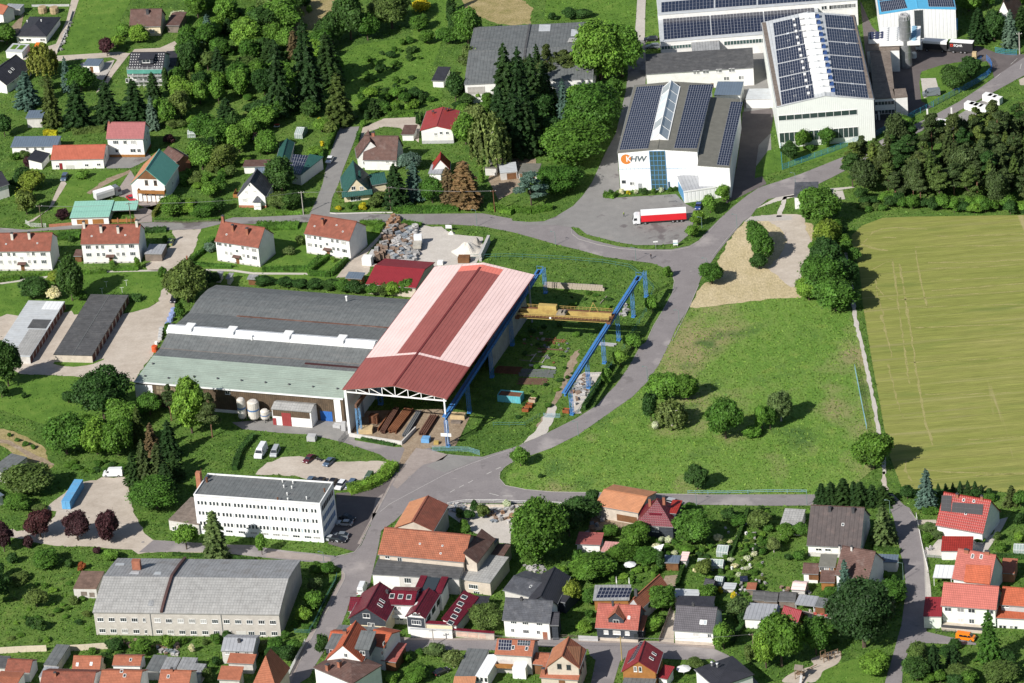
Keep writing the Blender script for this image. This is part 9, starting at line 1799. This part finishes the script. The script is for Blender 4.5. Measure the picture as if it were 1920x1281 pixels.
# ---------------------------------------------------------------- fences and walls
def fence(pts,h,label,m,sp=2.5,kind='mesh',name='fence',cat='fence',px=True):
 w3=[P(p) for p in pts];t=empty(name,Matrix.Translation(w3[0]),label,cat);o=w3[0];pm=MB().box(-.045,-.045,0,.045,.045,h+.08).mesh('post')
 for a,b in zip(w3,w3[1:]):
  L=(b-a).length;n=max(1,round(L/sp));d=(b-a)/n;F=frame(a-o,b-o);pn=MB();w_=L/n
  if kind=='mesh':
   nb=max(3,int(w_/.32))
   for i in range(nb):x=w_*i/nb;pn.box(x,-.012,.05,x+.045,.012,h)
   for z in(.1,h*.35,h*.68,h-.06):pn.box(0,-.02,z,w_,.02,z+.05)
  elif kind=='rail':
   for z in(h*.5,h-.06):pn.box(0,-.03,z,w_,.03,z+.08)
  elif kind=='picket':
   for i in range(int(w_/.22)):pn.box(i*.22,-.02,.05,i*.22+.09,.02,h)
   pn.box(0,.02,h*.3,w_,.05,h*.3+.07).box(0,.02,h*.8,w_,.05,h*.8+.07)
  else:pn.box(.02,-.06,0,w_-.02,.06,h)
  pmsh=pn.mesh('panel')
  for i in range(n):link('panel',pmsh,m,t,Matrix.Translation(d*i)@F);
  for i in range(n+1):link('post',pm,m,t,Matrix.Translation(a-o+d*i))
 return t
fblue=plain('blue_fence_paint',(.04,.30,.48),var=.1,rough=.5);fgreen=plain('green_fence_paint',(.06,.17,.15),var=.15);fpale=plain('pale_blue_fence',(.22,.40,.48),var=.1);
R(1440,0);fence([(95,1115),(108,1270)],1.9,'short blue fence down the left side of the solar hall lawn',fblue);fence([(108,1275),(300,1205),(500,1135),(690,1062),(800,1028),(980,938),(1100,872),(1230,805)],1.9,'long blue-green mesh fence between solar hall and main road',fblue);fence([(1240,802),(1400,715),(1500,665),(1560,632),(1640,580),(1672,545),(1680,510),(1665,478),(1640,455)],2.0,'curved bright blue fence round the oval lawn',plain('bright_blue_fence',(.05,.22,.60),rough=.5));fence([(1705,395),(1780,410),(1865,415)],1.9,'short pale blue fence before the dark trees at the top right',fblue)
fence([(1545,495),(1600,460)],1.8,'blue sliding gate of the yard of the blue-edged hall',MATS['bright_blue_fence'],3,name='sliding_gate',cat='gate')
R(840,900);fence([(0,195),(60,182),(130,172),(340,170),(540,180),(700,185),(850,192)],1.0,'pale railing on the low wall along the upper road',trim,3.2,'rail');
R(840,900);seg('low sandy wall under the pale railing',(0,200),(850,196),24,1,W['sand'],'low_wall','wall',.4,.5,'wall_block')
R(1440,640);fence([(-600,1148),(-300,1150),(0,1140),(290,1142)],1.1,'thin green wire fence between meadow and upper road',fpale,5,'rail');fence([(652,215),(690,410),(715,540),(740,660)],1.7,'pale blue fence beside the footpath',fpale,4,'mesh')
R(620,640,5.336);fence([(1020,1095),(1240,1100),(1380,1105),(1490,1140)],1.5,'grey-green sliding gate and fence before the crane yard',fpale,2.2,name='sliding_gate',cat='gate');fence([(85,1030),(150,950)],1.5,'short dark fence at the ramp corner',dtrim,2)
R(880,480);fence([(0,30),(300,20),(700,40),(1000,65),(1200,100),(1300,170),(1385,260),(1330,420),(1200,640),(1100,800),(970,980),(820,1190)],1.7,'thin dark green mesh fence round the crane yard',fgreen,4,'rail');fence([(560,1210),(680,1215)],1.3,'pale blue field gate across the gravel track',fpale,3,name='field_gate',cat='gate');fence([(180,1281),(420,1281),(530,1215)],1.4,'dark mesh fence on the lower crane yard verge',fgreen,4,'rail')
R(480,960);fence([(608,492),(600,530),(530,660),(495,735),(445,840),(405,905)],1.4,'rusty green mesh fence between old factory garden and pavement',fgreen,2.6);fence([(370,985),(300,1120),(240,1235)],1.3,'white picket fence running down to the bottom edge',trim,2.2,'picket');fence([(290,905),(400,910)],1.1,'low green gate at the old factory garden',fgreen,2.4)
R(0,960);fence([(0,1062),(110,1055),(200,1050),(350,1045)],1.8,'left stretch of the pale concrete panel wall behind the bottom row',plain('pale_concrete_panel',(.62,.54,.42),var=.15),2.3,'solid','panel_wall','wall');fence([(505,1045),(640,1038),(820,1025)],1.8,'right stretch of the pale concrete panel wall under the old factory',MATS['pale_concrete_panel'],2.3,'solid','panel_wall','wall')
R(0,320);fence([(195,400),(230,420),(300,425),(345,425)],1.3,'white metal fence and gate by the dark utility pole',trim,1.8);fence([(370,425),(550,410)],1.0,'low brown wall left of the teal-roofed garage',W['brick'],2.4,'solid','low_wall','wall');fence([(1160,395),(1400,400),(1640,388)],.9,'low post fence along the town road below the chalet slope',W['graywood'],3,'rail')
R(480,320);fence([(555,322),(600,328),(900,318),(1025,318)],.35,'low white garden kerb wall round the flower garden',W['pale'],3,'solid','low_wall','wall')
R(1440,960);fence([(1112,30),(1150,230),(1175,340),(1200,440)],.9,'white fence along the right-hand street',trim,2.4,'picket');fence([(1260,905),(1410,918)],1.2,'dark railing above the wall before the mint house',dtrim,2.4,'rail');fence([(830,580),(990,585)],.9,'low pale garden wall beside the right-hand street',W['pale'],2.4,'solid','low_wall','wall');fence([(1190,340),(1390,355)],.9,'grey picket fence above the light red house',W['grey'],2.2,'picket')
R(960,960);fence([(1105,975),(1195,730)],1.2,'dark fence left of the driveway of the dark grey tiled house',W['graywood'],2.4,'solid','board_fence');fence([(500,965),(645,972)],1.5,'pale blue-grey gate left of the brick red house',W['grey'],2.2,'solid','gate','gate');fence([(300,945),(490,950)],1.0,'dark low fence between white slate-roofed house and pale gate',W['graywood'],2.4,'rail')
R(0,0);fence([(240,52),(340,50),(520,48)],.8,'long pale wall above the bungalow garden',W['grey'],2.6,'solid','low_wall','wall');fence([(430,395),(500,240),(545,90)],.7,'row of pale boulders edging the lane beside the bungalow',W['pale'],1.6,'solid','boulder_edge','wall')
for i,(x,y) in enumerate(((322,95),(410,98))):barrel((x,y),1.5,2.2,['left','right'][i]+' round straw-coloured hut of the pair at the top left',G['straw'] if 0 else plain('straw_thatch',(.4,.3,.18),var=.2),None,'round_hut','hut')
# ---------------------------------------------------------------- gardens and play area
R(960,960)
def parasol(p,r,h,label,m,closed=False):
 t=empty('parasol',Matrix.Translation(P(p)),label,'parasol');MB().tube((0,0,0),(0,0,h),.04,n=6).build('pole',trim,t)
 MB().lathe((0,0,0),[(.16,h*.35),(.2,h*.5),(.05,h+.1),(0,h+.12)] if closed else[(r,h-.45),(r*.55,h-.15),(0,h+.1)],8).build('canopy',m,t)
parasol((888,440),1.7,2.3,'open white parasol in the allotment garden',trim);parasol((1290,1225),1.9,2.4,'open white parasol beside the wood-gabled house',trim);parasol((787,560),.3,2.9,'closed white parasol, left one behind the solar barn',trim,True);parasol((882,560),.3,2.6,'closed white parasol, right one behind the solar barn',trim,True)
A,B,D_=P((1010,275),2.4),P((1140,240),3.0),P((1112,305),2.2);t=empty('shade_sail',Matrix.Translation((A.x,A.y,0)),'white triangular shade sail in the garden below the crimson house','shade sail');o3=Vector((A.x,A.y,0));q=[v-o3 for v in(A,D_,B)];mid=sum(q,Vector())/3-Vector((0,0,.3));MB().quad([q[0],q[1],mid]).quad([q[1],q[2],mid]).quad([q[2],q[0],mid]).build('sail',trim,t)
for v in q:MB().tube((v.x,v.y,0),v,.05,n=6).build('post',W['grey'],t)
t=empty('solar_stand',Matrix.Translation(P((1740,525))),'dark solar panel on a stand in the allotments','solar panel');MB().slab([(-1,-.6,.5),(1,-.6,.5),(1,.7,1.4),(-1,.7,1.4)],.08).build('panel',pvm,t);MB().bar((0,0,0),(0,.1,1),.1).build('leg',W['grey'],t)
R(1440,960);wd=plain('play_timber',(.24,.16,.10),var=.3)
F=frame(P((205,1255)),P((290,1265)));t=empty('play_tower',F,'wooden play tower with a slide on the playground','play tower');
for x in(0,1.8):
 for y in(0,1.8):MB().bar((x,y,0),(x,y,3.0),.15).build('post',wd,t)
MB().box(0,0,1.4,1.8,1.8,1.5).build('platform',wd,t);MB().slab([(-.2,-.2,2.9),(2,-.2,2.9),(2,.9,3.8),(-.2,.9,3.8)],.08).slab([(2,2,2.9),(-.2,2,2.9),(-.2,.9,3.8),(2,.9,3.8)],.08).build('roof',W['graywood'],t);MB().slab([(1.8,-3.0,.3),(2.4,-3.0,.3),(1.9,.4,1.6),(1.3,.4,1.6)],.08).build('slide',W['grey'],t)
F=frame(P((420,1130)),P((545,1085)));t=empty('climbing_frame',F,'wooden climbing frame on the sand of the playground','climbing frame');L_=5
for x in(0,1.4,3.2,5):MB().bar((x,0,0),(x,0,2.6 if x<2 else 1.5),.16).bar((x,1.5,0),(x,1.5,2.6 if x<2 else 1.5),.16).build('post',wd,t)
MB().bar((0,0,2.5),(1.4,0,2.5),.12).bar((0,1.5,2.5),(1.4,1.5,2.5),.12).bar((1.4,0,1.4),(5,0,1.4),.12).bar((1.4,1.5,1.4),(5,1.5,1.4),.12).build('beam',wd,t);MB().box(0,0,1.2,1.4,1.5,1.3).build('platform',wd,t)
F=frame(P((330,1180)),P((380,1165)));t=empty('seesaw',F,'small wooden seesaw beside the play tower','seesaw');MB().bar((-1.5,0,.3),(1.5,0,.9),.15).build('beam',wd,t);MB().bar((0,0,0),(0,0,.6),.2).build('pivot',wd,t)
R(960,320);t=Bld('notice_board','white information board on the strip of grass at the forecourt tip','sign',P((1210,572)),P((1242,570)));t.add('board',MB().box(0,0,.5,1.4,.08,2.2),trim);t.add('blue_stripe',MB().box(0,-.02,1.0,1.4,-.003,1.3),fpale);t.add('post',MB().box(.1,.08,0,.2,.16,2.2).box(1.2,.08,0,1.3,.16,2.2),W['grey'])
b=P((1080,590));t=empty('road_sign',Matrix.Translation(b),'thin white road sign on the verge left of the information board','road sign');MB().tube((0,0,0),(0,0,2.6),.04,n=6).build('post',W['grey'],t);MB().box(-.7,-.03,2.3,.7,.03,2.7).build('plate',trim,t)
for i,(x,y) in enumerate(((1150,200),(1185,240))):
 t=empty('bike_rack',Matrix.Translation(P((x+20,y))),['upper','lower'][i]+' low metal bicycle rack before the logo hall annex','bike rack');MB().bar((-1.1,0,.5),(1.1,0,.5),.07).bar((-1.1,0,0),(-1.1,0,.5),.07).bar((1.1,0,0),(1.1,0,.5),.07).build('frame',dtrim,t)
R(480,0);t=Bld('garden_table','small white and red garden table on the lawn above the green barn','table',P((135,955)),P((185,955)));t.add('tabletop',MB().box(0,0,.7,1.8,1.0,.78),plain('red_cloth',(.5,.08,.05)));t.add('bench',MB().box(0,-.6,.4,1.8,-.3,.48),trim);t.add('leg',MB().box(.1,.1,0,.2,.9,.7).box(1.6,.1,0,1.7,.9,.7),trim)
R(0,320);
for i,(x,y) in enumerate(((800,875),(950,865),(768,925),(918,920),(455,715))):
 t=empty('clothes_post',Matrix.Translation(P((x,y))),['upper left','upper right','lower left','lower right','single'][i]+' pale clothesline post on the lawn left of the gravel lane','clothesline post');MB().tube((0,0,0),(0,0,1.9),.05,n=6).build('post',trim,t);MB().bar((-.6,0,1.9),(.6,0,1.9),.06).build('crossbar',trim,t)
R(0,0,1);mh=plain('manhole_iron',(.28,.26,.25),var=.2)
for x,y in((692,1056),(849,884),(768,895),(1167,730),(1295,509),(984,839),(268,1017)):
 o=MB().lathe((0,0,0),[(.42,0),(.42,.02),(0,.02)],12).build('manhole_cover',mh);o.location=P((x,y))+Vector((0,0,.08));tag(o,None,None,None,'structure')
R(840,900)
stones([(0,190),(130,185),(130,240),(20,245)],30,.5,1.0,(.3,.7),'grey boulder in the gravel court heap','boulders of the gravel court',stone_m[:2]+[stone_m[3]],'boulder','boulder');stones([(290,215),(560,210),(560,260),(480,330),(310,320)],34,.5,1.4,(.3,1.0),'stone or planter of the display garden','stones of the display garden',stone_m,'garden_stone','garden stone');stones([(560,640),(700,640),(780,700),(640,712)],14,.5,1.3,(.2,.6),'pale rock below the huge leafy tree','rocks below the huge leafy tree',stone_m[:2],'rock','rock');stones([(1040,420),(1110,240),(1230,270),(1180,330)],16,.4,1.2,(.3,.8),'clutter beside the stone barn','clutter beside the stone barn',stone_m,'clutter','clutter')
R(1440,960);stones([(90,560),(180,590),(300,600),(360,620),(300,640),(120,620)],16,.4,1.1,(.3,.8),'piece of clutter before the pale shed','clutter before the pale shed',stone_m,'clutter','clutter');stones([(1170,280),(1240,260),(1240,300)],5,.4,.9,(.2,.5),'edging rock of the pale driveway','rocks of the pale driveway',stone_m[:2],'rock','rock');stones([(300,740),(500,740),(480,790),(330,790)],14,.3,.8,(.3,.7),'toy or pot on the reddish play court','things on the play court',[plain('toy_blue',(.1,.2,.5)),plain('toy_red',(.5,.1,.08)),stone_m[1]],'garden_toy','toy')
R(960,960);stones([(1350,560),(1650,560),(1900,470),(1900,540),(1700,640)],22,.3,.9,(.3,.9),'small pale object among the allotment beds','small things in the allotments',stone_m[:2]+[W['white']],'garden_item','garden item');stones([(1500,100),(1900,80),(1880,420),(1620,440)],22,.3,.7,(.3,.9),'pale pot or box in the upper allotments','pots in the upper allotments',stone_m[:2]+[W['white']],'garden_pot','pot')
R(0,960);stones([(820,975),(1100,970),(1150,1010),(850,1020)],12,.4,1.1,(.3,.9),'pale box under the old factory wall','things under the old factory wall',stone_m,'garden_item','garden item');stones([(1150,1010),(1340,980),(1330,1080),(1240,1070)],26,.5,1.3,(.3,.9),'rubbish in the junk yard','rubbish of the junk yard',stone_m,'rubbish','rubbish')
R(0,0);stones([(440,350),(490,240),(530,170),(510,250),(460,380)],14,.5,1.1,(.4,.8),'pale boulder along the lane at the bungalow','boulders along the bungalow lane',stone_m[:2],'boulder','boulder')
R(480,0)
